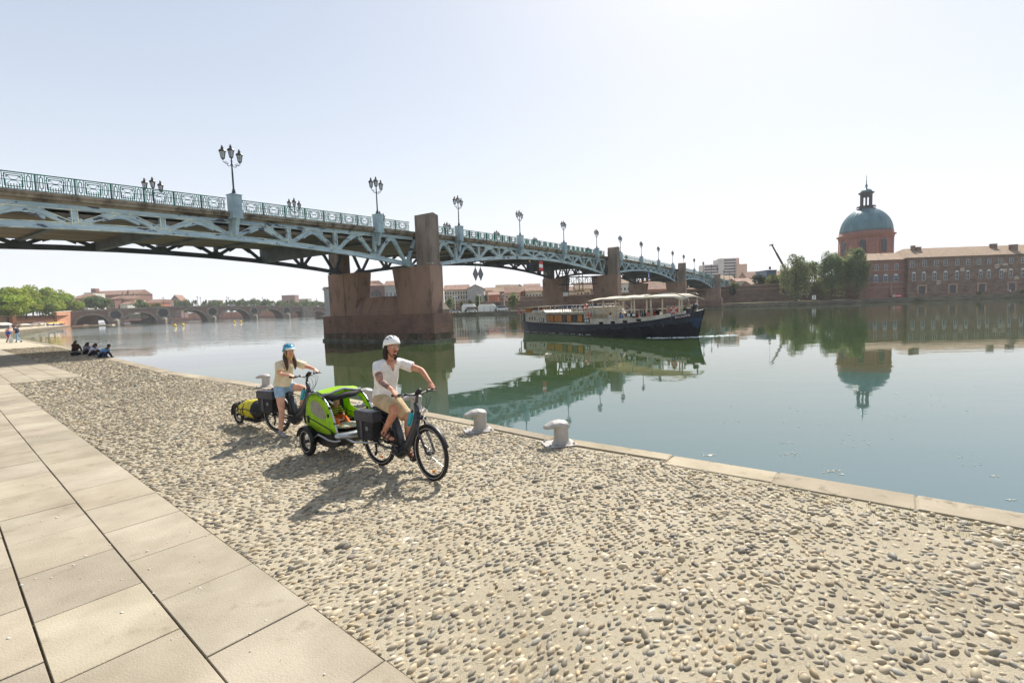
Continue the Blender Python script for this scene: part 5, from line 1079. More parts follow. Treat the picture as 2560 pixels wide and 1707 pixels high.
TB('green garden tree beside the whitish house under the third span', 1660, 705, 262, 16, 'yellow', 600, 70, zb=7.5, base=.05)
TB('green tree filling the gap right of the second tower', 1556, 700, 300, 14, 'far', 600, 71, zb=9, base=.05)
def tent(lb, x0, x1, yt, Y, m, peak):
    a, b = aty(x0, yt, Y), aty(x1, yt, Y); w = float(b[0]-a[0]); h = float(a[2])-1.5; o = thing('marquee', lb, 'tent', ((a[0]+b[0])/2, Y, 1.5), 0, 'white tents on the far quay')
    mb = MB(); mb.prism([(-w/2, h*.62), (w/2, h*.62), (w*.36, h), (-w*.36, h)] if not peak else [(-w/2, h*.62), (w/2, h*.62), (w*.30, h), (-w*.42, h)], (0, 0, 0), (1, 0, 0), (0, 0, 1), (0, 6, 0)); mb.build('roof', m, o)
    mb = MB(); mb.box(-w/2+.1, (w/2-.1) if peak else -w*.2, .1, 5.9, 0, h*.62-.01); mb.build('side_wall', m, o); mb = MB(); [mb.bar((x, .1, 0), (x, .1, h*.62), .12, .12, (1, 0, 0)) for x in (-w/2, -w/6, w/6, w/2)]; mb.build('pole', M_irond, o)
tent('big white marquee on the far quay right of the slender tree', 1194, 1241, 761, 221, M_can[0], True)
tent('smaller white open sided tent on the far quay', 1153, 1188, 760.5, 221, M_can[0], False)
p = aty(1245, 757, 220); o = thing('stage_panel', 'dark square scaffold panel right of the big white marquee', 'stage', (p[0], 220, 1.5)); mb = MB(); mb.box(-.8, .8, 0, .3, .2, p[2]-1.5); mb.build('panel', M_irond, o); mb = MB(); [mb.box(x-.06, x+.06, -.2, .5, 0, p[2]-1.2) for x in (-.9, .9)]; mb.build('frame', M_irond, o)
for i, (px, m, van, rz, lb) in enumerate(((1136, 3, 0, .2, 'silver car parked beside the first tower on the far quay'), (1128, 0, 0, .1, 'white car half hidden behind the first tower'), (1172, 2, 0, .1, 'dark car parked under the open sided tent'), (1256, 0, 1, .1, 'white van parked right of the stage panel'), (1247, 1, 0, .3, 'grey car in front of the stage panel'), (1266, 2, 0, -.2, 'dark car right of the parked white van'), (1180, 0, 0, 0., 'white car at the right end of the open sided tent'))):
    p = aty(px, 775, 217+(i % 3)); vehicle(lb, (p[0], 217+(i % 3), 1.5), rz, M_carpaint[m], L=4.3 if not van else 5.2, H=1.45 if not van else 2.3, van=bool(van), group='cars parked on the far quay', cat='car' if not van else 'van')
for i, (px, yt, lb) in enumerate(((1137, 741, 'white light mast beside the silver car'), (1198, 737, 'white light mast behind the big white marquee'), (1260, 735, 'white light mast with crossarm over the parked vans'))):
    p = aty(px, yt, 219); o = thing('light_mast', lb, 'street lamp', (p[0], 219, 1.5), 0, 'light masts on the far quay'); hh = float(p[2])-1.5; mb = MB(); mb.tube([(0, 0, 0), (0, 0, hh)], [.12, .07], 6); mb.build('pole', M_white, o); mb = MB(); mb.box(-.9, .9, -.1, .1, hh-.1, hh+.1); mb.build('crossarm', M_white, o); mb = MB(); [mb.box(x-.25, x+.25, -.2, .2, hh-.35, hh-.12) for x in (-.7, .7)]; mb.build('lamp_head', M_white, o)
# yellow buoys
M_buoy = mat('buoy_yellow', srgb(230, 190, 50), .5)
for i, (px, py) in enumerate(((437, 811), (457, 810), (586, 804), (602, 804))):
    Y = (205, 215, 250, 255)[i]; p = aty(px, py, Y); o = thing('buoy', 'round yellow buoy on the open river, %s from the left' % NUMW[i+1], 'buoy', (p[0], Y, 0), 0, 'yellow buoys upstream'); mb = MB(); mb.ell((0, 0, .35), (.62, .62, .62)); mb.build('float', M_buoy, o); mb = MB(); mb.tube([(0, 0, .9), (0, 0, 1.25)], .08, 6); mb.build('ring_post', M_buoy, o)
# ================================================================ PEOPLE
def remesh(o, vox, sm=4, dec=None):
    m = o.modifiers.new('r', 'REMESH'); m.mode = 'VOXEL'; m.voxel_size = vox; m.use_smooth_shade = True
    if sm: s_ = o.modifiers.new('s', 'SMOOTH'); s_.factor = .5; s_.iterations = sm
    bpy.context.view_layer.update(); dg = bpy.context.evaluated_depsgraph_get(); me = bpy.data.meshes.new_from_object(o.evaluated_get(dg)); mt = list(o.data.materials)
    o.modifiers.clear(); o.data = me; me.materials.clear()
    for x in mt: me.materials.append(x)
    me.polygons.foreach_set('material_index', [0]*len(me.polygons)); me.polygons.foreach_set('use_smooth', [True]*len(me.polygons)); return o
def lp(a, b, t): return V3(*a)*(1-t)+V3(*b)*t
def limb(mb, A, B, Cc, r, n=12):   # A joint, B joint, C end with radii (r0, r01, r1, r12, r2)
    A, B, Cc = V3(*A), V3(*B), V3(*Cc); d0, d1 = nrm(B-A), nrm(Cc-B)
    mb.tube([A, lp(A, B, .3), lp(A, B, .75), B-d0*.01, B+d1*.02, lp(B, Cc, .28), lp(B, Cc, .7), Cc], [r[0], r[0]*.98, r[1], r[2], r[2]*.97, r[3], (r[3]+r[4])/2*.9, r[4]], n, rnd=True)
def hand(mb, wr, dirv, palm, side=1, curl=1., grip=None, s=1.):
    """wr wrist, dirv pointing to the knuckles, palm = direction the palm faces, side=+1 thumb towards cross(dirv,palm)"""
    d, p_ = nrm(dirv), V3(*palm); p_ = nrm(p_-d*(p_@d)); w = np.cross(d, p_)*side; wr = V3(*wr)
    k = wr+d*.085*s; mb.tube([wr-d*.01, wr+d*.04*s, k], [.030*s, .042*s, .042*s], 10, side=w, rb=[.021*s, .017*s, .014*s], rnd=True)
    for i, (o_, l) in enumerate(((.030, .95), (.010, 1.05), (-.010, .98), (-.029, .78))):
        b = k+w*o_*s; a0 = rad(35+curl*30+4*i); e1 = b+(d*cos(a0)+p_*sin(a0))*.036*l*s; a1 = a0+rad(20+60*curl); e2 = e1+(d*cos(a1)+p_*sin(a1))*.026*l*s; a2 = a1+rad(15+45*curl); e3 = e2+(d*cos(a2)+p_*sin(a2))*.020*l*s
        mb.tube([b, e1, e2, e3], [.0098*s, .0092*s, .0085*s, .0074*s], 7, rnd=True)
    b = wr+d*.025*s+w*.030*s; e1 = b+(w*.55+d*.6+p_*.5)*.042*s; e2 = e1+(p_*.85+d*.45-w*.1)*.03*s; mb.tube([b, e1, e2], [.0125*s, .0105*s, .0085*s], 7, rnd=True)
def head_parts(o, mb, c, fw, up=(0, 0, 1), s=1., hair=M_hair, style='short', beard=False, fem=False, child=False, eyes=True):
    c = V3(*c); f = nrm(fw); u = V3(*up); u = nrm(u-f*(u@f)); r = np.cross(f, u); AX = (f, r, u)
    at = lambda a, b, z: c+(f*a+r*b+u*z)*s
    mb.ell(at(-.008, 0, .022), (.096*s, .076*s, .098*s), 16, 10, AX)                       # skull
    mb.tube([at(.012, 0, -.02), at(.030, 0, -.065), at(.040, 0, -.098)], [.060*s, .052*s, .030*s], 12, side=r, rb=[.066*s, .050*s, .026*s], rnd=True)   # jaw
    mb.tube([at(.083, 0, .022), at(.103, 0, -.012), at(.106, 0, -.026)], [.010*s, .013*s, .015*s], 8, rnd=True)                       # nose
    mb.tube([at(.078, -.038, .034), at(.086, 0, .038), at(.078, .038, .034)], [.010*s]*3, 6, rnd=True)                               # brow
    mb.tube([at(.080, -.018, -.058), at(.087, 0, -.056), at(.080, .018, -.058)], [.007*s]*3, 6, rnd=True)                           # lips
    for q in (-1, 1):
        mb.ell(at(.052, q*.040, -.018), (.030*s, .024*s, .028*s), 8, 6, AX)                 # cheeks
        mb.tube([at(-.005, q*.074, .018), at(-.012, q*.085, .004), at(-.008, q*.078, -.026)], [.013*s, .012*s, .008*s], 6, rnd=True)  # ears
    return at, AX
def face_detail(o, at, AX, s, beard=False, glasses=False, hair=M_hair, fem=False):
    for q in (-1, 1):
        e = MB(); e.ell(at(.079, q*.029, .013), (.008*s, .014*s, .008*s), 8, 6, AX); e.build('eye', M_eyew, o); e = MB(); e.ell(at(.0855, q*.030, .013), (.003*s, .0065*s, .0065*s), 8, 6, AX); e.build('iris', M_hair, o)
        e = MB(); e.tube([at(.082, q*.014, .034), at(.084, q*.032, .038), at(.074, q*.046, .032)], .0035*s, 5, rnd=True); e.build('eyebrow', hair, o)
    e = MB(); e.tube([at(.086, -.020, -.058), at(.094, 0, -.057), at(.086, .020, -.058)], .0055*s, 6, rnd=True); e.build('lips', M_lip, o)
    if beard:
        e = MB(); e.tube([at(.078, -.026, -.052), at(.094, -.012, -.044), at(.096, 0, -.042), at(.094, .012, -.044), at(.078, .026, -.052)], [.003*s, .005*s, .006*s, .005*s, .003*s], 6, rnd=True)
        e.tube([at(.062, -.026, -.092), at(.072, 0, -.100), at(.062, .026, -.092)], [.008*s, .012*s, .008*s], 8, rnd=True); e.build('beard', hair, o)
    if glasses:
        e = MB()
        for q in (-1, 1):
            P = [at(.098, q*.031+.024*cos(a)*1.0, .012+.017*sin(a)) for a in np.linspace(0, 2*PI, 13)]; e.tube(P, .0018*s, 4, caps=False); e.tube([at(.095, q*.056, .015), at(.0, q*.082, .018)], .0018*s, 4)
        e.tube([at(.101, -.008, .014), at(.101, .008, .014)], .002*s, 4); e.build('glasses', M_glassframe, o)
M_eyew = mat('eye_white', srgb(225, 218, 210), .3); M_lip = mat('lips', srgb(168, 92, 84), .5); M_glassframe = mat('spectacle_frame', srgb(200, 196, 186), .3, metal=.6)
def helmet(o, at, AX, s, m, m2, visor=False, strap=None):
    e = MB(); c = at(-.010, 0, .062); f, r, u = AX; R_ = (.142*s, .102*s, .098*s)
    vs = []; nu, nv = 22, 8
    for j in range(nv+1):
        ph = PI/2*j/nv
        for i in range(nu):
            th = 2*PI*i/nu; low = -.030-.020*cos(th)*-1 if False else (-.028+.020*cos(th)-.022*(cos(th) < -.3))
            z = low+(R_[2]/s-low)*sin(ph); rr_ = cos(ph)**.85 if j < nv else 0
            vs.append(c+f*R_[0]*rr_*cos(th)+r*R_[1]*rr_*sin(th)+u*z*s)
    fs = [(j*nu+i, j*nu+(i+1) % nu, (j+1)*nu+(i+1) % nu, (j+1)*nu+i) for j in range(nv) for i in range(nu)]
    nb = len(vs); inner = [c+(v-c)*.84 for v in vs[:nu]]; vs += inner; fs += [(i, nb+i, nb+(i+1) % nu, (i+1) % nu) for i in range(nu)]+[tuple(nb+i for i in range(nu))]
    e.add(vs, fs, True); h = e.build('helmet', m, o)
    e = MB()
    for q, l0, l1 in ((0, -.5, .75), (-.42, -.6, .7), (.42, -.6, .7), (-.78, -.45, .5), (.78, -.45, .5)):   # vents, dark slots sunk into the shell
        for a, b in ((l0, l0+(l1-l0)*.42), (l0+(l1-l0)*.56, l1)):
            P = []
            for t in np.linspace(a, b, 5):
                y = q*(1-.25*t*t); z = math.sqrt(max(.02, 1-t*t*.92-y*y*.92)); P.append(c+f*R_[0]*t*.985+r*R_[1]*y*.985+u*R_[2]*z*.985)
            e.tube(P, [.003*s, .012*s, .014*s, .012*s, .003*s], 6, side=r, rb=[.002, .005, .006, .005, .002])
    e.build('vent', M_black, h)
    if visor:
        e = MB(); P0 = [at(.118*cos(t)-.0, .098*sin(t), .044+.012*cos(t)) for t in np.linspace(-1.15, 1.15, 11)]; P1 = [at((.118+.055*cos(t))*cos(t), .104*sin(t), .040+.018*cos(t)) for t in np.linspace(-1.15, 1.15, 11)]; P2 = [at(.112*cos(t), .100*sin(t), .090+.012*cos(t)) for t in np.linspace(-1.15, 1.15, 11)]
        n = 11; e.add(P0+P1+P2, [(i, i+1, n+i+1, n+i) for i in range(n-1)]+[(n+i, n+i+1, 2*n+i+1, 2*n+i) for i in range(n-1)]+[(2*n+i, 2*n+i+1, i+1, i) for i in range(n-1)], True); e.build('visor', m2, h)
    if strap:
        e = MB()
        for q in (-1, 1): e.tube([at(.03, q*.090, .035), at(.012, q*.078, -.045), at(.045, q*.035, -.118), at(.055, 0, -.126)], .005*s, 5); e.tube([at(-.07, q*.080, .030), at(.012, q*.080, -.045)], .005*s, 5)
        e.build('chin_strap', strap, h)
    return h
M_black = mat('black_plastic', srgb(26, 26, 28), .5)
# ================================================================ figures
def figure(name, label, loc, rz, J, cloth, vox=.008, skin=None, group=None, hands=None, hs=1., headf=(1, 0, 0), hair='short', hairm=None, up=(0, 0, 1), face=False, beard=False, glasses=False, fem=False, helm=None, sc=1., hz=1., sleeve=.55, tat=None, shoe='shoe', cat='person', shirt_loose=1.):
    """J: joints in metres in the local frame; cloth: dict(shirt=mat, pants=(mat, legfrac), shoes=mat)"""
    o = thing(name, label, cat, loc, rz, group); g = {k: V3(*v) for k, v in J.items()}; skin = skin or M_skin; hairm = hairm or M_hair
    lat = nrm(g['shL']-g['shR']); s = sc
    mb = MB()
    tor = [g['pel'], lp(g['pel'], g['chest'], .45), g['chest'], lp(g['chest'], g['neck'], .72)]
    mb.tube(tor, [.155*s, .135*s, .165*s, .13*s], 18, side=lat, rb=[.115*s, .100*s, .115*s, .08*s], rnd=True)
    mb.tube([lp(g['chest'], g['neck'], .8), g['neck'], g['head']-nrm(g['head']-g['neck'])*.03], [.062*s, .054*s, .052*s], 12, rnd=True)
    for q in 'RL':
        mb.tube([lp(g['neck'], g['sh'+q], .25)-V3(0, 0, .02), g['sh'+q]], [.055*s, .056*s], 10, rnd=True)
        limb(mb, g['sh'+q], g['el'+q], g['ha'+q], [.050*s, .046*s, .039*s, .038*s, .026*s])
        limb(mb, g['hip'+q], g['kn'+q], g['an'+q], [.088*s, .072*s, .054*s, .056*s, .036*s])
        a, t = g['an'+q], g['to'+q]; f = nrm(t-a); hz_ = nrm(V3(f[0], f[1], f[2]*.5))
        mb.tube([a+V3(0, 0, -.035*s)-hz_*.045*s, a+V3(0, 0, -.045*s)+hz_*.05*s, t+(V3(0, 0, .006))], [.032*s, .038*s, .036*s], 10, side=np.cross(hz_, (0, 0, 1)), rb=[.034*s, .030*s, .016*s], rnd=True)
        h = (hands or {}).get(q, None)
        d = h[0] if h else nrm(g['ha'+q]-g['el'+q]); pa = h[1] if h else (-lat if q == 'L' else lat)
        if vox and vox <= .012: hand(mb, g['ha'+q], d, pa, side=(1 if q == 'R' else -1)*(h[2] if h and len(h) > 2 else 1), curl=1. if h else .45, s=hs)
        else: mb.tube([g['ha'+q], g['ha'+q]+nrm(d)*.12*s], [.03*s, .03*s], 8, rb=[.018, .014], side=lat, rnd=True)
    at, AX = head_parts(o, mb, g['head'], headf, up, hz)
    b = mb.build('body', skin, o)
    if vox: remesh(b, vox, 3)
    # shirt
    k = shirt_loose; mb = MB(); hem = g['pel']+(g['pel']-g['chest'])*.10
    mb.tube([hem, g['pel'], lp(g['pel'], g['chest'], .45), g['chest'], lp(g['chest'], g['neck'], .62), lp(g['chest'], g['neck'], .84)], [.180*s*k, .178*s*k, .160*s*k, .185*s, .165*s, .095*s], 20, side=lat, rb=[.140*s*k, .138*s*k, .125*s*k, .135*s, .105*s, .075*s])
    for q in 'RL':
        A, B, Cc = g['sh'+q], g['el'+q], g['ha'+q]; e = lp(A, B, min(1, sleeve*1.15)) if sleeve < .9 else lp(B, Cc, (sleeve-1)*.9)
        if sleeve < .9: mb.tube([lp(g['neck'], A, .38)-V3(0, 0, .02), A, lp(A, B, sleeve*.6), e], [.070*s, .072*s, .070*s*k, .074*s*k], 12)
        else: mb.tube([lp(g['neck'], A, .38)-V3(0, 0, .02), A, lp(A, B, .5), B, e], [.07*s, .07*s, .062*s, .054*s, .042*s], 12)
    sh = mb.build('shirt', cloth['shirt'], o)
    if vox: remesh(sh, vox*1.25, 3)
    pm, pf = cloth['pants']; mb = MB(); mb.tube([g['pel']+(g['chest']-g['pel'])*.22, g['pel'], g['pel']+(g['pel']-g['chest'])*.25], [.150*s, .168*s, .150*s], 18, side=lat, rb=[.115*s, .130*s, .120*s], rnd=True)
    for q in 'RL':
        A, B, Cc = g['hip'+q], g['kn'+q], g['an'+q]
        if pf <= 1: mb.tube([lp(g['pel'], A, .7), A, lp(A, B, pf*.5), lp(A, B, pf)], [.11*s, .108*s, .102*s, .094*s], 14)
        else: mb.tube([lp(g['pel'], A, .7), A, lp(A, B, .5), B, lp(B, Cc, .5), lp(B, Cc, .95)], [.11*s, .105*s, .088*s, .072*s, .062*s, .052*s], 14)
    pt = mb.build('shorts' if pf <= 1 else 'trousers', pm, o)
    if vox: remesh(pt, vox*1.25, 2)
    for q in 'RL':
        a, t = g['an'+q], g['to'+q]; f = nrm(t-a); hz_ = nrm(V3(f[0], f[1], f[2]*.5)); sd_ = np.cross(hz_, (0, 0, 1)); mb = MB(); dn = np.cross(sd_, hz_); dn = dn*(-1 if dn[2] > 0 else 1)
        if shoe == 'sandal':
            mb.tube([a+V3(0, 0, -.035*s)+dn*.034-hz_*.06*s, a+V3(0, 0, -.045*s)+dn*.032+hz_*.05*s, t+dn*.014+hz_*.015], [.036*s, .042*s, .042*s], 10, side=sd_, rb=.011, rnd=True)
            for u_, r_ in ((-.2, .043), (.35, .046), (.75, .043)):
                c = lp(a+V3(0, 0, -.04*s), t+V3(0, 0, .0), u_ if u_ > 0 else .1)+(V3(0, 0, .02) if u_ < 0 else V3(0, 0, 0)); P = [c+sd_*r_*cos(x)+(-dn)*r_*.95*sin(x)-V3(0, 0, .006) for x in np.linspace(-.25, PI+.25, 11)]; mb.tube(P, .011, 6, side=hz_, rb=.004)
            mb.tube([a+sd_*.038*s+V3(0, 0, .01)+hz_*.0, a-hz_*.046+V3(0, 0, .012), a-sd_*.038*s+V3(0, 0, .01)], .012, 6, rb=.005, side=(0, 0, 1))
        else:
            mb.tube([a+V3(0, 0, .03*s), a+V3(0, 0, -.02*s), a+V3(0, 0, -.03*s)+hz_*.02], [.043*s, .046*s, .046*s], 10, rnd=True)
            mb.tube([a+V3(0, 0, -.040*s)-hz_*.05*s, a+V3(0, 0, -.045*s)+hz_*.05*s, t+hz_*.02], [.040*s, .047*s, .044*s], 12, side=sd_, rb=[.042*s, .038*s, .026*s], rnd=True)
        sb_ = mb.build(shoe, cloth['shoes'], o)
        if vox and shoe != 'sandal': remesh(sb_, vox, 2)
    f, r, u = AX
    if hair == 'short':
        mb = MB(); mb.ell(at(-.020, 0, .034), (.100*hz, .083*hz, .098*hz), 14, 8, AX); mb.build('hair', hairm, o)
    elif hair == 'long_back':
        mb = MB(); mb.ell(at(-.020, 0, .034), (.100*hz, .083*hz, .098*hz), 14, 8, AX); mb.tube([at(-.06, 0, .04), at(-.085, 0, -.06), at(-.10, 0, -.20), at(-.09, 0, -.30)], [.07*hz, .085*hz, .075*hz, .04*hz], 12, side=r, rb=[.05, .045, .035, .02], rnd=True); mb.build('hair', hairm, o)
    if face: face_detail(o, at, AX, hz, beard, glasses, hairm, fem)
    return o, at, AX, g
M_white_cloth = mat('white_cotton', srgb(232, 228, 222), .9, col2=srgb(206, 202, 198), vs=7, bump=(14, .5, .03)); M_beige_cloth = mat('beige_cotton', srgb(190, 168, 132), .9, col2=srgb(166, 144, 110), vs=6, bump=(18, .5, .02))
M_cream_cloth = mat('cream_cotton', srgb(228, 210, 176), .9, col2=srgb(206, 188, 154), vs=6, bump=(14, .5, .03)); M_denim = mat('light_denim', srgb(154, 182, 204), .9, col2=srgb(124, 152, 180), vs=8, bump=(30, .3, .01))
M_leather = mat('brown_leather', srgb(72, 44, 34), .6, col2=srgb(50, 32, 26), vs=14); M_greyshoe = mat('grey_canvas', srgb(166, 160, 154), .9, col2=srgb(130, 126, 122), vs=20); M_helmw = mat('helmet_white', srgb(226, 226, 222), .35, coat=.4); M_helmb = mat('helmet_turquoise', srgb(32, 146, 182), .4, coat=.3)
M_strap = mat('strap_black', srgb(34, 34, 36), .8); M_stry = mat('strap_yellow', srgb(196, 190, 60), .8); M_tat = mat('tattoo_ink', srgb(104, 88, 90), .6, col2=srgb(168, 126, 106), vs=16, vlo=.42, vhi=.6); M_skinl = mat('skin_light', srgb(214, 164, 138), .55, col2=srgb(196, 140, 116), vs=9)
M_hairb = mat('hair_brown', srgb(74, 48, 38), .6, col2=srgb(50, 33, 27), vs=40)
# ---- bikes
M_frame = mat('bike_frame_anthracite', srgb(50, 52, 56), .4, coat=.3); M_rub = mat('bike_tyre', srgb(36, 34, 33), .8, bump=(200, .4, .003)); M_refl = mat('tyre_reflective_band', srgb(196, 190, 176), .5); M_alu = mat('aluminium', srgb(170, 172, 174), .3, metal=.9); M_orange = mat('reflector_orange', srgb(240, 140, 20), .3)
M_motor = mat('motor_black', srgb(28, 28, 30), .45); M_batt = mat('battery_dark_grey', srgb(62, 66, 74), .4); M_bottle = mat('bottle_turquoise', srgb(40, 160, 176), .35); M_cyan = M_bottle
def wheel(par, c, R=.36, tr=.026, name='wheel', spokes=28, steer=0., disc=True, refl=2, rimr=.028, mtyre=None):
    ax = ((cos(steer), sin(steer), 0), (0, 0, 1), (-sin(steer), cos(steer), 0)); X, Y, Z = [V3(*a) for a in ax]; c = V3(*c)
    w = bpy.data.objects.new(name, None); COL.objects.link(w); w.parent = par; w.empty_display_size = .1
    def ring(rr, a, m, nm, prof=8):
        q = MB(); n = 44
        vs = [c+(X*cos(t)+Y*sin(t))*(rr+a[0]*cos(s_))+Z*a[1]*sin(s_) for t in np.linspace(0, 2*PI, n+1)[:-1] for s_ in np.linspace(0, 2*PI, prof+1)[:-1]]
        q.add(vs, [(i*prof+k, i*prof+(k+1) % prof, ((i+1) % n)*prof+(k+1) % prof, ((i+1) % n)*prof+k) for i in range(n) for k in range(prof)], True); return q.build(nm, m, w)
    ring(R-tr, (tr, tr), mtyre or M_rub, 'tyre'); ring(R-2*tr-rimr*.35, (rimr*.5, .012), M_motor, 'rim')
    if refl:
        q = MB()
        for sg in (-1, 1): P = [c+(X*cos(t)+Y*sin(t))*(R-tr*1.45)+Z*sg*(tr*.93) for t in np.linspace(0, 2*PI, 45)]; q.tube(P, .0035, 4, caps=False)
        q.build('reflective_band', M_refl, w)
    q = MB(); q.lathe([(.0, -.05), (.018, -.05), (.018, -.03), (.03, -.028), (.03, .028), (.018, .03), (.018, .05), (0, .05)], c, 12, ax=(X, Y, Z)); q.build('hub', M_motor, w)
    q = MB()
    for i in range(spokes):
        a = 2*PI*i/spokes; b = a+(.35 if i % 2 else -.35); q.bar(c+(X*cos(b)+Y*sin(b))*.025+Z*(.025 if i % 4 < 2 else -.025), c+(X*cos(a)+Y*sin(a))*(R-2*tr-.01), .0028, .0028)
    q.build('spokes', M_alu, w)
    if disc:
        q = MB(); n = 20
        for i in range(n): a, b = 2*PI*i/n, 2*PI*(i+.72)/n; q.add([c+(X*cos(t)+Y*sin(t))*rr+Z*(-.045) for t, rr in ((a, .082), (b, .082), (b, .066), (a, .066))]+[c+(X*cos(t)+Y*sin(t))*rr+Z*(-.043) for t, rr in ((a, .082), (b, .082), (b, .066), (a, .066))], [(0, 1, 2, 3), (7, 6, 5, 4), (0, 4, 5, 1), (2, 6, 7, 3)])
        P = [c+(X*cos(t)+Y*sin(t))*.064-Z*.044 for t in np.linspace(0, 2*PI, 25)]; q.tube(P, .003, 4, caps=False)
        for i in range(6): a = i*PI/3; q.bar(c+(X*cos(a)+Y*sin(a))*.02-Z*.044, c+(X*cos(a+.5)+Y*sin(a+.5))*.064-Z*.044, .003, .006)
        q.build('brake_disc', M_alu, w)
    for i in range(refl):
        a = rad(-80+i*180) if i == 0 else rad(150); q = MB(); q.bar(c+(X*cos(a-.10)+Y*sin(a-.10))*(R*.66)+Z*.004, c+(X*cos(a+.10)+Y*sin(a+.10))*(R*.66)+Z*.004, .012, .03, X*cos(a)+Y*sin(a)); q.build('reflector', M_orange, w)
    return w
def ebike(name, label, loc, rz, steer=0., crank=rad(80), lean=0.):
    o = thing(name, label, 'bicycle', loc, rz); WB = 1.14; R = .36
    mb = MB(); mb.tube([(.86, 0, .86), (.80, 0, .66), (.66, 0, .42), (.52, 0, .31)], [.038, .045, .052, .058], 12, side=(0, 1, 0), rb=[.050, .060, .068, .075]); mb.tube([(.865, 0, .80), (.825, 0, .99)], [.034, .030], 12)
    mb.tube([(.43, 0, .32), (.36, 0, .55), (.30, 0, .80)], [.034, .030, .024], 10)
    for y in (-.065, .065): mb.tube([(.44, y*.6, .30), (.2, y, .32), (0, y, R)], [.020, .016, .014], 8); mb.tube([(.37, y*.3, .58), (.2, y, .50), (0, y, R)], [.012, .011, .011], 8)
    fr = mb.build('frame', M_frame, o)
    mb = MB(); mb.tube([(.40, 0, .27), (.50, 0, .24), (.58, 0, .30)], [.075, .095, .07], 14, side=(0, 1, 0), rb=[.05, .055, .05], rnd=True); mo = mb.build('motor', M_motor, o)
    mb = MB(); mb.tube([(.405, 0, .70), (.47, 0, .52), (.52, 0, .38)], [.040, .044, .042], 8, side=(0, 1, 0), rb=[.045, .050, .048]); mb.build('battery', M_batt, o)
    mb = MB(); mb.tube([(.30, 0, .78), (.265, 0, .93)], [.0155, .0155], 8); mb.build('seatpost', M_motor, o)
    mb = MB(); mb.tube([(.10, 0, .955), (.16, 0, .965), (.26, 0, .960), (.37, 0, .955)], [.06, .085, .04, .020], 14, side=(0, 1, 0), rb=[.028, .034, .024, .018], rnd=True); mb.build('saddle', M_black, o)
    ax_ = V3(1.08, 0, .36); cs, sn_ = cos(steer), sin(steer); rot = lambda p: (lambda q: (.94+(q[0]-.94)*cs-q[1]*sn_, (q[0]-.94)*sn_+q[1]*cs, q[2]))(p)
    mb = MB(); mb.tube([rot((.895, -.06, .72)), rot((.885, -.062, .60)), rot((1.0, -.062, .40)), rot((WB-.06, -.055, R))] if False else [rot((.90, -.062, .76)), rot((.945, -.064, .60)), rot((1.10, -.060, R))], [.019, .019, .014], 10); mb.tube([rot((.90, .062, .76)), rot((.945, .064, .60)), rot((1.10, .060, R))], [.019, .019, .014], 10)
    mb.tube([rot((.90, -.07, .765)), rot((.893, 0, .785)), rot((.90, .07, .765))], .022, 10, rnd=True); mb.build('fork', M_frame, o)
    fc = rot((1.10, 0, R)); wheel(o, fc, R, .027, steer=steer); wheel(o, (0, 0, R), R, .027)
    # mudguards
    for c_, st, a0, a1 in ((fc, steer, 20, 200), ((0, 0, R), 0, 5, 215)):
        q = MB(); X = V3(cos(st), sin(st), 0); Yv = V3(-sin(st), cos(st), 0); aa = np.linspace(rad(a0 if c_ is fc else -5), rad(a1 if c_ is fc else 200), 20); vs = []
        for t in aa:
            for w_, h_ in ((-.032, -.012), (-.02, 0), (.02, 0), (.032, -.012)): vs.append(V3(*c_)+(X*cos(t)+V3(0, 0, 1)*sin(t))*(R+.016+h_)+Yv*w_)
        q.add(vs, [(i*4+k, i*4+k+1, i*4+5+k, i*4+4+k) for i in range(len(aa)-1) for k in range(3)], True); m_ = q.build('mudguard', M_motor, o); sm_ = m_.modifiers.new('t', 'SOLIDIFY'); sm_.thickness = .003
    # handlebar
    mb = MB(); P = [rot(p) for p in ((.80, -.33, 1.125), (.83, -.20, 1.12), (.862, -.05, 1.095), (.862, .05, 1.095), (.83, .20, 1.12), (.80, .33, 1.125))]; mb.tube(P, .0135, 10); mb.tube([rot((.835, 0, .98)), rot((.84, 0, 1.05)), rot((.865, 0, 1.095))], [.022, .022, .018], 10, rnd=True); hb = mb.build('handlebar', M_frame, o)
    for y in (-1, 1):
        q = MB(); q.tube([rot((.795, y*.345, 1.125)), rot((.818, y*.235, 1.121))], .0175, 10); q.build('grip', M_black, hb)
        q = MB(); q.tube([rot((.845, y*.20, 1.115)), rot((.875, y*.24, 1.11)), rot((.862, y*.335, 1.105))], [.009, .008, .006], 6, rnd=True); q.ell(rot((.845, y*.17, 1.12)), (.025, .02, .018)); q.build('brake_lever', M_black, hb)
    q = MB(); q.tube([rot((.87, 0, 1.12)), rot((.91, 0, 1.15))], [.045, .04], 12, side=(0, 1, 0), rb=[.03, .035], rnd=True); q.build('display', M_black, hb)
    for y, e in ((-.14, .0), (.14, .02), (.05, .04), (-.05, .03)): q = MB(); q.tube([rot((.86, y, 1.11)), rot((.96+e, y*.9, 1.06)), rot((.965+e, y*.4, .94)), rot((.90, y*.3, .82))], .0035, 5); q.build('cable', M_black, hb)
    q = MB(); q.tube([rot((.93, 0, .80)), rot((.985, 0, .80))], [.022, .034], 12, rnd=True); q.build('headlight', M_black, o); q = MB(); q.ell(rot((1.0, 0, .80)), (.008, .030, .030)); q.build('lens', M_white, o)
    # cranks
    bb = V3(.49, 0, .285); d = V3(cos(crank), 0, sin(crank))*.17; pd = {}
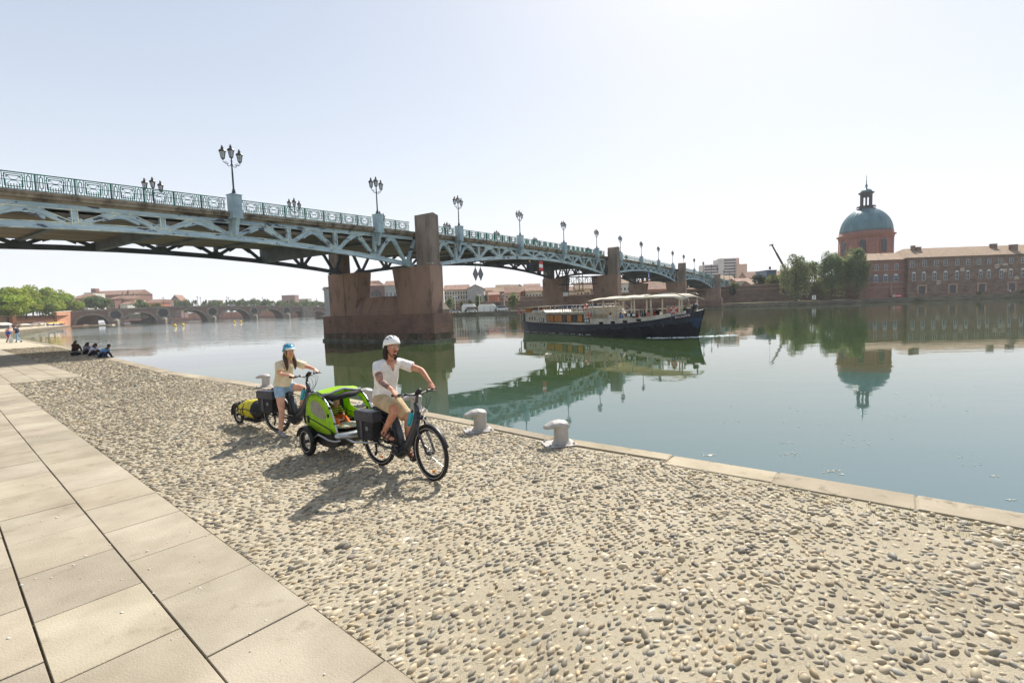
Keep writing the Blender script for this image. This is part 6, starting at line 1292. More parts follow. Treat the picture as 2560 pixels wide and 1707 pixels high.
    mb = MB(); mb.tube([bb+V3(0, -.075, 0), bb+V3(0, -.095, 0)+d], [.014, .011], 8, rnd=True); mb.build('crank', M_frame, o); mb = MB(); mb.tube([bb+V3(0, .075, 0), bb+V3(0, .095, 0)-d], [.014, .011], 8, rnd=True); mb.build('crank', M_frame, o)
    for y, e in ((-1, d), (1, -d)): c_ = bb+e+V3(0, y*.145, 0); q = MB(); q.box(c_[0]-.045, c_[0]+.045, c_[1]-.045, c_[1]+.045, c_[2]-.010, c_[2]+.010); q.build('pedal', M_black, o); pd[y] = c_
    mb = MB(); mb.lathe([(.0, -.052), (.085, -.052), (.085, -.048), (.0, -.048)], bb, 24, ax=((1, 0, 0), (0, 0, 1), (0, 1, 0))); mb.build('chainring', M_motor, o)
    mb = MB()
    for dz in (.078, -.078): mb.bar(bb+V3(0, -.050, dz), V3(0, -.050, R+dz*.45), .006, .008)
    mb.build('chain', M_alu, o); mb = MB(); mb.lathe([(.0, -.062), (.05, -.060), (.035, -.045), (0, -.045)], (0, 0, R), 16, ax=((1, 0, 0), (0, 0, 1), (0, 1, 0))); mb.tube([(0, -.06, R-.03), (.02, -.065, R-.12), (-.01, -.065, R-.19)], [.018, .014, .018], 8, rnd=True); mb.build('derailleur', M_black, o)
    # rack
    mb = MB()
    for y in (-.06, .06): mb.tube([(.26, y*.5, .78), (.16, y, .80), (-.28, y, .80)], .007, 6); mb.tube([(0, y*1.3, R), (-.08, y, .80)], .007, 6); mb.tube([(0, y*1.3, R), (-.24, y, .80)], .007, 6)
    for x in (-.28, -.1, .08): mb.bar((x, -.06, .80), (x, .06, .80), .008, .008)
    mb.build('rack', M_black, o); mb = MB(); mb.tube([(-.30, 0, .76), (-.33, 0, .76)], [.03, .03], 8, rnd=True); mb.build('rear_light', M_red, o)
    for y in (1, -1): q = MB(); q.box(-.03, .03, y*.03+.46*0-.0, y*.03+.01, 0, 0) if False else None
    return o, rot, pd
def pannier(label, loc, rz, y, mat2, zoff=0.):
    o = thing('pannier', label, 'bag', loc, rz, 'black panniers on the bicycles'); s_ = -1 if y < 0 else 1; mb = MB()
    x0, x1, zb, zt = -.20, .18, .42, .80; a, b = y, y+s_*.145
    prof = [(-.155, zb), (.135, zb), (.165, zb+.04), (.19, zt-.03), (.175, zt), (-.20, zt), (-.225, zt-.03), (-.185, zb+.04)]
    mb.prism(prof, (0, min(a, b), 0), (1, 0, 0), (0, 0, 1), (0, .145, 0)); bd = mb.build('body', M_bag, o); bv = bd.modifiers.new('b', 'BEVEL'); bv.width = .022; bv.segments = 3
    mb = MB(); mb.prism([(-.235, zt-.12), (.20, zt-.12), (.20, zt+.005), (.185, zt+.025), (-.215, zt+.025), (-.235, zt+.005)], (0, min(a, b)-.006 if s_ < 0 else min(a, b)-.006, 0), (1, 0, 0), (0, 0, 1), (0, .157, 0)); fl = mb.build('flap', M_bagt, o); bv = fl.modifiers.new('b', 'BEVEL'); bv.width = .018; bv.segments = 3
    yo = b+s_*.004
    mb = MB(); mb.box(-.10, -.04, min(yo, yo+s_*.006), max(yo, yo+s_*.006), zb+.03, zt-.1); mb.build('strap', M_bagt, o)
    mb = MB(); mb.lathe([(0, 0), (.034, 0), (.034, .004), (0, .004)], (.06, yo, zb+.17), 14, ax=((1, 0, 0), (0, 0, 1), (0, s_, 0))); pt = mb.build('emblem', M_greyb, o)
    return o
M_bag = mat('pannier_black_fabric', srgb(34, 34, 37), .7, col2=srgb(24, 24, 26), vs=8, bump=(40, .3, .01)); M_bagt = mat('pannier_grey_tarpaulin', srgb(62, 62, 72), .42, col2=srgb(46, 46, 54), vs=7, bump=(12, .6, .03))
HM = rad(-37.96); LM = (-1.947, 6.779, QZ); BM, rotM, pdM = ebike('electric_bicycle', 'anthracite step-through electric bicycle ridden by the man in the white helmet', LM, HM, steer=rad(-7), crank=rad(118))
HW = rad(-25.3); LW = (-4.43, 8.90, QZ); BW, rotW, pdW = ebike('electric_bicycle', 'anthracite electric bicycle under the woman in the blue helmet', LW, HW, steer=rad(4), crank=rad(200))
pannier('black pannier with grey flap on the near side of the front bicycle', LM, HM, -.085, M_bagt); pannier('black pannier on the far side of the front bicycle', LM, HM, .085, M_bagt)
pannier('black pannier with grey lid on the near side of the rear bicycle', LW, HW, -.085, M_bagt); pannier('black pannier on the far side of the rear bicycle', LW, HW, .085, M_bagt)
def bottle(label, loc, rz):
    o = thing('bottle', label, 'bottle', loc, rz, 'turquoise bottles on the bicycles'); mb = MB(); A, B = V3(.735, 0, .66), V3(.800, 0, .82); d = nrm(B-A); A = A+V3(-.06, 0, .02); B = B+V3(-.06, 0, .02)
    mb.tube([A, lp(A, B, .35), lp(A, B, .45), lp(A, B, .55), lp(A, B, .85), B], [.034, .036, .031, .036, .036, .022], 14, rnd=True); mb.build('flask', M_bottle, o); mb = MB(); mb.tube([B+d*.01, B+d*.035], [.018, .012], 10, rnd=True); mb.build('cap', M_black, o)
    mb = MB(); mb.tube([A-d*.005+V3(.03, .035, 0), A-d*.03, A+V3(.03, -.035, 0)], .004, 5); mb.tube([lp(A, B, .4)+V3(0, .037, 0), lp(A, B, .4)+V3(-.037, 0, -.01), lp(A, B, .4)+V3(0, -.037, 0)], .004, 5); mb.build('cage', M_black, o)
bottle('turquoise water bottle on the front bicycle frame', LM, HM); bottle('turquoise water bottle on the rear bicycle frame', LW, HW)
# ---- the man
gR, gL = V3(*rotM((.806, -.29, 1.123))), V3(*rotM((.806, .29, 1.123))); pR, pL = pdM[-1], pdM[1]
def wr(gp, el): d = nrm(gp-V3(*el)); return gp-d*.075+V3(0, 0, .028)
elR, elL = (.50, -.30, 1.30), (.60, .33, 1.36)
J = dict(pel=(.19, 0, 1.03), chest=(.25, 0, 1.33), neck=(.33, 0, 1.53), head=(.40, 0, 1.70), shR=(.30, -.185, 1.465), shL=(.32, .185, 1.465), elR=elR, elL=elL, haR=wr(gR, elR), haL=wr(gL, elL),
    hipR=(.20, -.10, .99), hipL=(.20, .10, .99), knR=(.60, -.15, .90), knL=(.50, .13, .70), anR=pR+V3(-.09, .01, .135), toR=pR+V3(.075, 0, .045), anL=pL+V3(-.09, -.01, .13), toL=pL+V3(.075, 0, .04))
hv = lambda g_, w: (nrm(V3(*g_)-V3(*w)+V3(0, 0, .01)), (0, 0, -1))
MAN, at, AX, g = figure('person', 'man in white v-neck shirt, beige shorts and white helmet riding the front bicycle', LM, HM, J, dict(shirt=M_white_cloth, pants=(M_beige_cloth, .88), shoes=M_leather), .0068, M_skin, None,
    dict(R=(*hv(gR, J['haR']), 1), L=(*hv(gL, J['haL']), 1)), 1.0, (.985, -.17, .02), None, face=True, beard=True, glasses=True, sleeve=.50, shoe='sandal', shirt_loose=1.04, hz=1.04)
helmet(MAN, at, AX, 1.06, M_helmw, M_helmw, strap=M_strap)
mb = MB(); mb.ell(at(-.03, 0, .01), (.090, .086, .085), 14, 8, AX)
for q in (-1, 1): mb.tube([at(-.02, q*.070, .02), at(-.045, q*.082, -.06), at(-.055, q*.070, -.13), at(-.05, q*.06, -.165)], [.030, .036, .034, .018], 10, rnd=True)
mb.tube([at(-.07, 0, .0), at(-.085, 0, -.08), at(-.075, 0, -.16)], [.06, .07, .05], 10, side=AX[1], rb=[.035, .035, .025], rnd=True); hr_ = mb.build('hair', M_hair, MAN); remesh(hr_, .007, 2)
# open neckline: skin wedge on the chest
mb = MB(); f_, r_ = V3(1, 0, 0), V3(0, 1, 0)
mb.tube([(.372, 0, 1.525), (.388, 0, 1.46), (.402, 0, 1.375)], [.062, .038, .004], 12, side=(0, 1, 0), rb=[.022, .020, .010]); mb.build('open_neckline', M_skin, MAN)
mb = MB(); mb.tube([lp(J['shR'], elR, .62), lp(J['shR'], elR, .95)], [.0475, .0435], 14); mb.tube([lp(elR, J['haR'], .08), lp(elR, J['haR'], .35), lp(elR, J['haR'], .75)], [.0405, .0400, .0325], 14); mb.build('tattoo_sleeve', M_tat, MAN)
# ---- the woman, astride her bicycle with one foot down
gR, gL = V3(*rotW((.806, -.29, 1.123))), V3(*rotW((.806, .29, 1.123))); pL = pdW[1]; elR, elL = (.50, -.27, 1.15), (.56, .32, 1.20)
J = dict(pel=(.27, -.05, .93), chest=(.30, -.02, 1.20), neck=(.37, 0, 1.37), head=(.425, 0, 1.52), shR=(.33, -.17, 1.31), shL=(.35, .16, 1.31), elR=elR, elL=elL, haR=wr(gR, elR), haL=wr(gL, elL),
    hipR=(.28, -.14, .88), hipL=(.28, .04, .88), knR=(.38, -.20, .47), knL=(.60, .14, .84), anR=(.34, -.22, .095), toR=(.47, -.23, .04), anL=(.46, .15, .46), toL=(.59, .15, .38))
WOM, at, AX, g = figure('person', 'woman in cream t-shirt, denim shorts and blue helmet standing astride the rear bicycle', LW, HW, J, dict(shirt=M_cream_cloth, pants=(M_denim, .42), shoes=M_greyshoe), .0068, M_skinl, None,
    dict(R=(*hv(gR, J['haR']), 1), L=(*hv(gL, J['haL']), 1)), .92, (.97, -.22, -.05), None, face=True, fem=True, sleeve=.62, sc=.90, hz=.95, hairm=M_hairb, shirt_loose=1.12)
helmet(WOM, at, AX, .98, M_helmb, M_helmw, visor=True, strap=M_stry)
mb = MB(); mb.ell(at(-.02, 0, .01), (.092, .082, .085), 14, 8, AX)
for q in (-1, 1): mb.tube([at(-.03, q*.060, .0), at(-.02, q*.080, -.09), at(.035, q*.085, -.17), at(.060, q*.080, -.26), at(.055, q*.078, -.34)], [.030, .038, .036, .030, .010], 10, rnd=True)
hr_ = mb.build('hair', M_hairb, WOM); remesh(hr_, .007, 2)
# ================================================================ child trailer behind the front bicycle
M_lime = mat('lime_fabric', srgb(176, 218, 34), .65, col2=srgb(150, 194, 26), vs=5, transl=.35, bump=(9, .5, .03)); M_grey_f = mat('grey_trim_fabric', srgb(128, 130, 136), .7, col2=srgb(104, 106, 112), vs=8); M_silver = mat('silver_bumper', srgb(176, 180, 180), .3, metal=.7, col2=srgb(140, 146, 146), vs=6)
M_mesh = mat('mesh_window', srgb(150, 146, 130), .8, col2=srgb(120, 118, 106), vs=14, stretch=(4, 4, .6)); M_yel = mat('yellow_tarpaulin', srgb(214, 200, 20), .5, col2=srgb(180, 166, 16), vs=6, bump=(9, .7, .04))
HT = rad(-40.9); TR = thing('child_trailer', 'lime green two wheeled child trailer hitched to the front bicycle', 'bike trailer', (-2.99, 7.65, QZ), HT)
side = [(-.10, .42), (-.11, .56), (-.10, .72), (-.04, .86), (.07, .955), (.24, .985), (.42, .965), (.57, .895), (.68, .79), (.765, .66), (.81, .53), (.83, .44), (.52, .40), (.22, .41), (.05, .46)]
win = [(.13, .875), (.30, .885), (.43, .84), (.53, .75), (.59, .645), (.44, .625), (.28, .645), (.11, .695), (.09, .79)]
def ringfill(mb, outer, inner, y, th):   # side panel with a window hole: strip between two loops, matched by angle about the window centre
    c = np.mean(inner, axis=0); N_ = 40
    def hit(poly, a):
        d = np.array([cos(a), sin(a)]); best = None
        for p, q in zip(poly, poly[1:]+poly[:1]):
            p, q = np.array(p), np.array(q); e = q-p; den = d[0]*e[1]-d[1]*e[0]
            if abs(den) < 1e-9: continue
            t = ((p-c)[0]*e[1]-(p-c)[1]*e[0])/den; u_ = ((p-c)[0]*d[1]-(p-c)[1]*d[0])/den
            if t > 0 and -1e-6 <= u_ <= 1+1e-6 and (best is None or t > best): best = t
        return c+d*best
    A = [2*PI*i/N_ for i in range(N_)]; O = [hit(outer, a) for a in A]; I = [hit(inner, a) for a in A]
    bulge = lambda p: .03*max(0, 1-((p[0]-.35)/.5)**2)*(1 if y > 0 else -1)
    vs = [(p[0], y+bulge(p)*.3, p[1]) for p in O]+[(p[0], y+bulge(p), p[1]) for p in I]; mb.add(vs, [(i, (i+1) % N_, N_+(i+1) % N_, N_+i) for i in range(N_)], True)
    return [(p[0], y+bulge(p)*.96, p[1]) for p in I]
for s_ in (-1, 1):
    mb = MB(); I = ringfill(mb, side, win, s_*.31, .01); sp_ = mb.build('side_panel', M_lime, TR); q = sp_.modifiers.new('t', 'SOLIDIFY'); q.thickness = .006
    if s_ < 0: mb = MB(); mb.add(I, [tuple(range(len(I)))]); mb.build('mesh_window', M_mesh, sp_)
    mb = MB(); mb.tube([(-.10, s_*.322, .60), (.20, s_*.335, .60-.03), (.60, s_*.335, .50), (.82, s_*.325, .42)], .010, 6, rb=.004, side=(0, 0, 1)); mb.build('strap', M_strap, sp_)
    for x, z in ((.0, .60), (.70, .44), (.62, .70)): mb = MB(); mb.box(x-.02, x+.02, s_*.33-.008, s_*.33+.008, z-.09 if z < .65 else z-.03, z+.02); mb.build('buckle', M_strap, sp_)
    mb = MB(); mb.tube([(.30, s_*.30, 1.0), (.47, s_*.318, .955), (.60, s_*.322, .875), (.71, s_*.324, .76), (.78, s_*.324, .64), (.83, s_*.322, .50), (.85, s_*.318, .42)], .0135, 10); hp_ = mb.build('hoop', M_alu, TR)
    for x, z in ((.50, .938), (.665, .81), (.79, .60)): mb = MB(); mb.tube([(x-.012, s_*.322, z+.014), (x+.012, s_*.322, z-.014)], .019, 8); mb.build('clip', M_black, hp_)
    mb = MB(); mb.tube([(.18, s_*.36, .28), (.26, s_*.37, .33), (.36, s_*.365, .385), (.50, s_*.355, .36), (.64, s_*.35, .335), (.80, s_*.345, .34), (.92, s_*.33, .37)], .014, 8); mb.build('side_tube', M_alu, TR)
    mb = MB()
    aa = np.linspace(rad(5), rad(165), 12); vs = []
    for t in aa:
        for w_ in (-.045, .045): vs.append((.02+.255*cos(t), s_*.39+w_, .215+.255*sin(t)))
    mb.add(vs, [(2*i, 2*i+1, 2*i+3, 2*i+2) for i in range(len(aa)-1)], True); md_ = mb.build('mudguard', M_black, TR); q = md_.modifiers.new('t', 'SOLIDIFY'); q.thickness = .008
    wheel(TR, (.0, s_*.362, .228), .228, .046, refl=1, disc=False, spokes=20)
mb = MB(); mb.tube([(0, -.36, .215), (0, .36, .215)], .014, 8); mb.build('axle', M_black, TR)
# tub, back, floor, seat
mb = MB(); mb.prism([(-.09, .36), (.12, .24), (.30, .20), (.62, .20), (.80, .28), (.86, .40), (.80, .42), (-.10, .42)], (0, -.30, 0), (1, 0, 0), (0, 0, 1), (0, .60, 0)); mb.build('tub', M_black, TR)
mb = MB(); P0 = [(x, -.305, z) for x, z in side[0:5]]; P1 = [(x, .305, z) for x, z in side[0:5]]; mb.add(P0+P1, [(i, i+1, 6+i, 5+i) for i in range(4)], True); bk_ = mb.build('back_panel', M_lime, TR); q = bk_.modifiers.new('t', 'SOLIDIFY'); q.thickness = .006
mb = MB(); mb.prism([(-.02, .44), (.30, .46), (.32, .52), (.06, .52), (-.01, .86), (-.07, .84)], (0, -.27, 0), (1, 0, 0), (0, 0, 1), (0, .54, 0)); mb.build('seat', M_strap, TR)
# sagging roof with grey piping
n, m_ = 9, 7; RP = [(.07, .958), (.14, .985), (.22, 1.01), (.30, 1.02), (.38, 1.01), (.46, .985)]; mb = MB(); vs = []
for i, (x, z) in enumerate(RP):
    for j in range(m_): t = j/(m_-1); vs.append((x-.06*(i/5)*0+.10*sin(PI*t)*(i/5)*.6, -.315+.63*t, z+.045*sin(PI*t)*(.4+.6*i/5)-.03*sin(3*PI*t)*(i/5)*.5+random.uniform(-.006, .006)))
mb.add(vs, [(i*m_+j, i*m_+j+1, (i+1)*m_+j+1, (i+1)*m_+j) for i in range(len(RP)-1) for j in range(m_-1)], True); rf_ = mb.build('roof', M_lime, TR); q = rf_.modifiers.new('t', 'SOLIDIFY'); q.thickness = .006; q = rf_.modifiers.new('s', 'SUBSURF'); q.levels = 2; q.render_levels = 2
mb = MB(); mb.tube([tuple(vs[(len(RP)-1)*m_+j]) for j in range(m_)], .020, 8, rb=.03, side=(0, 0, 1)); mb.build('rolled_cover', M_grey_f, rf_)
mb = MB(); mb.tube([(.46, -.30, .96), (.53, -.16, .93), (.55, 0, .945), (.53, .16, .94), (.46, .30, .96)], [.03, .045, .05, .045, .03], 10, rnd=True); mb.build('rolled_net', M_strap, rf_)
for s_ in (-1, 1): mb = MB(); mb.tube([(-.06, s_*.312, .83), (.04, s_*.316, .94), (.16, s_*.318, .985), (.30, s_*.316, 1.005), (.44, s_*.316, .97)], [.012, .022, .026, .022, .014], 8, rnd=True, side=(0, 1, 0), rb=[.008]*5); mb.build('grey_trim', M_grey_f, TR)
# silver front bumper
mb = MB(); mb.tube([(.86, -.33, .425), (.915, -.20, .42), (.93, 0, .42), (.915, .20, .42), (.86, .33, .425)], [.040, .050, .052, .050, .040], 12, side=(0, 0, 1), rb=[.055, .065, .068, .065, .055], rnd=True); mb.build('bumper', M_silver, TR)
mb = MB(); mb.tube([(.90, -.24, .39), (1.05, -.20, .34), (1.30, -.10, .345), (1.42, -.06, .36)], .016, 8, rnd=True); mb.build('tow_arm', M_alu, TR)
# hand pump stowed under the roof edge
mb = MB(); mb.tube([(.44, -.26, .93), (.60, -.23, .855)], .016, 8); mb.build('rolled_flag', M_alu, TR)
# child
M_strip = mat('striped_green_jersey', srgb(150, 170, 40), .9)
_n = M_strip.node_tree.nodes; _l = M_strip.node_tree.links; _b = [q for q in _n if q.type == 'BSDF_PRINCIPLED'][0]; _t = _n.new('ShaderNodeTexCoord'); _w = _n.new('ShaderNodeTexWave'); _w.bands_direction = 'Z'; _w.inputs['Scale'].default_value = 9.; _l.new(_t.outputs['Object'], _w.inputs[0])
_r = _n.new('ShaderNodeMix'); _r.data_type = 'RGBA'; _l.new(_w.outputs['Fac'], _r.inputs[0]); _r.inputs[6].default_value = (*srgb(30, 40, 38), 1); _r.inputs[7].default_value = (*srgb(176, 190, 50), 1); _l.new(_r.outputs[2], _b.inputs['Base Color'])
J = dict(pel=(.13, 0, .555), chest=(.17, 0, .66), neck=(.20, 0, .745), head=(.26, -.01, .815), shR=(.20, -.085, .715), shL=(.20, .085, .715), elR=(.25, -.12, .61), elL=(.25, .12, .61), haR=(.37, -.07, .56), haL=(.37, .05, .56), hipR=(.15, -.05, .55), hipL=(.15, .05, .55), knR=(.36, -.09, .56), knL=(.36, .08, .56), anR=(.52, -.09, .47), anL=(.52, .08, .47), toR=(.60, -.09, .49), toL=(.60, .08, .49))
M_orange_c = mat('orange_cotton', srgb(226, 110, 50), .9); CH_, at, AX, g = figure('person', 'small child in striped green jersey sitting inside the lime trailer', (-2.99, 7.65, QZ), HT, J, dict(shirt=M_strip, pants=(M_orange_c, 1.6), shoes=M_greyshoe), .007, M_skinl, None, None, .62, (.93, -.15, -.30), 'short', sc=.52, hz=.82, sleeve=.8, up=(.2, 0, 1))
face_detail(CH_, at, AX, .82, hair=M_hair)
tb = thing('toy_blanket', 'pale green and orange blanket over the child\'s knees', 'blanket', (-2.99, 7.65, QZ), HT); mb = MB(); mb.ell((.52, .02, .475), (.20, .19, .04), 14, 8); mb.build('cloth', mat('printed_blanket', srgb(160, 190, 170), .9, col2=srgb(230, 130, 70), vs=16, vlo=.5, vhi=.56, col3=srgb(90, 130, 180), v3=(12, .6, .64)), tb)
# ================================================================ one wheeled cargo trailer with its yellow bag
HC = rad(-35); CT = thing('cargo_trailer', 'small single wheeled cargo trailer hitched behind the rear bicycle', 'bike trailer', LW, HC)
wheel(CT, (-1.47, 0, .205), .205, .022, refl=0, disc=False, spokes=20)
mb = MB()
for y in (-.17, .17):
    mb.tube([(-.02, y*.42, .34), (-.25, y*.6, .40), (-.40, y, .30), (-.55, y, .19), (-1.15, y, .18), (-1.30, y*.6, .20), (-1.47, y*.38, .205)], .012, 6); mb.tube([(-.45, y, .36), (-.85, y, .40), (-1.20, y*.9, .36), (-1.47, y*.38, .21)], .010, 6); mb.tube([(-1.0, y, .18), (-1.02, y, .39)], .008, 5)
mb.tube([(-1.20, -.153, .36), (-1.22, 0, .50), (-1.20, .153, .36)], .010, 6); mb.build('frame', M_black, CT)
mb = MB(); mb.box(-1.15, -.5, -.15, .15, .165, .175); mb.build('tray', M_black, CT)
mb = MB(); aa = np.linspace(rad(-10), rad(120), 10); vs = [(-1.47+.235*cos(PI-t), w_, .205+.235*sin(t)) for t in aa for w_ in (-.04, .04)]; mb.add(vs, [(2*i, 2*i+1, 2*i+3, 2*i+2) for i in range(len(aa)-1)], True); q = mb.build('mudguard', M_black, CT).modifiers.new('t', 'SOLIDIFY'); q.thickness = .005
CB = thing('cargo_bag', 'long yellow waterproof bag with black end strapped on the cargo trailer', 'bag', LW, HC)
mb = MB(); mb.tube([(-1.36, 0, .30), (-1.24, 0, .33), (-1.0, 0, .37), (-.68, 0, .385)], [.06, .13, .155, .16], 18, side=(0, 1, 0), rb=[.06, .12, .175, .19], rnd=True); b_ = mb.build('body', M_yel, CB); remesh(b_, .012, 2); q = b_.modifiers.new('d', 'DISPLACE'); tx = bpy.data.textures.new('folds', 'CLOUDS'); tx.noise_scale = .12; q.texture = tx; q.strength = .03
mb = MB(); mb.tube([(-.68, 0, .385), (-.56, 0, .36), (-.46, 0, .33)], [.163, .15, .10], 18, side=(0, 1, 0), rb=[.193, .17, .12], rnd=True); mb.build('end_cap', M_bag, CB)
for x, r_ in ((-1.18, .165), (-.95, .185)):
    mb = MB(); P = [(x, r_*.93*cos(t), .35+r_*sin(t)*1.02) for t in np.linspace(0, 2*PI, 25)]; mb.tube(P, .012, 5, rb=.005, side=(1, 0, 0), caps=False); mb.build('strap', M_strap, CB)
mb = MB(); mb.tube([(-1.33, 0, .40), (-1.40, 0, .46)], .02, 6, rnd=True); mb.build('rear_lamp', M_black, CB)
# ================================================================ mooring bollards
M_boll = mat('bollard_grey_paint', srgb(170, 166, 161), .45, col2=srgb(146, 141, 134), vs=3, vlo=.4, vhi=.7, col3=srgb(134, 104, 80), v3=(7, .62, .72), bump=(26, .4, .008), metal=.1)
def bollard(label, x, y, rz, sc_=1.):
    o = thing('bollard', label, 'bollard', (x, y, QZ+.01), rz, 'grey mooring bollards along the quay edge'); o.scale = (sc_, sc_, sc_*.93)
    mb = MB(); mb.prism([(-.21, -.17), (.21, -.17), (.24, -.12), (.24, .17), (.20, .20), (-.22, .20), (-.25, .14), (-.25, -.12)], (0, 0, .0), (1, 0, 0), (0, 1, 0), (0, 0, .022)); pl_ = mb.build('base_plate', M_boll, o); q = pl_.modifiers.new('b', 'BEVEL'); q.width = .006; q.segments = 2
    mb = MB(); mb.lathe([(.165, .02), (.135, .035), (.118, .07), (.112, .12), (.112, .30)], (.03, 0, 0), 24); mb.tube([(.05, 0, .335), (.0, 0, .345), (-.10, 0, .334), (-.175, 0, .312)], [.122, .120, .112, .096], 20, side=(0, 1, 0), rb=[.062, .066, .062, .045], rnd=True); mb.ell((.035, 0, .315), (.118, .115, .085), 20, 12)
    bd = mb.build('post', M_boll, o); remesh(bd, .009, 5)
    for a, b in ((-.19, -.12), (.19, -.12), (.19, .145), (-.19, .145)): mb = MB(); mb.lathe([(.020, .02), (.020, .036), (.012, .037), (.012, .052), (0, .053)], (a, b, 0), 6, sm=False); mb.build('bolt', M_boll, o)
    return o
rb_ = math.atan2(-Q[1], -Q[0])
for i, (px, py, lb) in enumerate(((1197, 1078, 'grey mooring bollard directly right of the front bicycle wheel'), (1399, 1112, 'rightmost grey mooring bollard on the quay edge'), (1038, 1030, 'grey mooring bollard behind the man\'s handlebar'), (918, 1012, 'grey mooring bollard between the lime trailer and the man'), (664, 968, 'grey mooring bollard behind the woman\'s back'))):
    p = atz(px, py, QZ); bollard(lb, p[0], p[1], rad((17, 14, 20, 10, 2)[i]), (1.05, 1.04, 1.06, 1.05, 1.08)[i])
# small shackle and debris by the bollard
# ================================================================ people sitting on the edge, walkers
def seated(label, px, py, rz, shirt, pants, skin, hair='short', lean=.25, s=1., vox=.014, group='friends sitting in the bridge shade on the quay edge'):
    p = atz(px, py, QZ); L_ = lean
    J = dict(pel=(0, 0, .13), chest=(.10*L_/.25, 0, .38), neck=(.20*L_/.25, 0, .56), head=(.27*L_/.25, 0, .68), shR=(.16*L_/.25, -.17, .50), shL=(.16*L_/.25, .17, .50), elR=(.32, -.22, .30), elL=(.32, .22, .30), haR=(.50, -.08, .34), haL=(.50, .08, .34), hipR=(.05, -.10, .12), hipL=(.05, .10, .12), knR=(.38, -.16, .32), knL=(.38, .16, .34), anR=(.62, -.13, .08), anL=(.62, .13, .08), toR=(.74, -.14, .03), toL=(.74, .14, .03))
    return figure('person', label, (p[0], p[1], QZ), rz, J, dict(shirt=shirt, pants=(pants, 1.8), shoes=M_black), vox, skin, group, None, 1, (.8, 0, -.6), hair, up=(.5, 0, 1), sleeve=.5)
SG = [('person in dark brown clothes with long hair, leftmost of the seated friends', 186, 878, rad(-20), M_leather, M_leather, M_skind, 'long_back', .22), ('person in grey patterned shirt with dark shawl hair, second of the seated friends', 214, 886, rad(-10), mat('grey_print_shirt', srgb(150, 152, 164), .9, col2=srgb(110, 112, 130), vs=12), M_cl[3], M_skind, 'long_back', .22), ('person in pale lilac t-shirt bending forward, third of the seated friends', 228, 890, rad(-5), mat('lilac_shirt', srgb(196, 196, 220), .9), M_cl[3], M_skind, 'long_back', .34), ('person in bright blue shirt leaning over the water, rightmost of the seated friends', 253, 894, rad(-12), mat('blue_shirt', srgb(100, 160, 214), .9), M_cl[1], M_skind, 'short', .60)]
for a in SG: seated(a[0], a[1], a[2], a[3], a[4], a[5], a[6], a[7], a[8])
p = atz(190, 889, QZ); bg_ = thing('bag', 'black backpack lying on the pebbles beside the seated friends', 'bag', (p[0], p[1], QZ), .3); mb = MB(); mb.ell((0, 0, .12), (.30, .20, .14), 12, 8); mb.build('body', M_bag, bg_); mb = MB(); mb.tube([(-.2, -.15, .1), (-.05, -.22, .18), (.15, -.17, .1)], .018, 6); mb.build('strap', M_strap, bg_)
def walker(label, x, y, rz, shirt, pants, skin, hair='short', lean=.1, s=1., step=.3, arms=None, group=None, vox=.02, sleeve=.55, hm=None):
    J = dict(pel=(0, 0, .93), chest=(.03+lean*.3, 0, 1.22), neck=(.05+lean*.6, 0, 1.42), head=(.09+lean, 0, 1.55), shR=(.04+lean*.5, -.18, 1.35), shL=(.04+lean*.5, .18, 1.35), elR=(.05, -.24, 1.08), elL=(.0, .24, 1.08), haR=(.25, -.22, .95), haL=(.12, .24, .86), hipR=(0, -.09, .88), hipL=(0, .09, .88), knR=(.16*step/.3, -.10, .50), knL=(-.02, .10, .48), anR=(.12*step/.3*2, -.10, .09), anL=(-.34*step/.3, .10, .12), toR=(.12*step/.3*2+.13, -.10, .04), toL=(-.34*step/.3+.12, .10, .03))
    if arms: J.update(arms)
    o = figure('person', label, (x, y, QZ), rz, J, dict(shirt=shirt, pants=(pants, 1.9), shoes=M_black), vox, skin, group, None, 1, (1, 0, 0), hair, sleeve=sleeve, hairm=hm)[0]; o.scale = (s,)*3; return o
p = atz(22, 856, QZ); walker('person in pale top and dark red trousers walking at the far left of the quay', p[0], p[1], rad(0), M_cl[6], mat('dark_red_trousers', srgb(140, 30, 34), .9), M_skin, 'short', .1, 1.15, group='two people walking at the far end of the quay', hm=M_hairb)
p = atz(46, 856, QZ); walker('person in navy t-shirt and light jeans carrying a white bag on the far quay', p[0], p[1], rad(180), M_cl[1], M_denim, M_skin, 'short', .16, 1.22, .36, group='two people walking at the far end of the quay')
pb = (p[0]-.55, p[1]-.3, QZ); cb_ = thing('carrier_bag', 'white plastic bag held by the person in navy on the far quay', 'bag', pb, 0); mb = MB(); mb.tube([(0, 0, .14), (0, 0, .50), (0, 0, .85)], [.26, .24, .08], 10, rb=[.12, .12, .04], side=(1, 0, 0), rnd=True); mb.build('bag', M_white, cb_); mb = MB(); mb.tube([(-.05, 0, .85), (0, 0, 1.05), (.05, 0, .85)], .015, 5); mb.build('handle', M_white, cb_)
pb = (p[0]-1.05, p[1], QZ); cb_ = thing('rucksack', 'blue rucksack carried between the two walkers on the far quay', 'bag', (pb[0], pb[1], QZ+.95), 0); mb = MB(); mb.ell((0, 0, .2), (.34, .18, .22), 10, 7); mb.build('body', mat('blue_nylon', srgb(50, 80, 150), .7), cb_); mb = MB(); mb.tube([(-.2, 0, .35), (0, 0, .5), (.2, 0, .35)], .02, 5); mb.build('strap', M_strap, cb_)
# grass patch at the far left of the quay and tufts
tf = MB()
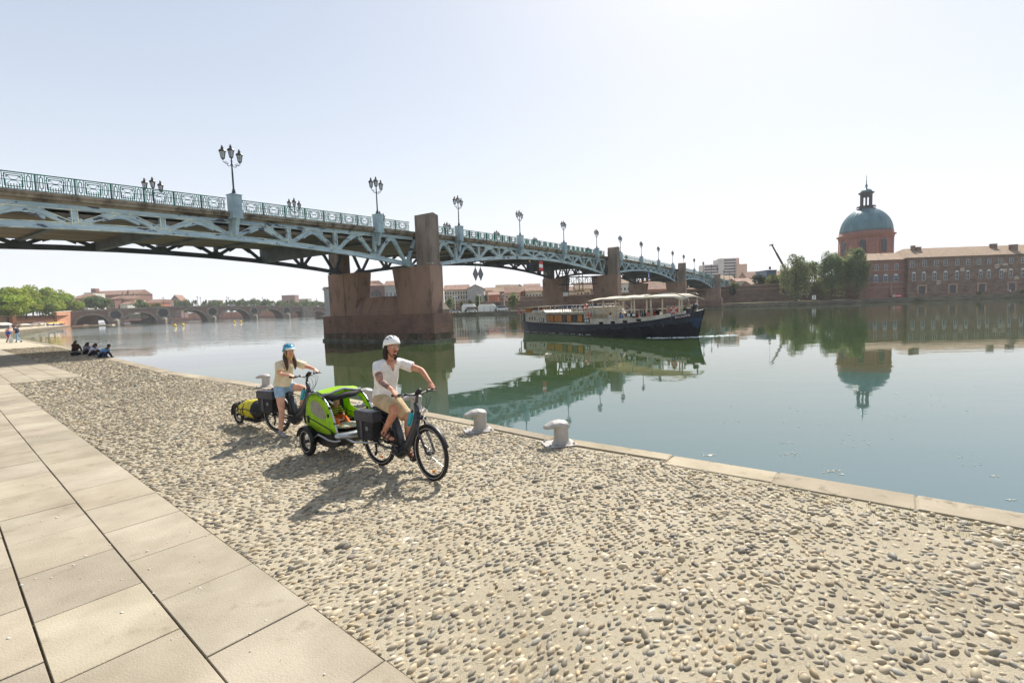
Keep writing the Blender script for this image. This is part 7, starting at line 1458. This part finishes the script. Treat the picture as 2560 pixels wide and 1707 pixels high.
# ---- crowd figures (small in the photo): three sources, then copies
def mini(label, shirt, pants, skin, sit=False, seed=0, hair=M_hair):
    o = thing('person', label, 'person'); z = .45 if sit else .9; mb = MB()
    mb.tube([(0, 0, z), (0, 0, z+.25), (0, 0, z+.52)], [.15, .14, .19], 10, side=(0, 1, 0), rb=[.11, .10, .11], rnd=True); mb.tube([(0, 0, z+.5), (.01, 0, z+.64)], .05, 8); mb.ell((.02, 0, z+.73), (.09, .075, .12), 10, 7)
    for s_ in (-1, 1):
        mb.tube([(0, s_*.2, z+.48), (.03, s_*.25, z+.22), (.2, s_*.2, z+.08)], [.05, .045, .035], 7, rnd=True)
        K = (.42, s_*.10, z+.02) if sit else (.05, s_*.09, z-.42); A_ = (.44, s_*.10, .06) if sit else (-.02+.1*s_, s_*.09, .06)
        mb.tube([(0, s_*.09, z), K, A_], [.085, .065, .045], 8, rnd=True); mb.tube([A_, (A_[0]+.14, A_[1], .04)], .045, 7, rnd=True)
    mb.build('body', skin, o)
    mb = MB(); mb.tube([(0, 0, z-.05), (0, 0, z+.25), (0, 0, z+.50)], [.175, .16, .205], 12, side=(0, 1, 0), rb=[.13, .12, .13], rnd=True); [mb.tube([(0, s_*.2, z+.49), (.02, s_*.24, z+.30)], .065, 8, rnd=True) for s_ in (-1, 1)]; mb.build('shirt', shirt, o)
    mb = MB()
    for s_ in (-1, 1): K = (.42, s_*.10, z+.02) if sit else (.05, s_*.09, z-.42); A_ = (.44, s_*.10, .12) if sit else (-.02+.1*s_, s_*.09, .12); mb.tube([(0, s_*.08, z), K, A_], [.10, .078, .055], 8, rnd=True)
    mb.build('trousers', pants, o); mb = MB(); mb.ell((-.01, 0, z+.76), (.10, .085, .11), 10, 7); mb.build('hair', hair, o); return o
kit = [(0, 1), (1, 5), (2, 3), (4, 3), (3, 1), (6, 4), (7, 5), (0, 4)]
CN = ['white', 'navy', 'red', 'black', 'blue', 'khaki', 'pink', 'green']
def group_minis(spots, lab, grp, sit):
    src = {}
    for i, (x, y, z, rz) in enumerate(spots):
        k = i % len(kit)
        if k not in src: src[k] = mini('x', M_cl[kit[k][0]], M_cl[kit[k][1]], M_skin if k % 3 else M_skind, sit); o = src[k]
        else: o = dup(src[k])
        o.location = (x, y, z); o.rotation_euler = (0, 0, rz); tag(o, lab(i, CN[kit[k][0]]), 'person', grp)
sp = []
for i in range(22):
    px = 46+i*4.5+random.uniform(-1.5, 1.5); lv = (0, 2, 3, 4, 1)[i % 5]; z = (1.5+1.7, 3.6, 5.0, 6.3, 7.4)[lv]; x, y, _ = LP(px, 0, (-1, 2, 4, 6, 8)[lv]+1.2); sp.append((x, y, z+.03, rad(-60+random.uniform(-40, 40))))
LV = ['lowest', 'third', 'fourth', 'top', 'second']
group_minis(sp, lambda i, c: 'person in %s top on the %s terrace step, number %d counted from the left' % (c, LV[i % 5], i+1), 'people on the left bank terraces', False)
sp = []
for i, px in enumerate((67, 98, 108, 118, 133, 153, 160, 170)): x, y, _ = LP(px, 0, -12+i % 3); sp.append((x, y, 1.5, random.uniform(0, 6)))
group_minis(sp, lambda i, c: 'person in %s top on the lower left bank quay, %s from the left' % (c, NUMW[i+1]), 'people on the left bank quay', False)
p = aty(2525, 735, 184); sp = [(p[0], 184, 1.5, 1.)]; group_minis(sp, lambda i, c: 'lone person in white top on the far quay below the last hospital grille', 'people on the far quay', False)
# ================================================================ tour boat
Pb = V3(3.3, 61.6, 0); Db = nrm((.5396, -.8419, 0)); Nb = V3(-Db[1], Db[0], 0); BO = Pb+Nb*2.5-Db*.6
BT = thing('tour_boat', 'dark hulled river tour boat with cream awning passing under the bridge', 'boat', BO, math.atan2(Db[1], Db[0]))
M_hull = mat('hull_slate', srgb(62, 68, 78), .45, col2=srgb(48, 53, 62), vs=.8, stretch=(1, 1, 2), col3=srgb(96, 102, 112), v3=(2, .62, .7)); M_hullk = mat('hull_black', srgb(26, 28, 34), .4, col2=srgb(38, 40, 46), vs=1); M_creamp = mat('boat_cream_paint', srgb(214, 206, 190), .5, col2=srgb(190, 182, 166), vs=1.2, col3=srgb(160, 150, 134), v3=(3, .62, .72)); M_wood = mat('warm_curtain', srgb(214, 150, 84), .7, col2=srgb(170, 106, 56), vs=3, stretch=(6, 6, .5)); M_awn = mat('awning_canvas', srgb(222, 214, 196), .85, col2=srgb(200, 192, 174), vs=1, transl=.25)
ST = [(-4.5, .5, 1.50, .3), (-4.3, 1.3, 1.46, .9), (-3.6, 2.0, 1.40, 1.6), (-1.8, 2.4, 1.28, 2.1), (2.7, 2.5, 1.0, 2.35), (8.3, 2.5, 1.0, 2.4), (14.2, 2.5, 1.18, 2.35), (17, 2.45, 1.36, 2.15), (18.9, 2.25, 1.55, 1.8), (20.4, 1.85, 1.78, 1.3), (21.6, 1.3, 2.02, .75), (22.5, .72, 2.26, .3), (23.2, .10, 2.5, .06)]
def hz_b(x): return .30+max(0, (x-8)/15)**1.3*1.15   # top of the black boot top
def stern(i): x, w, zt, wl = ST[i]; xb = x-(.85 if i == len(ST)-1 else .5 if i == len(ST)-2 else .2 if i == len(ST)-3 else 0); return x, w, zt, wl, xb
def hullrow(f): return [f(i) for i in range(len(ST))]
for nm, m, lv in (('hull', M_hull, (1, 2)), ('boot_top', M_hullk, (0, 1))):
    mb = MB()
    for s_ in (-1, 1):
        vs = []
        for i in range(len(ST)):
            x, w, zt, wl, xb = stern(i); zs = (-.6, min(hz_b(x), zt-.2), zt); t = (zs[1])/zt; xs = (xb, xb+(x-xb)*max(0, t), x); ws = (wl, wl+(w-wl)*max(0, t)**.8, w)
            for k in lv: vs.append((xs[k], s_*ws[k], zs[k]))
        n = len(ST); mb.add(vs, [((2*i, 2*i+2, 2*i+3, 2*i+1) if s_ < 0 else (2*i+1, 2*i+3, 2*i+2, 2*i)) for i in range(n-1)], True)
    h_ = mb.build(nm, m, BT)
mb = MB()
for s_ in (-1,): pass
vs = [(x, -w, zt) for x, w, zt, _ in ST]+[(x, w, zt) for x, w, zt, _ in ST]; n = len(ST); mb.add(vs, [(i, i+1, n+i+1, n+i) for i in range(n-1)]+[(0, n, n, 0)][:0]); mb.build('deck', M_creamp, BT)
mb = MB(); mb.add([(-4.5, -.5, 1.5), (-4.5, .5, 1.5), (-4.5, .3, -.6), (-4.5, -.3, -.6)], [(0, 1, 2, 3)]); mb.build('transom', M_hull, BT)
mb = MB()
for s_ in (-1, 1): mb.tube([(x, s_*(w+.03), zt) for x, w, zt, _ in ST], .06, 6)
mb.build('gunwale', M_hull, BT)
# hull ports
for i, (x, z) in enumerate(((10.7, .54), (11.8, .57), (13.6, .61), (15.3, .68), (16.4, .77), (17.4, .87), (19.0, 1.04), (20.0, 1.18), (21.1, 1.35))):
    w = np.interp(x, [q[0] for q in ST], [q[1] for q in ST]); wd = (.16, .34, .40, .42, .2, .34, .3, .26, .3)[i]; t = z/np.interp(x, [q[0] for q in ST], [q[2] for q in ST]); wl = np.interp(x, [q[0] for q in ST], [q[3] for q in ST]); yy = -(wl+(w-wl)*t**.8)
    mb = MB(); mb.box(x-wd/2-.05, x+wd/2+.05, yy-.05, yy+.2, z-.16, z+.14); f_ = mb.build('porthole', M_hull, BT); mb = MB(); mb.box(x-wd/2, x+wd/2, yy-.065, yy-.045, z-.10, z+.10); mb.build('pane', M_pane, f_)
# rear cabin
mb = MB(); mb.prism([(-3.2, 1.3), (10.4, 1.0), (10.4, 2.42), (1.4, 2.42), (-.9, 2.50), (-3.2, 2.50)], (0, -2.15, 0), (1, 0, 0), (0, 0, 1), (0, 4.3, 0)); cab = mb.build('cabin', M_creamp, BT)
mb = MB(); mb.box(-1.2, 10.7, -2.35, 2.35, 2.42, 2.52); mb.build('cabin_roof', M_creamp, BT)
mb = MB(); mb.box(2.2, 9.15, -2.20, -2.152, 1.30, 2.22); wf = mb.build('window_band', M_irond, BT)
for x0, x1, m in ((2.35, 2.9, M_wood), (3.0, 3.6, M_wood), (3.85, 4.5, M_wood), (4.55, 5.25, M_wood), (5.4, 6.1, M_pane), (6.25, 7.0, M_wood), (7.25, 8.0, M_pane), (8.15, 8.95, M_wood)): mb = MB(); mb.box(x0, x1, -2.225, -2.203, 1.38, 2.14); mb.build('pane' if m is M_pane else 'curtained_pane', m, wf)
for x in (-1.55, -.95, -.35): mb = MB(); mb.box(x-.08, x+.08, -2.18, -2.152, 1.55, 1.98); mb.build('slit_window', M_pane, BT)
for x, z in ((1.2, 1.55), (9.75, 1.5)):
    mb = MB(); mb.box(x-.42, x+.42, -2.24, -2.152, z-.22, z+.22); f_ = mb.build('display_case', M_irond, BT); mb = MB(); [mb.box(x+q-.13, x+q+.13, -2.255, -2.241, z-.14, z+.16) for q in (-.19, .19)]; mb.build('notice', M_white, f_)
mb = MB(); mb.box(-3.0, -2.55, -2.2, -2.152, 1.35, 2.45); mb.build('door', M_irond, BT)
# rear steering shelter
mb = MB(); mb.prism([(-5.7, 3.06), (-4, 3.14), (-1.4, 3.2), (.4, 3.22), (.4, 3.30), (-1.4, 3.28), (-4, 3.22), (-5.7, 3.10)], (0, -2.1, 0), (1, 0, 0), (0, 0, 1), (0, 4.2, 0)); mb.build('shelter_roof', M_awn, BT)
mb = MB(); [mb.bar((x, y, 1.4), (x, y, 3.14), .08, .08, (1, 0, 0)) for x in (-4.1, -2.9, .2) for y in (-1.9, 1.9)]; mb.build('shelter_post', M_creamp, BT)
mb = MB(); mb.box(-3.4, -1.9, -1.7, 1.7, 2.5, 3.05); mb.build('shelter_back', M_wood, BT); mb = MB(); mb.prism([(-1.5, 2.5), (.4, 2.5), (-.1, 3.15), (-1.1, 3.15)], (0, -1.9, 0), (1, 0, 0), (0, 0, 1), (0, 3.8, 0)); mb.build('windscreen', mat('wine_red_panel', srgb(96, 52, 46), .4), BT)
mb = MB(); mb.prism([(-1.2, 2.5), (2.2, 2.5), (1.6, 2.75), (-.8, 2.8)], (0, -2.2, 0), (1, 0, 0), (0, 0, 1), (0, 4.4, 0)); mb.build('cowling', M_creamp, BT)
# upper deck rail, seats
def rail(P, h, nm='railing', step=.8, mid=True, y=-2.2, r=.028, m=None):
    mb = MB()
    for (x0, z0), (x1, z1) in zip(P, P[1:]):
        mb.tube([(x0, y, z0+h), (x1, y, z1+h)], r, 6)
        if mid: mb.tube([(x0, y, z0+h*.5), (x1, y, z1+h*.5)], r*.6, 5)
        n = max(1, int((x1-x0)/step))
        for i in range(n+1): t = i/n; x = x0+(x1-x0)*t; z = z0+(z1-z0)*t; mb.tube([(x, y, z), (x-.0, y, z+h)], r*.8, 5)
    return mb.build(nm, m or M_creamp, BT)
rail([(1.5, 2.52), (10.4, 2.52)], .78, y=-2.2); rail([(1.5, 2.52), (10.4, 2.52)], .78, y=2.2); mb = MB()
for x in np.arange(2, 10, 1.1): mb.tube([(x-.5, -2.2, 2.52), (x, -2.2, 3.28)], .02, 5)
mb.build('railing', M_creamp, BT)
M_chair = mat('chair_dark_blue', srgb(46, 54, 76), .7)
for x in np.arange(2.4, 8.6, .85):
    for y in (-1.5, .2, 1.4): mb = MB(); mb.box(x-.2, x+.2, y-.22, y+.22, 2.9, 2.95); mb.box(x-.22, x-.18, y-.22, y+.22, 2.95, 3.35); [mb.bar((x+a, y+b, 2.52), (x+a, y+b, 2.9), .03, .03, (1, 0, 0)) for a in (-.18, .18) for b in (-.2, .2)]; mb.build('seat', M_chair, BT)
mb = MB(); mb.prism([(5.6, 2.52), (9.6, 2.52), (9.4, 2.98), (5.6, 3.0)], (0, -1.0, 0), (1, 0, 0), (0, 0, 1), (0, 2.0, 0)); mb.prism([(8.8, 2.2), (11.6, 2.2), (10.9, 3.02), (9.5, 3.05)], (0, -2.1, 0), (1, 0, 0), (0, 0, 1), (0, 4.2, 0)); mb.build('deck_locker', M_creamp, BT)
mb = MB()
for x0 in (11.0, 11.6, 12.3): mb.tube([(x0, -1.6, 3.35), (x0+.3, -1.6, 3.42), (x0+1.7, -1.6, 2.5), (x0+1.9, -1.6, 1.7)], .035, 6); mb.tube([(x0, .4, 3.35), (x0+.3, .4, 3.42), (x0+1.7, .4, 2.5), (x0+1.9, .4, 1.7)], .035, 6)
mb.build('stair_rail', M_white, BT)
# forward open saloon: bulwark, rail, posts, awning
BK = [(10.4, 1.0, 1.72), (14.2, 1.18, 1.78), (17, 1.36, 1.84), (18.9, 1.55, 2.0), (20.4, 1.78, 2.2), (21.9, 2.08, 2.45)]
wat = lambda x: float(np.interp(x, [q[0] for q in ST], [q[1] for q in ST]))
for s_ in (-1, 1):
    mb = MB()
    for (x0, a0, b0), (x1, a1, b1) in zip(BK, BK[1:]):
        w0, w1 = s_*(wat(x0)-.12), s_*(wat(x1)-.12); mb.add([(x0, w0, a0), (x1, w1, a1), (x1, w1, b1), (x0, w0, b0), (x0, w0-s_*.08, a0), (x1, w1-s_*.08, a1), (x1, w1-s_*.08, b1), (x0, w0-s_*.08, b0)], [(0, 1, 2, 3), (7, 6, 5, 4), (3, 2, 6, 7), (0, 3, 7, 4), (1, 5, 6, 2)])
    mb.build('bulwark', M_creamp, BT)
for s_ in (-1, 1):
    mb = MB()
    for (x0, _, b0), (x1, _, b1) in zip(BK, BK[1:]):
        w0, w1 = s_*(wat(x0)-.16), s_*(wat(x1)-.16); hh = .78 if x0 < 18 else .55; mb.tube([(x0, w0, b0+.78-(.0 if x0 < 18 else .1)), (x1, w1, b1+hh-.1 if x1 > 18 else b1+.78)], .035, 6)
        n = max(1, int((x1-x0)/.85))
        for i in range(n): t = i/n; x = x0+(x1-x0)*t; mb.tube([(x, w0+(w1-w0)*t, b0+(b1-b0)*t), (x, w0+(w1-w0)*t, b0+(b1-b0)*t+.76)], .022, 5)
    mb.build('railing', M_creamp, BT)
for i, (x, z) in enumerate(((12.2, 1.27), (13.95, 1.34), (15.65, 1.44), (17.4, 1.60))): y = -(wat(x)-.12); mb = MB(); mb.box(x-.3, x+.3, y-.03, y-.002, z-.1, z+.14); mb.build('bulwark_window', M_pane, BT)
PX = (10.85, 12.55, 14.35, 16.5, 18.8, 21.6)
for s_ in (-1, 1):
    for x in PX: w = s_*(min(wat(x), 2.5)-.18); mb = MB(); z0 = float(np.interp(x, [b[0] for b in BK], [b[2] for b in BK])); mb.tube([(x, w, z0-.2), (x, w, 3.68)], .075, 8); mb.build('awning_post', M_creamp, BT)
mb = MB(); XA = np.linspace(10.3, 22.0, 14); vs = []
for i, x in enumerate(XA):
    for j in range(7): t = j/6; w = min(2.55, wat(min(x, 21))+.1); sag = .10*abs(sin((x-10.3)/2.15*PI)); vs.append((x, -w+2*w*t, 3.66+.30*sin(PI*t)+.16*min(1, (x-10.3)/1.5)-sag*1.2-(.22*max(0, x-20.6))))
mb.add(vs, [(i*7+j, i*7+j+1, i*7+j+8, i*7+j+7) for i in range(13) for j in range(6)], True); q = mb.build('awning', M_awn, BT).modifiers.new('t', 'SOLIDIFY'); q.thickness = .05
mb = MB(); mb.tube([(18.2, -2.3, 3.95), (19.8, -2.0, 4.12), (21.2, -1.5, 4.05), (22.0, -1.1, 3.72)], .04, 6); mb.tube([(18.2, 2.3, 3.95), (19.8, 2.0, 4.12), (21.2, 1.5, 4.05), (22.0, 1.1, 3.72)], .04, 6); mb.build('awning_frame', M_irond, BT)
mb = MB(); mb.box(15.9, 17.4, -(2.5), -(2.43), 1.95, 2.32); f_ = mb.build('notice_board', M_irond, BT); mb = MB(); [mb.box(x-.2, x+.2, -2.515, -2.501, 2.02, 2.26) for x in (16.3, 17.0)]; mb.build('notice', M_white, f_)
# bow gear, name
mb = MB(); mb.tube([(22.0, 0, 2.3), (22.0, 0, 2.65)], .10, 8); mb.ell((22.3, -.1, 2.80), (.26, .24, .26)); mb.box(21.3, 21.8, -.5, .5, 2.2, 2.6); mb.build('windlass', M_hull, BT); mb = MB(); mb.tube([(22.2, 0, 2.4), (22.35, 0, 3.3)], .02, 5); mb.build('jackstaff', M_creamp, BT)
mb = MB()
for k in range(5): mb.tube([(23.1-.1*k, -.22-.07*k, 1.8), (23.0-.1*k, -.34-.06*k, 1.1+.08*k), (22.85-.1*k, -.30-.08*k, .75+.05*k), (22.7-.1*k, -.42-.06*k, 1.2), (22.6-.1*k, -.45-.08*k, 1.8)], .025, 5)
mb.build('rope', mat('blue_rope', srgb(70, 96, 130), .8), BT)
# name board follows the bow plating
xA, xB = 21.15, 22.35; pA, pB = V3(xA, -(wat(xA)), 1.86), V3(xB, -(wat(xB)), 2.06); dn = nrm(pB-pA); nn = nrm(np.cross(dn, (0, 0, 1))); up_ = np.cross(nn, dn)
mb = MB(); mb.fr(pA+nn*.04, dn, up_, nn, -.12, np.linalg.norm(pB-pA)+.1, -.14, .18, 0, .03); nb_ = mb.build('name_board', mat('name_board_red', srgb(84, 40, 38), .5), BT)
tx = bpy.data.curves.new('name_curve', 'FONT'); tx.body = 'BALADINE'; tx.size = .29; tx.extrude = .008; tx.align_x = 'LEFT'; tx.space_character = 1.0; to0 = bpy.data.objects.new('name_curve', tx); COL.objects.link(to0); bpy.context.view_layer.update(); me_ = bpy.data.meshes.new_from_object(to0.evaluated_get(bpy.context.evaluated_depsgraph_get())); bpy.data.objects.remove(to0); me_.materials.clear(); me_.materials.append(M_white); to = link('name_lettering', me_, nb_)
p_ = pA+nn*.082-up_*.09; to.matrix_local = Matrix(((dn[0], up_[0], nn[0], p_[0]), (dn[1], up_[1], nn[1], p_[1]), (dn[2], up_[2], nn[2], p_[2]), (0, 0, 0, 1))); 
# life rings
M_ring = mat('lifebuoy_orange', srgb(214, 84, 52), .5)
for lb, x, y, z in (('orange lifebuoy on the upper deck rail of the tour boat', 9.67, -2.30, 3.08), ('orange lifebuoy below the awning corner of the tour boat', 10.3, -2.42, 2.12), ('orange lifebuoy at the bow rail of the tour boat', 21.1, -1.62, 2.52), ('orange lifebuoy at the stern shelter of the tour boat', -3.9, -2.2, 2.6)):
    w_ = BO+Db*x+Nb*y; o = thing('lifebuoy', lb, 'lifebuoy', (w_[0], w_[1], z), math.atan2(Db[1], Db[0]), 'orange lifebuoys on the tour boat'); mb = MB(); P = [(.27*cos(t), 0, .27*sin(t)) for t in np.linspace(0, 2*PI, 25)]; mb.tube(P, .075, 8, caps=False); mb.build('ring', M_ring, o)
    for k in range(4): a = PI/4+k*PI/2; mb = MB(); mb.tube([(.27*cos(a+q), 0, .27*sin(a+q)) for q in (-.18, 0, .18)], .082, 8); mb.build('band', M_white, o)
# passengers
sp = []; hz0 = math.atan2(Db[1], Db[0])
for i in range(16):
    x = 12.9+.52*i; y = (-1.7, -.6, 1.2)[i % 3]; y = max(-wat(x)+.6, y); w_ = BO+Db*x+Nb*y; zf = float(np.interp(x, [q[0] for q in ST], [q[2] for q in ST]))-.12; sp.append((w_[0], w_[1], zf+.02, hz0+random.choice((0, PI, -PI/2))))
group_minis(sp, lambda i, c: 'passenger in %s top seated under the boat awning, %s from the stern' % (c, NUMW[i+1]), 'passengers on the tour boat', True)
# wake foam
def foam(nm, P, spread, n, s0, seed):
    g = np.random.default_rng(seed); mb = MB()
    for _ in range(n):
        t = g.uniform(0, len(P)-1.001); i = int(t); p = lp(P[i], P[i+1], t-i)+V3(*(g.normal(0, 1, 2)*spread), 0); a = s0*g.uniform(.4, 1.6); mb.ell((p[0], p[1], .01), (a*g.uniform(1, 2.6), a*g.uniform(.5, 1), .035*g.uniform(.4, 1.3)), 7, 4, (Db, Nb, (0, 0, 1)))
    return tag(mb.build(nm, M_foam), kind='stuff')
M_foam = mat('foam', srgb(226, 234, 234), .6)
W_ = lambda x, y: BO+Db*x+Nb*y
foam('bow_foam', [W_(22.6, -.2), W_(22.2, -1.2), W_(21.2, -2.4), W_(19.5, -3.4)], .22, 110, .05, 1); foam('bow_foam_ahead', [W_(22.8, .2), W_(23.4, 1.4), W_(24.2, 3.0)], .30, 90, .07, 2); foam('side_foam', [W_(-4.5, -2.4), W_(0, -2.75), W_(6, -2.85), W_(11, -2.8)], .08, 60, .035, 3); foam('stern_wake', [W_(-4.8, -1), W_(-8, -2.0), W_(-13, -3.4)], .25, 90, .08, 4)
# drifting flecks on the calm water
M_fleck = mat('floating_fluff', srgb(214, 210, 196), .9); mb = MB(); g = np.random.default_rng(9)
for (px, py, n, sp_) in ((1775, 1138, 40, 7), (1980, 1135, 14, 16), (2080, 1178, 34, 12), (2105, 1186, 8, 3), (2170, 1105, 10, 40), (2490, 1190, 10, 8), (2530, 1250, 16, 7), (1960, 1107, 8, 10), (1860, 1050, 10, 160), (2300, 1010, 12, 160), (2420, 1150, 8, 60)):
    for _ in range(n):
        p = atz(px+g.normal(0, sp_), py+g.normal(0, sp_*.16), 0); a = .013*g.uniform(.3, 1.3)*(p[1]/8)**.7; mb.ell((p[0], p[1], .004), (a*g.uniform(.8, 2), a*g.uniform(.5, 1), .008), 6, 4)
tag(mb.build('floating_debris', M_fleck), kind='stuff')
# ================================================================ summer haze
mb = MB(); mb.box(-1650, 1650, -120, 2600, -4, 95); hz_o = tag(mb.build('haze', bpy.data.materials.new('haze')), kind='stuff')
hm = hz_o.data.materials[0]; hm.use_nodes = True; hn = hm.node_tree.nodes; hn.clear(); ho = hn.new('ShaderNodeOutputMaterial'); hv_ = hn.new('ShaderNodeVolumePrincipled')
hv_.inputs['Color'].default_value = (.93, .96, 1, 1); hv_.inputs['Density'].default_value = .00018; hv_.inputs['Anisotropy'].default_value = .25; hm.node_tree.links.new(hv_.outputs[0], ho.inputs['Volume'])
SC.cycles.volume_bounces = 0
